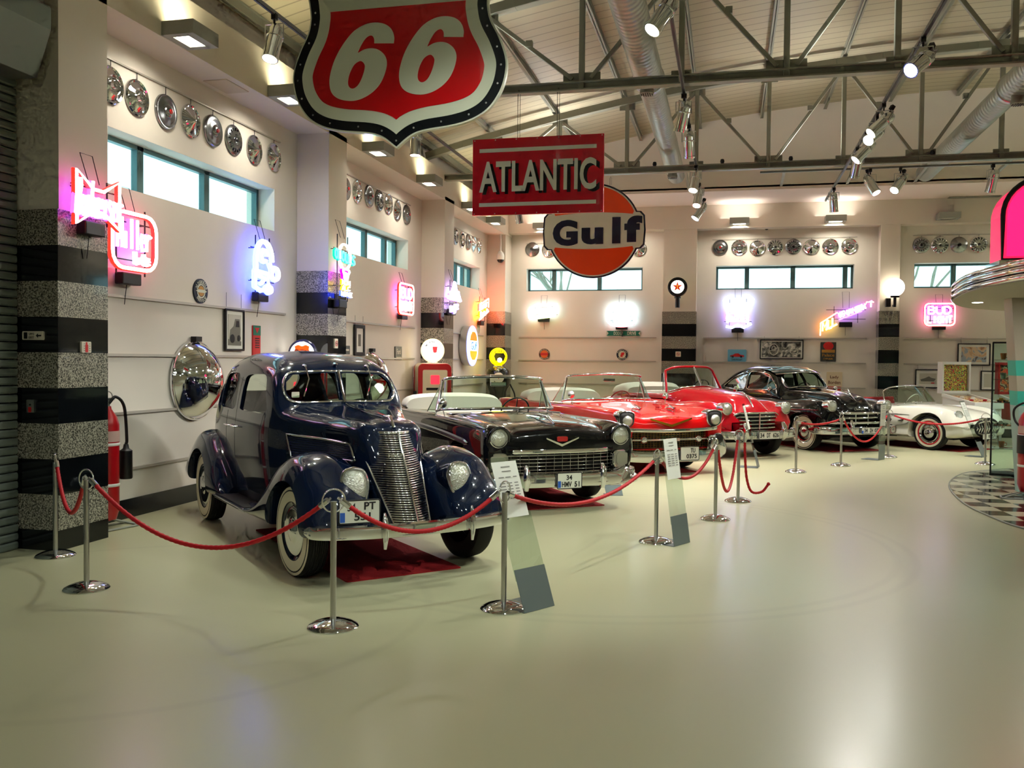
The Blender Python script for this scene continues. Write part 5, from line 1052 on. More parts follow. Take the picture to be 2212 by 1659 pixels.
def plate_on(car, x, y, z, w, h, lines, yaw=0, tilt=0, blue=True):
    Mx = Matrix.Translation((x, y, z)) @ Matrix.Rotation(pi/2+yaw, 4, 'Z') @ Matrix.Rotation(tilt, 4, 'X')
    o = MB().prism(rrect(w, h, .015, 3), -.004, .006).xf(Mx).build('license_plate', mat('plate_white', (214, 214, 200), .4), car)
    m = MB(); m.tube([(a, -.004, b_) for a, b_ in rrect(w, h, .015, 3)], .005, 6, True); m.xf(Mx).build('plate_frame', DARK, o)
    m = MB()
    for s_, cx, cz, fw_, fh in lines: m.text(s_, 1, (cx, -.006, cz), .002, fit=fw_, fith=fh, bold=.02)
    m.xf(Mx).build('lettering', DARK, o)
    if blue: MB().box((-w/2+.025, -.005, -h*.22), (.036, .003, h*.42)).xf(Mx).build('blue_strip', mat('plate_blue', (40, 90, 180), .4), o)
    return o
def strip(car, name, L, pts, h, m_=None, out=.012, sides=(1, -1), par=None):   # moulding along the flank through (x, z)
    P = cat_rom(pts, 5)
    for s_ in sides:
        Q = [(x, s_*(L.yat(x, z)+out*.35), z) for x, z in P]; m = MB()
        G = []
        for i, (x, y, z) in enumerate(Q):
            hh = h*min(1, .35+min(i, len(Q)-1-i)*.35)
            G.append([(x, y-s_*.004, z-hh/2), (x, y+s_*out, z-hh/4), (x, y+s_*out, z+hh/4), (x, y-s_*.004, z+hh/2)])
        m.grid(G); m.build(name, m_ or CHROME, car, 40)
def mirror_arm(car, x, y, z, r=.06, h=.13, base=0):
    m = MB(); m.tube([(x, y, z), (x-.01, y*1.02, z+h*.6), (x-.02, y*1.03, z+h)], .006, 6); o = m.build('side_mirror', CHROME, car, 60)
    m = MB(); m.lathe([(r, 0), (r*1.05, .008), (r*.8, .035), (0, .05)], 24, 'x', (x-.02, y*1.03, z+h+r*.7)); m.build('mirror_head', CHROME, o, 60)
def steering(car, x, y, z, r, ma):
    Mx = Matrix.Translation((x, y, z)) @ Matrix.Rotation(RAD(-62), 4, 'Y')
    m = MB(); m.tube([(r*cos(a), r*sin(a), 0) for a in np.linspace(0, 2*pi, 33)[:-1]], .011, 8, True)
    for a in (0, 2.1, 4.2): m.tube([(0, 0, -.03), (r*cos(a), r*sin(a), 0)], .007, 6)
    m.lathe([(.04, -.06), (.045, -.02), (.02, 0), (0, 0)], 16); m.tube([(0, 0, -.03), (0, 0, -.5)], .018, 8); m.xf(Mx).build('steering_wheel', ma, car, 60)
def seat(car, x, z, w, ma, back=.42, depth=.5, name='seat'):
    m = MB(); m.prism([(x+depth, z), (x+depth+.02, z+.1), (x+depth-.05, z+.16), (x+.06, z+.14), (x, z+.14), (x-.1, z+back+.12), (x-.2, z+back+.1), (x-.16, z)], -w/2, w/2, 'xz'); m.build(name, ma, car, bevel=.03, seg=3)
def windscreen(car, base, top, fr=.02, ma=None, split=False, frame=None, gl=None, n=8, edge=True):
    """base, top: matching (x, y, z) lines from the right end to the left end"""
    b_, t_ = cat_rom(base, n), cat_rom(top, n)
    o = MB(); o.tube(list(t_), fr, 10)
    if edge: o.tube(list(b_), fr*.8, 8)
    o.tube([b_[0], t_[0]], fr, 10); o.tube([b_[-1], t_[-1]], fr, 10)
    o = o.build('windscreen', frame or CHROME, car, 60)
    m = MB(); G = []
    for k_ in range(5): G.append([tuple(np.array(p)*(1-k_/4)+np.array(q)*k_/4) for p, q in zip(b_, t_)])
    m.grid(G); m.build('pane', gl or CARGLASS, o, 180)
    if split: c_ = len(b_)//2; MB().tube([b_[c_], t_[c_]], fr*.9, 8).build('centre_bar', CHROME, o, 60)
    return o
def bumper(car, pts, h, name='bumper', d=.03, sec=None, ma=None):   # curved blade through (x, y, z)
    P = [Vector(p) for p in cat_rom(pts, 8)]; G = []
    for i, p in enumerate(P):
        t_ = (P[min(i+1, len(P)-1)]-P[max(i-1, 0)]).normalized(); n = Vector((-t_.y, t_.x, 0)); n = -n if n.x < 0 and abs(n.x) > .3 else n
        n = Vector((t_.y, -t_.x, 0)).normalized(); n = n if n.dot(p-Vector((-1.5, 0, p.z))) > 0 else -n
        e = min(1, .45+.2*min(i, len(P)-1-i)); G.append([tuple(p+n*a+Vector((0, 0, b_*h*e))) for a, b_ in (sec or ((-.01, -.5), (d*.8, -.42), (d, -.2), (d*.9, 0), (d, .2), (d*.8, .42), (-.01, .5), (-.03, .3), (-.03, -.3)))])
    m = MB(); m.grid(G, wrap=True); n = len(G[0]); m.f += [tuple(range(n)), tuple(range((len(G)-1)*n, len(G)*n))]; m.m += [0, 0]; return m.build(name, ma or CHROME, car, 50)
def car_root(label, loc, hd): return thing('car', label, 'car', (*loc, 0), hd)
UNDER = mat('underbody_black', (10, 10, 11), .8)
def solid(car, L, cuts, ma, name='body', smooth=35):
    o = L.mb().build(name, ma, None, 40); boolean(o, cuts, smooth=smooth); o.parent = car; return o
# ---------------------------------------------------------------- the blue 1930s saloon
NAVYP = paint('navy_car_paint', (6, 19, 42), .22)
car = car_root('dark navy 1930s saloon with whitewall tyres and a tall chrome grille', (-2.687, 6.90), -.779)
def sec(bw, bz, w1, w2, zb, wt, zt, wr, zr, ztop):                 # half section: floor, sill, side, belt, window head, roof edge, roof
    return [(bw*.6, bz), (bw, bz+.02), (w1, bz+.2), (w2, (bz+zb)/2+.12), (w2-.015, zb), (wt, zt), (wr, zr), (wr*.55, ztop-.02), (0, ztop)]
st = [(.415, sec(.03, .42, .04, .04, .45, .035, .47, .025, .49, .5)), (.35, sec(.06, .40, .08, .09, .5, .08, .54, .06, .58, .595)), (.30, sec(.12, .38, .16, .155, .56, .12, .64, .09, .70, .74)), (.235, sec(.16, .36, .205, .2, .64, .16, .78, .10, .87, .91)), (.16, sec(.19, .36, .23, .235, .78, .19, .92, .11, 1.01, 1.045)), (.125, sec(.2, .36, .245, .25, .85, .215, 1.0, .14, 1.075, 1.10)), (.095, sec(.21, .36, .255, .265, .9, .235, 1.05, .17, 1.13, 1.15)), (.02, sec(.24, .36, .29, .30, .97, .285, 1.09, .22, 1.16, 1.185)),
      (-.4, sec(.34, .36, .38, .39, 1.0, .37, 1.12, .28, 1.19, 1.215)), (-.68, sec(.46, .34, .49, .50, 1.04, .47, 1.15, .35, 1.22, 1.245)), (-.92, sec(.54, .33, .575, .59, 1.08, .55, 1.19, .42, 1.255, 1.275)), (-.98, sec(.56, .33, .60, .61, 1.09, .57, 1.21, .44, 1.28, 1.30)),
      (-1.12, sec(.59, .33, .635, .65, 1.12, .585, 1.4, .44, 1.51, 1.545)), (-1.27, sec(.61, .33, .655, .675, 1.13, .585, 1.5, .44, 1.62, 1.655)), (-1.62, sec(.63, .33, .675, .70, 1.14, .60, 1.55, .46, 1.69, 1.735)), (-2.1, sec(.63, .33, .685, .71, 1.14, .605, 1.56, .46, 1.715, 1.76)), (-2.5, sec(.63, .33, .68, .705, 1.14, .60, 1.54, .45, 1.69, 1.735)),
      (-2.9, sec(.6, .33, .64, .665, 1.12, .555, 1.47, .40, 1.60, 1.645)), (-3.25, sec(.5, .35, .55, .57, 1.05, .47, 1.28, .33, 1.39, 1.43)), (-3.5, sec(.4, .38, .44, .46, .92, .38, 1.05, .26, 1.13, 1.16)), (-3.68, sec(.26, .45, .3, .31, .72, .26, .8, .18, .85, .87))]
L1 = Loft(st, 5, 6)
o = L1.mb().build('body', NAVYP, None, 40)
sm = o.modifiers.new('s', 'SOLIDIFY'); sm.thickness = .035; sm.offset = -1; sm.use_quality_normals = True
me = bpy.data.meshes.new_from_object(o.evaluated_get(bpy.context.evaluated_depsgraph_get())); o.modifiers.clear(); o.data = me
SW = [(-1.2, -1.9, .0), (-2.06, -2.62, 0), (-2.72, -3.0, .03)]
def side_win(a, b): return [(x, z) for x, z in cat_rom([(a-.02, 1.2), (a+.005-(.07 if a > -1.3 else .01), 1.36), (a-(.16 if a > -1.3 else .06), 1.515), ((a+b)/2, 1.535), (b+.05, 1.515), (b, 1.44), (b-.005, 1.25), (b+.03, 1.195), ((a+b)/2, 1.19)], 4, True)]
cuts = [prism_cut(side_win(a, b), -1, 1, 'xz') for a, b, _ in SW]
wsp = [(s_*y, z) for s_ in (1,) for y, z in [(.03, 1.305), (.3, 1.30), (.46, 1.315), (.505, 1.38), (.49, 1.47), (.42, 1.535), (.2, 1.55), (.03, 1.552)]]
for s_ in (1, -1): cuts.append(prism_cut([(s_*y, z) for y, z in cat_rom(wsp[:1], 1) + wsp[1:]], -1.5, -.75, 'yz'))
cuts.append(prism_cut(rrect(.62, .2, .08, 5, 0, 1.42), -3.6, -2.75, 'yz'))
for x, s_ in ((0, 1), (0, -1), (-2.845, 1), (-2.845, -1)): cuts.append(cyl_cut(x, s_*.42, s_*1.1, .35, .43))
boolean(o, cuts); o.parent = car
for a, b, _ in SW:
    for s_ in (1, -1):
        sw = side_win(a, b); m = MB(); m.add([(x, s_*(L1.yat(x, z)-.018), z) for x, z in sw], [tuple(range(len(sw)))]); m.build('side_window', CARGLASS, car)
def wsx(y, z): return max((x for x in np.linspace(-1.4, -.9, 40) if L1.zat(x, y) >= z), default=-1.16)
fr = [(y, z) for y, z in cat_rom([(.0, 1.3), (.3, 1.293), (.47, 1.305), (.525, 1.38), (.51, 1.48), (.43, 1.553), (.2, 1.566), (0, 1.568)], 6)]
loop = [(wsx(y, z)+.012, y, z) for y, z in fr]; loop += [(x, -y, z) for x, y, z in reversed(loop[1:-1])]
m = MB(); m.tube(loop, .012, 8, True); ws = m.build('windscreen', CHROME, car, 60)
m = MB(); m.tube([(wsx(0, 1.29)+.02, 0, 1.29), (wsx(0, 1.56)+.02, 0, 1.57)], .014, 8); m.build('centre_bar', CHROME, ws, 60)
m = MB()
for s_ in (1, -1): pts = [(x-.025, s_*abs(y), z) for x, y, z in loop[:len(fr)]]; m.add(pts, [tuple(range(len(pts)))])
m.build('pane', CARGLASS, ws)
for y0, y1 in ((-.3, -.36), (.3, .24)):
    m = MB(); m.tube([(wsx(y0, 1.56)+.03, y0, 1.6), (wsx(y0, 1.5)+.05, y0, 1.5), (wsx(y1, 1.36)+.03, y1, 1.345)], .006, 6); m.lathe([(.018, -.02), (.012, .02), (0, .025)], 10, 'x', (wsx(y0, 1.56)+.0, y0, 1.615)); m.build('wiper', CHROME, car, 50)
o = MB().prism(rrect(.07, .05, .006, 2), -.002, .002, 'yz').xf(Matrix.Translation((wsx(-.42, 1.35)-.02, -.42, 1.36))).build('windscreen_sticker', PALE, car)
MB().lathe([(.02, -.03), (.014, .01), (0, .03)], 12, 'x', (wsx(0, 1.57)-.02, 0, 1.63)).build('mirror_stalk', CHROME, car)
# grille: bars bent round the prow
GX = lambda z: .165+(1.1-z)/.68*.385; GW = lambda z: .15+(z-.42)/.68*.12; GD = lambda z: .10+(z-.42)/.68*.15
def gpt(z, t, o=0): return (GX(z)-GD(z)*abs(t)**1.7+o, t*(GW(z)+o*.3), z)
m = MB(); nb = 40
for i in range(nb):
    z = .43+.66*i/(nb-1); m.tube([gpt(z, t, .012) for t in np.linspace(-1, 1, 21)], .0058, 6)
g = m.build('grille', CHROME, car, 60)
m = MB(); zs = np.linspace(.42, 1.1, 16)
m.grid([[gpt(z, t, -.004) for t in np.linspace(-1, 1, 21)] for z in zs]); m.build('grille_backing', BLACK, g, 180)
MB().tube([gpt(z, 0, .022) for z in zs], .011, 8).build('centre_bar', CHROME, g, 60)
for s_ in (1, -1): MB().tube([gpt(z, s_, .012) for z in zs], .011, 8).build('grille_edge', CHROME, g, 60)
MB().tube([gpt(1.1, t, .012) for t in np.linspace(-1, 1, 21)], .01, 8).build('grille_edge', CHROME, g, 60)
m = MB(); m.text('Ford V8', 1, (0, 0, 0), .004, fit=.13, fith=.03, bold=.02); m.xf(Matrix.Translation((GX(.93)+.016, -.05, .93)) @ Matrix.Rotation(pi/2-.25, 4, 'Z')); m.build('badge', CHROME, g)
MB().tube([(x, 0, L1.zat(x, 0)+.006) for x in np.linspace(.08, -.92, 20)], .008, 6).build('bonnet_strip', CHROME, car, 60)
m = MB(); m.tube([(.115, 0, L1.zat(.115, 0)+.012), (.03, 0, L1.zat(.03, 0)+.03), (-.1, 0, L1.zat(-.1, 0)+.015)], [.012, .02, .008], 10); m.build('bonnet_ornament', CHROME, car, 60)
# louvres on the bonnet sides
for s_ in (1, -1):
    q = [(-.86, 1.03), (-.05, 1.0), (.03, .875), (-.78, .84)]
    lv = lambda x, z, o: (x, s_*(L1.yat(x, z)+o), z)
    m = MB(); c_ = [lv(*p, .008) for p in q]; pts = []
    for a, b in zip(q, q[1:]+q[:1]): pts += [lv(a[0]+(b[0]-a[0])*t, a[1]+(b[1]-a[1])*t, .008) for t in np.linspace(0, 1, 8, endpoint=False)]
    m.tube(pts, .009, 6, True); lo = m.build('bonnet_louvre', CHROME, car, 60)
    m = MB()
    for i in range(8):
        f = (i+1)/9; a = (q[0][0]+(q[3][0]-q[0][0])*f, q[0][1]+(q[3][1]-q[0][1])*f); b = (q[1][0]+(q[2][0]-q[1][0])*f, q[1][1]+(q[2][1]-q[1][1])*f)
        m.tube([lv(a[0]+(b[0]-a[0])*t, a[1]+(b[1]-a[1])*t, .006) for t in np.linspace(.01, .99, 14)], .0045, 5)
    m.build('louvre_bar', mat('louvre_blue', (22, 38, 84), .25, .6), lo, 60)
def fsec(yi, yo, zc, zb, zi, f=.55):                             # ring of a wing: inner foot, inner, crown, shoulder, outer, outer foot
    w = yo-yi; return [(yi, zb), (yi, zi), (yi+w*.32, zc-.015), (yi+w*.58, zc), (yi+w*.84, zc-.07), (yo, zc-(zc-zb)*f), (yo-.01, zb+.02), (yi+w*.6, zb)]
ff = [(.60, fsec(.50, .72, .47, .42, .44)), (.57, fsec(.42, .78, .56, .39, .48)), (.48, fsec(.34, .84, .69, .37, .56)), (.34, fsec(.29, .875, .79, .36, .60)), (.15, fsec(.27, .89, .905, .36, .72)), (-.08, fsec(.30, .89, .945, .36, .8)), (-.3, fsec(.36, .885, .885, .35, .75)), (-.55, fsec(.42, .875, .73, .34, .62)), (-.8, fsec(.48, .865, .55, .33, .5)), (-1.05, fsec(.52, .86, .43, .32, .41)), (-1.4, fsec(.54, .855, .375, .32, .37))]
rf = [(-2.1, fsec(.55, .80, .42, .33, .4)), (-2.25, fsec(.52, .84, .58, .33, .5)), (-2.45, fsec(.5, .87, .76, .33, .66)), (-2.7, fsec(.48, .885, .90, .34, .8)), (-2.95, fsec(.46, .885, .93, .36, .84)), (-3.2, fsec(.43, .87, .86, .38, .78)), (-3.45, fsec(.40, .84, .68, .40, .64)), (-3.62, fsec(.38, .80, .50, .38, .48)), (-3.68, fsec(.4, .77, .42, .37, .4))]
for s_ in (1, -1):
    for nm, d, x in (('front_wing', ff, 0), ('rear_wing', rf, -2.845)):
        o = Loft(d, 5, 6, ring=True).mb(s_).build(nm, NAVYP, None, 50); boolean(o, [cyl_cut(x, s_*.5, s_*1.2, .345, .40)], smooth=40); o.parent = car
    m = MB(); m.span((-2.2, s_*.56, .325), (-1.2, s_*.85, .36)); rb = m.build('running_board', NAVYP, car, bevel=.01); m = MB(); m.span((-2.2, s_*.58, .36), (-1.2, s_*.83, .366)); m.build('rubber_mat', RUBBER, rb); MB().tube([(-2.25, s_*.853, .345), (-1.1, s_*.858, .345)], .008, 6).build('edge_strip', CHROME, rb)
    # teardrop headlamp in its pod
    tp = cat_rom([(0, .14), (.07, .115), (.102, .035), (.09, -.06), (.05, -.135), (0, -.195)], 5); tp = tp+[(-a, b_) for a, b_ in reversed(tp[1:-1])]
    m = MB(); Mx = Matrix.Translation((.40, s_*.45, .72)) @ Matrix.Rotation(s_*.12, 4, 'Z') @ Matrix.Rotation(-.22, 4, 'Y'); G = []
    for d_, f in ((.0, 1.08), (-.06, 1.12), (-.16, 1.08), (-.3, .9), (-.45, .6), (-.58, .2)): G.append([(d_, a*f, b_*f+(.03 if d_ < -.2 else 0)) for a, b_ in tp])
    m.grid(G, wrap=True); m.xf(Mx); m.build('headlight_pod', NAVYP, car, 180); lamp(car, .40, s_*.45, .72, .1, .22, yaw=s_*.12, out=tp, back=.03)
for x in (0, -2.845):
    for s_ in (1, -1): wheel(car, x, s_*.715, .355, .165, dict(white=(.64, .95), rim=NAVYP), steer=.05 if x == 0 else 0)
bumper(car, [(.46, -.84, .43), (.60, -.76, .43), (.71, -.45, .43), (.75, 0, .43), (.71, .45, .43), (.60, .76, .43), (.46, .84, .43)], .105)
for y in (-.36, .36): m = MB(); m.tube([(.785-.05*abs(y), y, .31), (.795-.05*abs(y), y, .42), (.79-.05*abs(y), y, .5), (.77-.05*abs(y), y, .57)], [.012, .026, .024, .008], 10); m.build('bumper_guard', CHROME, car, 60)
plate_on(car, .72, -.54, .59, .30, .165, [('34', -.06, .035, .06, .055), ('PT', .075, .04, .085, .055), ('551', .02, -.035, .12, .055)], yaw=-.12)
for x in (-1.9, -2.12):
    for s_ in (1, -1): m = MB(); yy = s_*(L1.yat(x, 1.03)+.02); m.tube([(x, yy-s_*.02, 1.03), (x, yy+s_*.02, 1.03), (x-.1, yy+s_*.02, 1.035)], .009, 8); m.build('door_handle', CHROME, car, 60)
m = MB(); seat(car, -1.85, .5, 1.1, mat('seat_grey', (70, 66, 60), .9), .5); seat(car, -2.75, .5, 1.1, mat('seat_grey', (70, 66, 60), .9), .5); steering(car, -1.4, .3, 1.12, .2, BLACK)
MB().span((-3.4, -.62, .3), (.1, .62, .34)).build('floor_pan', UNDER, car); MB().span((.2, -.5, .3), (-1.2, .5, .34)).build('front_axle', UNDER, car)
for s_ in (1, -1): MB().tube([(-.35+.0*i, s_*.3, .42) for i in (0, 1)]+[(.0, s_*.66, .36)], .03, 8).build('axle_arm', UNDER, car)

for s_ in (1, -1):
    m = MB()
    for x, z1 in ((-1.12, 1.16), (-1.99, 1.5), (-2.3, 1.17)):
        zz_ = np.linspace(.45 if x > -2.2 else .85, z1, 14); m.tube([(x, s_*(L1.yat(x, z)-.0015), z) for z in zz_], .0035, 5)
    m.build('door_gap', DARK, car)
# ---------------------------------------------------------------- helpers for the open cars
def liner(car, x0, x1, w, z0, z1, ma, name='interior_lining'):
    m = MB(); m.span((x0, -w, z0), (x1, w, z0+.02))
    for s_ in (-1, 1): m.span((x0, s_*w, z0), (x1, s_*(w-.02), z1))
    m.span((x0, -w, z0), (x0+.02, w, z1)); m.span((x1-.02, -w, z0), (x1, w, z1)); return m.build(name, ma, car)
def bars(car, G, name, ma=CHROME, r=.006, par=None):             # list of polylines
    m = MB()
    for L in G: m.tube(L, r, 6)
    return m.build(name, ma, par or car, 60)
def tubs(L, xs, r, y=.62, cock=None):
    c = [cyl_cut(x, s_*y, s_*1.2, .34, r) for x in xs for s_ in (1, -1)]
    if cock: x0, x1, w, z0 = cock; c.append(prism_cut(rrect(x1-x0, 2*w, .12, 4, (x0+x1)/2, 0), z0, 1.6, 'xy'))
    return c
WHT = mat('white_vinyl', (226, 222, 206), .5); REDV = mat('red_vinyl', (150, 20, 24), .5); BLKV = mat('black_vinyl', (18, 18, 18), .45); GOLDM = mat('gold_trim', (216, 160, 50), .18, 1); TANM = mat('gold_mesh', (120, 92, 40), .3, .8)
def s9(*p): return list(p)
def chevy(label, loc, hd, ma, late, interior):
    car = car_root(label, loc, hd)
    dz = -.01 if late else 0; hz = -.05 if late else 0
    st = [(.86, [(.5, .40), (.78, .42), (.85, .50), (.87, .64), (.84, .76+dz), (.72, .80), (.55, .775), (.4, .78+hz*.3), (0, .79+hz*.3)]),
          (.83, [(.5, .36), (.84, .38), (.90, .50), (.92, .68), (.88, .86+dz), (.75, .91), (.57, .85), (.42, .86+hz*.6), (0, .88+hz*.6)]),
          (.72, [(.5, .30), (.87, .33), (.915, .5), (.93, .72), (.89, .915+dz), (.76, .965), (.59, .90), (.43, .915+hz), (0, .94+hz)]),
          (.4, [(.5, .28), (.87, .31), (.92, .5), (.935, .74), (.9, .935+dz), (.77, .985), (.61, .935), (.45, .965+hz), (0, .99+hz)]),
          (-.2, [(.5, .28), (.88, .31), (.93, .5), (.94, .75), (.91, .945), (.79, .985), (.63, .965), (.47, 1.0+hz*.7), (0, 1.025+hz*.7)]),
          (-.75, [(.5, .28), (.88, .31), (.935, .5), (.945, .75), (.92, .95), (.81, .985), (.66, .99), (.5, 1.015), (0, 1.035)]),
          (-1.2, [(.5, .28), (.88, .31), (.935, .5), (.945, .75), (.925, .94), (.85, .975), (.72, .985), (.5, .99), (0, .99)]),
          (-2.6, [(.5, .28), (.88, .31), (.93, .5), (.935, .74), (.915, .92), (.85, .965), (.72, .975), (.5, .98), (0, .985)]),
          (-3.3, [(.5, .30), (.87, .33), (.92, .5), (.925, .74), (.9, .94), (.82, .985), (.68, .95), (.45, .955), (0, .965)]),
          (-4.0, [(.5, .34), (.84, .36), (.89, .5), (.89, .70), (.87, .92), (.80, .95), (.6, .87), (.4, .87), (0, .88)]), (-4.15, [(.45, .42), (.76, .44), (.8, .52), (.8, .66), (.78, .82), (.72, .85), (.55, .78), (.35, .78), (0, .78)])]
    L = Loft(st, 4, 5); solid(car, L, tubs(L, (0, -2.92), .41, .6, (-3.05, -1.02, .72, .42))+[prism_cut(rrect(1.32, .25, .03, 3, 0, .525), .72, 1.2, 'yz')], ma)
    liner(car, -3.04, -1.03, .715, .42, .93, interior)
    m = MB(); m.prism([(-1.02, .9), (-.9, 1.0), (-1.12, 1.0), (-1.2, .94), (-1.15, .78), (-1.02, .76)], -.71, .71, 'xz'); m.build('dashboard', ma, car, bevel=.015)
    seat(car, -1.95, .44, 1.36, interior, .42); seat(car, -2.85, .46, 1.3, interior, .42); steering(car, -1.38, .36, 1.0, .2, BLKV if not late else REDV)
    for x in (0, -2.92):
        for s_ in (1, -1): wheel(car, x, s_*.74, .345, .185, dict(white=(.66, .9)), steer=.04 if x == 0 else 0)
    tw, tz = .60, 1.46
    base = [(-1.25, -.80, 1.02), (-1.02, -.76, 1.05), (-.84, -.5, 1.06), (-.79, 0, 1.065), (-.84, .5, 1.06), (-1.02, .76, 1.05), (-1.25, .80, 1.02)]
    top = [(-1.3, -.70, tz-.05), (-1.22, -.66, tz-.02), (-1.12, -.42, tz), (-1.08, 0, tz+.012), (-1.12, .42, tz), (-1.22, .66, tz-.02), (-1.3, .70, tz-.05)]
    ws = windscreen(car, base, top, .022, edge=True)
    MB().box((-1.1, 0, tz-.09), (.03, .22, .055)).build('rear_view_mirror', CHROME, car, bevel=.01)
    for s_ in (1, -1):
        m = MB(); m.tube([(-1.27, s_*.80, .99), (-1.3, s_*.72, 1.38)], .01, 6); m.tube([(-1.27, s_*.80, .99), (-1.6, s_*.82, .99), (-1.3, s_*.73, 1.36)], .007, 6); q = m.build('quarter_vent', CHROME, car, 60); m = MB(); m.add([(-1.28, s_*.80, 1.0), (-1.59, s_*.82, 1.0), (-1.3, s_*.73, 1.36)], [(0, 1, 2)]); m.build('pane', CARGLASS, q)
        m = MB(); m.tube([(-.86, s_*.2, 1.05), (-.88, s_*.42, 1.07)], .006, 6); m.tube([(-.84, s_*.2, 1.04), (-.86, s_*.2, 1.07)], .014, 8); m.build('wiper', CHROME, car, 60)
        m = MB(); m.tube([(x, s_*.885, z) for x, z in ((-1.05, .985), (-1.8, .975), (-2.9, .97))], .012, 6); m.build('belt_moulding', CHROME, car, 60)
    mirror_arm(car, -.72, -.86, .97, .06, .13)
    if late: mirror_arm(car, -.72, .86, .97, .055, .1)
    # folded soft top
    m = Loft([(-3.5, [(.3, .95), (.55, .96), (.62, 1.0), (.5, 1.05), (0, 1.08)]), (-3.3, [(.3, .95), (.66, .96), (.7, 1.04), (.58, 1.12), (0, 1.15)]), (-3.0, [(.3, .95), (.7, .96), (.75, 1.05), (.6, 1.16), (0, 1.19)]), (-2.85, [(.3, .95), (.7, .96), (.74, 1.04), (.58, 1.12), (0, 1.14)])], 4, 4).mb(); m.build('folded_top', WHT, car, 60)
    # face
    gz0, gz1 = (.44, .66)
    xf = lambda y: .885-.09*abs(y/.7)**3
    if not late:
        Y = np.linspace(-.64, .64, 17); b_ = MB(); b_.grid([[(.74, y, z) for y in Y] for z in (gz0, gz1)]); g = b_.build('grille', BLACK, car)
        bars(car, [[(xf(y), y, z) for y in Y] for z in np.linspace(gz0+.03, gz1-.03, 5)]+[[(xf(y)+.004, y, gz0), (xf(y)+.004, y, gz1)] for y in np.linspace(-.6, .6, 13)], 'grille_bar', r=.005, par=g)
        bumper(car, [(xf(y)+.0, y, gz1+.015) for y in np.linspace(-.84, .84, 7)], .055, 'grille_surround'); bumper(car, [(xf(y)+.0, y, gz0-.01) for y in np.linspace(-.66, .66, 7)], .04, 'grille_surround')
        for s_ in (1, -1):
            m = MB(); m.prism(rrect(.25, .21, .06, 5), -.03, .05, 'yz'); m.xf(Matrix.Translation((.82, s_*.765, .565)) @ Matrix.Rotation(s_*.2, 4, 'Z')); q = m.build('indicator_pod', CHROME, car, bevel=.015); m = MB(); m.prism(rrect(.17, .14, .04, 4), .05, .056, 'yz'); m.xf(Matrix.Translation((.82, s_*.765, .565)) @ Matrix.Rotation(s_*.2, 4, 'Z')); m.build('indicator_lens', mat('indicator_grey', (150, 148, 132), .2, .3), q)
            lamp(car, .85, s_*.755, .83, .1, .0, back=.1); m = MB(); m.tube([(.86+.03*sin(a), s_*.755+.118*cos(a), .83+.118*sin(a)) for a in np.linspace(-.3, pi+.3, 20)], .018, 8); m.build('headlight_brow', ma, car, 60)
        m = MB(); m.prism([(-.2, .06), (-.02, -.01), (0, -.015), (.02, -.01), (.2, .06), (.2, .045), (0, -.045), (-.2, .045)], 0, .012, 'yz'); m.xf(Matrix.Translation((.875, 0, .77)) @ Matrix.Rotation(.15, 4, 'Y')); e = m.build('emblem', CHROME, car); m = MB(); m.prism(rrect(.13, .055, .015, 3, 0, .035), 0, .018, 'yz'); m.xf(Matrix.Translation((.872, 0, .775))); m.build('crest', mat('crest_red', (180, 40, 40), .3, .3), e)
        bumper(car, [(.62, -1.0, .39), (.82, -.9, .37), (.93, -.55, .36), (.965, 0, .36), (.93, .55, .36), (.82, .9, .37), (.62, 1.0, .39)], .17, d=.05)
        for s_ in (1, -1):
            m = MB(); m.tube([(.96, s_*.47, .26), (.985, s_*.47, .36), (.98, s_*.47, .46), (.95, s_*.47, .53)], [.03, .042, .042, .018], 10); m.build('bumper_guard', CHROME, car, 60)
            m = Loft([(.60, fsec(.70, .98, .43, .27, .4)), (.72, fsec(.64, 1.02, .47, .26, .42)), (.86, fsec(.6, .99, .48, .27, .44)), (.94, fsec(.6, .9, .45, .29, .42))], 4, 4, ring=True).mb(s_); m.build('bumper_end', CHROME, car, 60)
        plate_on(car, 1.035, .02, .36, .30, .175, [('34', -.005, .035, .07, .055), ('HMV', -.035, -.04, .12, .06), ('51', .09, -.04, .06, .06)])
        m = MB(); m.tube([(.66, 0, L.zat(.66, 0)+.01), (.45, 0, L.zat(.45, 0)+.05), (.2, 0, L.zat(.2, 0)+.035), (-.05, 0, L.zat(-.05, 0)+.01)], [.01, .022, .018, .006], 10); m.tube([(.3, -.09, L.zat(.3, 0)+.05), (.42, 0, L.zat(.4, 0)+.04), (.3, .09, L.zat(.3, 0)+.05)], .008, 6); m.build('bonnet_ornament', CHROME, car, 60)
        strip(car, 'side_moulding', L, [(.35, .735), (0, .76), (-.8, .80), (-1.8, .82), (-2.6, .80)], .07, mat('moulding_grey', (150, 156, 168), .2, .9))
    else:
        Y = np.linspace(-.66, .66, 17); b_ = MB(); b_.grid([[(.74, y, z) for y in Y] for z in (.40, .65)]); g = b_.build('grille', BLACK, car)
        bars(car, [[(xf(y)-.015, y, z) for y in Y] for z in np.linspace(.42, .63, 8)]+[[(xf(y)-.013, y, .41), (xf(y)-.013, y, .645)] for y in np.linspace(-.64, .64, 27)], 'grille_mesh', TANM, .004, g)
        bars(car, [[(xf(y)+.02, y, .53) for y in Y]], 'grille_bar', CHROME, .016, g)
        for s_ in (1, -1): m = MB(); m.lathe([(.05, -.04), (.055, .02), (.04, .045), (0, .05)], 20, 'x', (xf(.47)+.01, s_*.47, .53)); m.build('parking_lamp', CHROME, g, 60)
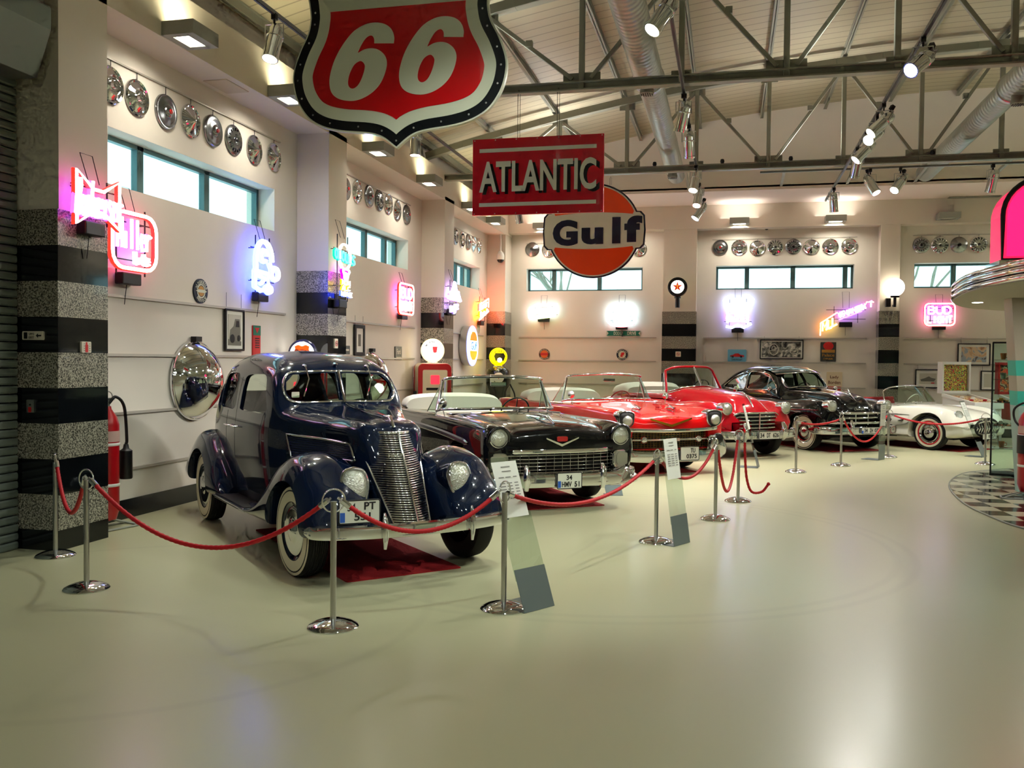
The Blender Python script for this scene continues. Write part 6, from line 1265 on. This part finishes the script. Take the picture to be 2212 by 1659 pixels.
        m = MB(); m.prism(rrect(.24, .045, .015, 3), 0, .014, 'yz'); m.xf(Matrix.Translation((xf(0)+.03, 0, .53))); m.build('grille_badge', mat('badge_white_red', (224, 190, 180), .3), g)
        bumper(car, [(.74, -.9, .69), (.88, -.72, .685), (.93, -.4, .675), (.95, 0, .67), (.93, .4, .675), (.88, .72, .685), (.74, .9, .69)], .06, 'grille_surround', d=.04)
        bumper(car, [(.60, -1.0, .40), (.82, -.9, .33), (.93, -.55, .29), (.965, 0, .29), (.93, .55, .29), (.82, .9, .33), (.6, 1.0, .40)], .19, d=.06)
        for s_ in (1, -1):
            m = Loft([(.58, fsec(.74, .98, .60, .26, .5)), (.72, fsec(.68, 1.02, .64, .25, .55)), (.86, fsec(.66, .99, .62, .27, .56)), (.93, fsec(.7, .93, .58, .34, .54))], 4, 4, ring=True).mb(s_); q = m.build('bumper_end', CHROME, car, 60); m = MB(); m.lathe([(.065, -.02), (.07, .0), (.04, .012), (0, .016)], 20, 'x', (.935, s_*.815, .53)); m.build('bumper_bullet', BLACK, q, 60)
            oh = cat_rom([(0, .125), (.11, .1), (.125, .03), (.1, -.07), (.0, -.115), (-.1, -.07), (-.125, .03), (-.11, .1)], 4, True)
            lamp(car, .86, s_*.76, .83, .1, 0, out=oh, back=.14, lens=DARK); m = MB(); m.lathe([(.082, .02), (.078, .05), (.05, .07), (.02, .077), (0, .078)], 24, 'x', (.86, s_*.76, .815)); m.build('headlight_bowl', LENS, car, 180)
            m = MB(); m.tube([(.42, s_*.3, L.zat(.42, .3)+.01), (.48, s_*.3, L.zat(.48, .3)+.055), (.36, s_*.3, L.zat(.36, .3)+.05), (.2, s_*.3, L.zat(.2, .3)+.012)], [.012, .026, .03, .008], 10); m.tube([(.5, s_*.3, L.zat(.46, .3)+.055), (.3, s_*.3, L.zat(.3, .3)+.085)], .012, 8); m.build('bonnet_spear', CHROME, car, 60)
        m = MB(); m.prism([(-.36, .10), (0, .0), (.36, .10), (.36, .075), (0, -.04), (-.36, .075)], 0, .014, 'yz'); m.xf(Matrix.Translation((.87, 0, .75)) @ Matrix.Rotation(-.12, 4, 'Y')); e = m.build('emblem', GOLDM, car)
        m = MB(); m.text('CHEVROLET', 1, (0, 0, 0), .004, fit=.3, fith=.028); m.xf(Matrix.Translation((.865, 0, .86)) @ Matrix.Rotation(pi/2, 4, 'Z')); m.build('lettering', GOLDM, e)
        plate_on(car, 1.04, .22, .33, .32, .2, [('TU', .05, .045, .08, .065), ('0375', .03, -.04, .18, .065)], blue=False)
        strip(car, 'side_moulding', L, [(.6, .78), (-.4, .80), (-1.6, .82), (-2.4, .74)], .03)
    MB().span((-3.6, -.6, .26), (.6, .6, .32)).build('floor_pan', UNDER, car)
    return car
chevy('black 1950s convertible with a chrome mesh grille and white interior', (-2.32, 10.68), -.945, paint('black_car_paint', (6, 7, 9), .2), 0, WHT)
chevy('bright red 1950s convertible with a gold V emblem on the nose', (-1.33, 14.36), -.95, paint('bright_red_paint', (214, 8, 14), .25), 1, WHT)
# ---------------------------------------------------------------- dark red 1940s convertible
CRIM = paint('crimson_car_paint', (176, 8, 26), .22)
def p10(wr, ws, zf, zv, hs, hz, ht, b=.3, vy=.5, fy=.74): return [(.45, b), (wr, b+.02), (ws, b+.22), (ws, zf-.2), (fy+.03, zf-.02), (fy-.1, zf), (vy, zv), (hs, hz), (hs*.7, ht-.04), (0, ht)]
car = car_root('dark red 1940s convertible with a split windscreen and horizontal chrome grille', (.12, 17.0), -.9)
st = [(.62, p10(.5, .56, .66, .6, .3, .62, .66, .42, .38, .5)), (.56, p10(.7, .78, .82, .72, .34, .76, .8, .38, .42, .62)), (.44, p10(.78, .86, .92, .80, .36, .86, .96, .34, .44, .68)), (.3, p10(.82, .89, .96, .84, .37, .92, 1.06, .32, .46)), (.1, p10(.84, .91, .985, .86, .39, .97, 1.12, .3, .48)), (-.3, p10(.85, .92, .98, .9, .43, 1.02, 1.165, .3, .54)), (-.8, p10(.86, .92, .95, .94, .54, 1.06, 1.21, .3, .62)), (-1.0, p10(.86, .915, .95, .96, .62, 1.08, 1.22, .3, .68)),
      (-1.3, p10(.86, .91, .97, .99, .66, 1.08, 1.12, .3, .70)), (-2.4, p10(.86, .91, .97, .99, .66, 1.06, 1.09, .3, .70)), (-2.9, p10(.85, .92, .99, .97, .62, 1.02, 1.06, .3, .66)), (-3.6, p10(.8, .88, .9, .86, .5, .9, .95, .34, .56)), (-4.0, p10(.6, .66, .7, .64, .36, .66, .7, .42, .42, .6))]
L = Loft(st, 4, 5); solid(car, L, tubs(L, (0, -3.0), .40, .6, (-2.75, -1.22, .64, .5)), CRIM)
liner(car, -2.74, -1.23, .635, .5, 1.0, WHT); seat(car, -2.0, .5, 1.2, WHT, .5); seat(car, -2.65, .52, 1.2, WHT, .46); steering(car, -1.5, .33, 1.16, .2, BLKV)
b_ = [(-1.22, -.66, 1.11), (-1.1, -.42, 1.18), (-1.0, 0, 1.23), (-1.1, .42, 1.18), (-1.22, .66, 1.11)]; t_ = [(-1.42, -.56, 1.52), (-1.34, -.38, 1.585), (-1.28, 0, 1.60), (-1.34, .38, 1.585), (-1.42, .56, 1.52)]
windscreen(car, b_, t_, .024, split=True, frame=CRIM)
bars(car, [[(x+.015, y, z+.01) for x, y, z in cat_rom(b_, 6)]], 'screen_moulding', CHROME, .012)
for s_ in (1, -1): bars(car, [[(-1.44, s_*.60, 1.12), (-1.45, s_*.58, 1.46)], [(-1.28, s_*.64, 1.12), (-1.44, s_*.58, 1.48)]], 'quarter_vent', CHROME, .01)
m = Loft([(-3.3, [(.3, 1.0), (.55, 1.0), (.6, 1.05), (.5, 1.12), (0, 1.14)]), (-3.1, [(.3, 1.0), (.62, 1.0), (.68, 1.1), (.56, 1.2), (0, 1.23)]), (-2.8, [(.3, 1.0), (.64, 1.0), (.7, 1.12), (.58, 1.24), (0, 1.27)]), (-2.6, [(.3, 1.0), (.62, 1.0), (.66, 1.08), (.54, 1.16), (0, 1.18)])], 4, 4).mb(); m.build('folded_top', WHT, car, 60)
for x in (0, -3.0):
    for s_ in (1, -1): wheel(car, x, s_*.73, .35, .18, dict(white=(.66, .9)), steer=.04 if x == 0 else 0)
xg = lambda y: .645-.13*abs(y/.6)**2.2
Yg = np.linspace(-.62, .62, 23); dn = lambda y, k_: -.16*max(0, (abs(y)-.40)/.22)**1.5*(1-.0*k_)
gb = MB(); gb.grid([[(xg(y)-.02, y, z+dn(y, 0)) for y in Yg*.98] for z in (.50, .79)]); g = gb.build('grille', BLACK, car, 60)
for i, z in enumerate((.80, .735, .67, .605, .54)): bars(car, [[(xg(y)+.015, y*(1-.0*i), z+dn(y, i)) for y in Yg]], 'grille_bar', CHROME, .018 if i == 0 else .013, g)
bars(car, [[(xg(0)+.03, 0, .5), (xg(0)+.035, 0, .81)]], 'grille_bar', CHROME, .018, g)
for s_ in (1, -1): bars(car, [[(xg(.64)+.0, s_*.64, .62), (xg(.6)+.02, s_*.66, .46)]], 'grille_bar', CHROME, .03, g); lamp(car, .60, s_*.655, .88, .1, .05, back=.16)
bumper(car, [(.36, -.96, .43), (.60, -.86, .43), (.76, -.5, .43), (.80, 0, .43), (.76, .5, .43), (.60, .86, .43), (.36, .96, .43)], .16, d=.045)
for s_ in (1, -1): m = MB(); m.tube([(.80, s_*.42, .34), (.84, s_*.42, .43), (.83, s_*.42, .56), (.79, s_*.42, .64)], [.03, .055, .055, .03], 12); m.build('bumper_guard', CHROME, car, 60)
plate_on(car, .865, .06, .425, .46, .135, [('34', -.16, 0, .09, .08), ('DT', -.02, 0, .08, .08), ('626', .14, 0, .13, .08)], blue=False)
m = MB(); m.tube([(.5, 0, L.zat(.5, 0)+.005), (.36, 0, L.zat(.36, 0)+.04), (.2, 0, L.zat(.2, 0)+.05), (0, 0, L.zat(0, 0)+.015)], [.01, .022, .02, .006], 10); m.build('bonnet_ornament', CHROME, car, 60)
strip(car, 'side_moulding', L, [(-.2, .62), (-1.2, .62), (-2.4, .62)], .03); mirror_arm(car, -1.0, .8, 1.02, .06, .1)
MB().span((-3.6, -.6, .26), (.3, .6, .34)).build('floor_pan', UNDER, car)
# ---------------------------------------------------------------- black fastback saloon with sun visor
BLKP = MATS['black_car_paint']
car = car_root('black fastback saloon with whitewall tyres and a sun visor over the windscreen', (2.1, 18.9), -.95)
def p12(wr, ws, zf, zv, hs, hz, wt, zt, we, ze, top, b=.3, vy=.52, fy=.74): return [(.45, b), (wr, b+.02), (ws, b+.22), (ws, zf-.2), (fy+.04, zf-.02), (fy-.08, zf), (vy, zv), (hs, hz), (wt, zt), (we, ze), (we*.5, top-.015), (0, top)]
st = [(.64, p12(.5, .56, .66, .62, .3, .63, .26, .645, .2, .66, .67, .42, .4, .5)), (.58, p12(.72, .8, .84, .76, .36, .78, .32, .8, .26, .83, .85, .38, .44, .64)), (.46, p12(.8, .87, .94, .84, .38, .88, .34, .94, .28, .98, 1.0, .34, .46, .7)), (.3, p12(.84, .9, .975, .88, .40, .93, .37, 1.02, .3, 1.06, 1.08, .32, .48)), (0, p12(.86, .92, .99, .9, .43, .97, .4, 1.07, .32, 1.115, 1.135, .3, .5)), (-.5, p12(.86, .92, .97, .93, .5, 1.0, .46, 1.1, .36, 1.15, 1.17, .3, .56)), (-.85, p12(.86, .92, .96, .96, .62, 1.02, .56, 1.12, .42, 1.18, 1.2, .3, .66)),
      (-1.0, p12(.86, .92, .965, .98, .68, 1.06, .58, 1.26, .44, 1.34, 1.38, .3, .7)), (-1.2, p12(.86, .92, .97, .985, .70, 1.09, .58, 1.42, .46, 1.52, 1.56, .3, .71)), (-1.5, p12(.86, .92, .975, .99, .71, 1.1, .59, 1.5, .47, 1.6, 1.645, .3, .72)), (-2.0, p12(.86, .92, .98, .99, .71, 1.1, .59, 1.5, .46, 1.6, 1.65, .3, .72)), (-2.6, p12(.86, .92, .98, .985, .69, 1.08, .56, 1.4, .43, 1.5, 1.55, .3, .71)), (-3.1, p12(.85, .91, .95, .95, .62, 1.02, .5, 1.22, .38, 1.3, 1.34, .3, .66)), (-3.6, p12(.78, .85, .86, .84, .5, .88, .4, 1.0, .3, 1.05, 1.08, .34, .56)), (-4.1, p12(.6, .64, .66, .64, .36, .66, .3, .68, .24, .7, .72, .42, .42, .56))]
L = Loft(st, 4, 5); o = L.mb().build('body', BLKP, None, 40); sm = o.modifiers.new('s', 'SOLIDIFY'); sm.thickness = .03; sm.offset = -1
me = bpy.data.meshes.new_from_object(o.evaluated_get(bpy.context.evaluated_depsgraph_get())); o.modifiers.clear(); o.data = me
def sw2(P): return cat_rom(P, 4, True)
wins = [[(-1.06, 1.15), (-1.2, 1.33), (-1.36, 1.45), (-1.7, 1.49), (-1.98, 1.48), (-1.98, 1.14), (-1.5, 1.13)], [(-2.06, 1.13), (-2.06, 1.47), (-2.4, 1.42), (-2.75, 1.28), (-2.95, 1.15), (-2.5, 1.12)]]
cuts = [prism_cut(w_, -1.2, 1.2, 'xz') for w_ in wins]+tubs(L, (0, -2.92), .40, .5)
for s_ in (1, -1): cuts.append(prism_cut([(s_*a, c_) for a, c_ in [(.025, 1.235), (.3, 1.225), (.47, 1.21), (.5, 1.3), (.44, 1.44), (.3, 1.5), (.025, 1.51)]], -1.7, -.8, 'yz'))
cuts.append(prism_cut(rrect(.8, .22, .08, 5, 0, 1.3), -3.9, -2.75, 'yz')); boolean(o, cuts); o.parent = car
for w_ in wins:
    for s_ in (1, -1):
        m = MB(); m.add([(x, s_*(L.yat(x, z)-.015), z) for x, z in w_], [tuple(range(len(w_)))]); q = m.build('side_window', CARGLASS, car)
        bars(car, [[(x, s_*(L.yat(x, z)+.004), z) for x, z in sw2(w_)+[w_[0]]]], 'window_moulding', CHROME, .009, q)
for s_ in (1, -1): bars(car, [[(-1.3, s_*(L.yat(-1.3, 1.14)+.004), 1.14), (-1.32, s_*(L.yat(-1.32, 1.42)+.004), 1.43)]], 'quarter_vent', CHROME, .009)
def wx2(y, z): return max((x for x in np.linspace(-1.5, -.8, 50) if L.zat(x, y) >= z), default=-1.1)
lp = [(wx2(a, c_)+.012, a, c_) for a, c_ in cat_rom([(0, 1.215), (.3, 1.205), (.5, 1.185), (.535, 1.3), (.46, 1.46), (.3, 1.52), (0, 1.53)], 5)]
lp += [(x, -a, c_) for x, a, c_ in reversed(lp[1:-1])]
m = MB(); m.tube(lp, .014, 8, True); ws = m.build('windscreen', CHROME, car, 60); MB().tube([(wx2(0, 1.22)+.015, 0, 1.22), (wx2(0, 1.5)+.015, 0, 1.52)], .013, 8).build('centre_bar', CHROME, ws); m = MB(); h_ = len(lp)//2
for s_ in (1, -1): m.add([(x-.03, s_*abs(a), c_) for x, a, c_ in lp[:h_+1]], [tuple(range(h_+1))])
m.build('pane', CARGLASS, ws)
Yv = np.linspace(-.6, .6, 15); m = MB(); G = [[(wx2(0, 1.5)+o_-.28*(y/.56)**2, y, zz_-.04*(y/.56)**2) for y in Yv] for o_, zz_ in ((-.12, 1.60), (.08, 1.585), (.27, 1.525), (.30, 1.5), (.26, 1.5), (.06, 1.565), (-.12, 1.58))]
m.grid(G, closev=True); m.build('sun_visor', mat('visor_green', (16, 40, 36), .12, .2, coat=.8), car, 60); bars(car, [[(x+.004, y, z) for x, y, z in G[3]]], 'visor_trim', CHROME, .01)
for x in (0, -2.92):
    for s_ in (1, -1): wheel(car, x, s_*.735, .355, .18, dict(white=(.63, .93)), steer=.05 if x == 0 else 0)
xg = lambda y: .655-.12*abs(y/.6)**2.2
Yg = np.linspace(-.62, .62, 21); gb = MB(); gb.grid([[(xg(y)-.015, y, z) for y in Yg] for z in (.5, .72)]); g = gb.build('grille', BLACK, car, 60)
for z, r_ in ((.74, .026), (.65, .02), (.57, .016)): bars(car, [[(xg(y)+.02, y, z-.07*max(0, (abs(y)-.45)/.17)**2) for y in Yg]], 'grille_bar', CHROME, r_, g)
for y in (-.45, -.15, .15, .45): bars(car, [[(xg(y)+.015, y, .52), (xg(y)+.015, y, .72)]], 'grille_bar', CHROME, .014, g)
for s_ in (1, -1): lamp(car, .61, s_*.67, .88, .1, .04, back=.16); m = MB(); m.lathe([(.06, -.03), (.055, .02), (0, .03)], 18, 'x', (xg(.6)+.02, s_*.62, .66)); m.build('parking_lamp', CHROME, g, 60); strip(car, 'side_moulding', L, [(.45, .80), (.0, .79), (-.7, .76)], .024, sides=(s_,)); strip(car, 'sill_moulding', L, [(-.5, .5), (-1.4, .5), (-2.4, .5)], .04, sides=(s_,))
m = MB(); m.text('Chevrolet', 1, (0, 0, 0), .004, fit=.26, fith=.05); m.xf(Matrix.Translation((.6, 0, .82)) @ Matrix.Rotation(pi/2, 4, 'Z')); m.build('badge', CHROME, car)
bumper(car, [(.34, -.97, .42), (.60, -.88, .42), (.78, -.5, .42), (.82, 0, .42), (.78, .5, .42), (.60, .88, .42), (.34, .97, .42)], .16, d=.045); bumper(car, [(.5, -.86, .56), (.74, -.5, .57), (.80, 0, .57), (.74, .5, .57), (.5, .86, .56)], .05, 'bumper_rail')
for s_ in (1, -1): m = MB(); m.tube([(.82, s_*.4, .34), (.86, s_*.4, .43), (.85, s_*.4, .55), (.82, s_*.4, .62)], [.028, .045, .045, .022], 12); m.build('bumper_guard', CHROME, car, 60)
plate_on(car, .89, .02, .43, .46, .12, [('34', -.13, 0, .08, .075), ('ZH', .0, 0, .08, .075), ('078', .14, 0, .12, .075)])
m = MB(); m.tube([(.46, 0, L.zat(.46, 0)+.005), (.3, 0, L.zat(.3, 0)+.05), (.12, 0, L.zat(.12, 0)+.06)], [.01, .02, .004], 10); m.tube([(.2, -.07, L.zat(.2, 0)+.08), (.32, 0, L.zat(.3, 0)+.05), (.2, .07, L.zat(.2, 0)+.08)], .008, 6); m.build('bonnet_ornament', CHROME, car, 60)
MB().tube([(x, 0, L.zat(x, 0)+.005) for x in np.linspace(.5, -.84, 16)], .008, 6).build('bonnet_strip', CHROME, car, 60); mirror_arm(car, -1.0, -.82, 1.0, .05, .12); mirror_arm(car, -1.0, .82, 1.0, .05, .12)
seat(car, -2.0, .5, 1.2, mat('seat_grey', (70, 66, 60), .9), .45); steering(car, -1.45, .34, 1.1, .2, BLKV); MB().span((-3.6, -.6, .26), (.4, .6, .32)).build('floor_pan', UNDER, car)
# ---------------------------------------------------------------- white roadster
WP = paint('ivory_car_paint', (232, 228, 212), .25)
car = car_root('white two-seat roadster with red and white wheels and a toothed grille', (4.42, 19.8), -.78)
def p9(wr, ws, zs, zf, zv, hz, ht, b=.25, fy=.72, vy=.5): return [(.4, b), (wr, b+.02), (ws-.02, b+.18), (ws, zs), (fy+.06, zf-.03), (fy-.06, zf), (vy, zv), (vy*.7, hz), (0, ht)]
st = [(.70, p9(.5, .56, .46, .52, .5, .52, .53, .36, .44, .32)), (.64, p9(.68, .76, .50, .62, .6, .61, .62, .30, .56, .38)), (.5, p9(.8, .87, .55, .75, .71, .72, .735, .26, .66, .46)), (.25, p9(.84, .90, .58, .83, .77, .79, .81, .24, .70, .5)), (-.1, p9(.85, .91, .6, .855, .80, .84, .86, .23, .72, .52)), (-.6, p9(.86, .905, .6, .85, .84, .87, .885, .23, .73, .56)), (-1.0, p9(.86, .90, .6, .83, .85, .87, .88, .23, .74, .6)), (-1.5, p9(.86, .90, .6, .83, .85, .86, .86, .23, .74, .62)), (-2.0, p9(.86, .91, .6, .85, .85, .86, .87, .23, .74, .6)), (-2.6, p9(.84, .91, .6, .86, .82, .85, .88, .24, .72, .54)), (-3.2, p9(.76, .83, .56, .74, .70, .74, .76, .3, .64, .46)), (-3.5, p9(.56, .62, .5, .6, .56, .58, .6, .36, .5, .36))]
L = Loft(st, 4, 5); solid(car, L, tubs(L, (0, -2.59), .40, .55, (-1.95, -.85, .6, .4)), WP)
liner(car, -1.94, -.86, .595, .4, .8, REDV)
for s_ in (1, -1): seat(car, -1.65, .36, .52, REDV, .5)if s_ > 0 else None
seat(car, -1.65, .36, 1.12, REDV, .5); steering(car, -1.15, .33, .88, .19, WHT)
b_ = [(-1.05, -.74, .86), (-.82, -.66, .88), (-.66, -.36, .9), (-.62, 0, .905), (-.66, .36, .9), (-.82, .66, .88), (-1.05, .74, .86)]; t_ = [(-1.14, -.68, 1.12), (-1.04, -.6, 1.2), (-.96, -.34, 1.23), (-.93, 0, 1.235), (-.96, .34, 1.23), (-1.04, .6, 1.2), (-1.14, .68, 1.12)]
windscreen(car, b_, t_, .014)
for x in (0, -2.59):
    for s_ in (1, -1):
        o = wheel(car, x, s_*.725, .34, .17, dict(white=(.70, .86)), steer=.05 if x == 0 else 0)
        m = MB(); m.lathe([(.34*.70, -s_*.084), (.34*.655, -s_*.095), (.34*.62, -s_*.09)], 40, 'y', cap=False); m.xf(Matrix.Translation((x, s_*.725, .34)) @ Matrix.Rotation(.05 if x == 0 else 0, 4, 'Z')); m.build('red_rim', EXR, o, 60)
ov = [(a, b2) for a, b2 in cat_rom([(0, .11), (.07, .08), (.088, .0), (.07, -.08), (0, -.12), (-.07, -.08), (-.088, 0), (-.07, .08)], 4, True)]
for s_ in (1, -1):
    lamp(car, .53, s_*.64, .69, .1, .45, out=ov, back=.08, yaw=s_*.22)
    m = MB(); m.tube(cat_rom([(.62, s_*.74, .47), (.66, s_*.62, .45), (.69, s_*.5, .45)], 6), .022, 8); m.build('front_bumper', CHROME, car, 60)
    strip(car, 'cove_moulding', L, [(-.38, .66), (-.42, .5), (-.9, .44), (-1.5, .5), (-1.75, .56)], .012, sides=(s_,)); strip(car, 'cove_moulding', L, [(-.38, .68), (-.9, .68), (-1.4, .64), (-1.75, .58)], .012, sides=(s_,))
    m = MB(); q = L.yat(-.5, .58)+.008; m.prism([(-.62, .55), (-.46, .60), (-.52, .53)], s_*q, s_*(q-.02), 'xz'); m.build('side_emblem', CHROME, car)
el = circ(.2, 28, 0, 0, 2.1); m = MB(); m.prism(el, 0, .01, 'yz'); m.xf(Matrix.Translation((.70, 0, .46))); g = m.build('grille', BLACK, car); m = MB(); m.tube([(.715-.25*a*a, a, .46+c_) for a, c_ in circ(.13, 36, 0, 0, 3.2)], .018, 8, True); m.build('grille_surround', CHROME, g, 60)
for i in range(11):
    y = -.35+.07*i; hh = .12*sqrt(max(.05, 1-(y/.42)**2)); m = MB(); m.tube([(.715-.2*y*y, y, .46-hh), (.75-.2*y*y, y, .46), (.715-.2*y*y, y, .46+hh)], [.008, .02, .008], 8); m.build('grille_tooth', CHROME, g, 60)
plate_on(car, .76, .0, .3, .46, .11, [('34', -.14, 0, .08, .07), ('VE', -.02, 0, .08, .07), ('571', .13, 0, .12, .07)], blue=False)
MB().span((-3.2, -.6, .22), (.4, .6, .28)).build('floor_pan', UNDER, car)
# ---------------------------------------------------------------- red drip mats under the cars
MATR = mat('red_carpet', (150, 10, 16), .95, noise=.25, scale=60, bump=.3)
for (x, y), hd, w_, l_, lb in (((-2.62, 6.82), -.779, .98, 2.4, 'red mat under the blue saloon'), ((-2.1, 10.45), -.945, 1.2, 2.2, 'red mat under the black convertible'), ((-1.15, 14.1), -.95, 1.2, 2.2, 'red mat under the bright red convertible'), ((2.2, 18.8), -.95, 1.2, 2.2, 'red mat under the black saloon'), ((4.5, 19.7), -.78, 1.2, 2.2, 'red mat under the white roadster')):
    t = MB().prism(rrect(l_, w_, .02, 2, -l_/2+(.28 if w_ < 1 else .4), 0), .001, .009, 'xy').build('floor_mat', MATR); t.location = (x, y, 0); t.rotation_euler = (0, 0, hd); tag(t, lb+', seen between its wheels', 'mat', 'red mats under the cars')
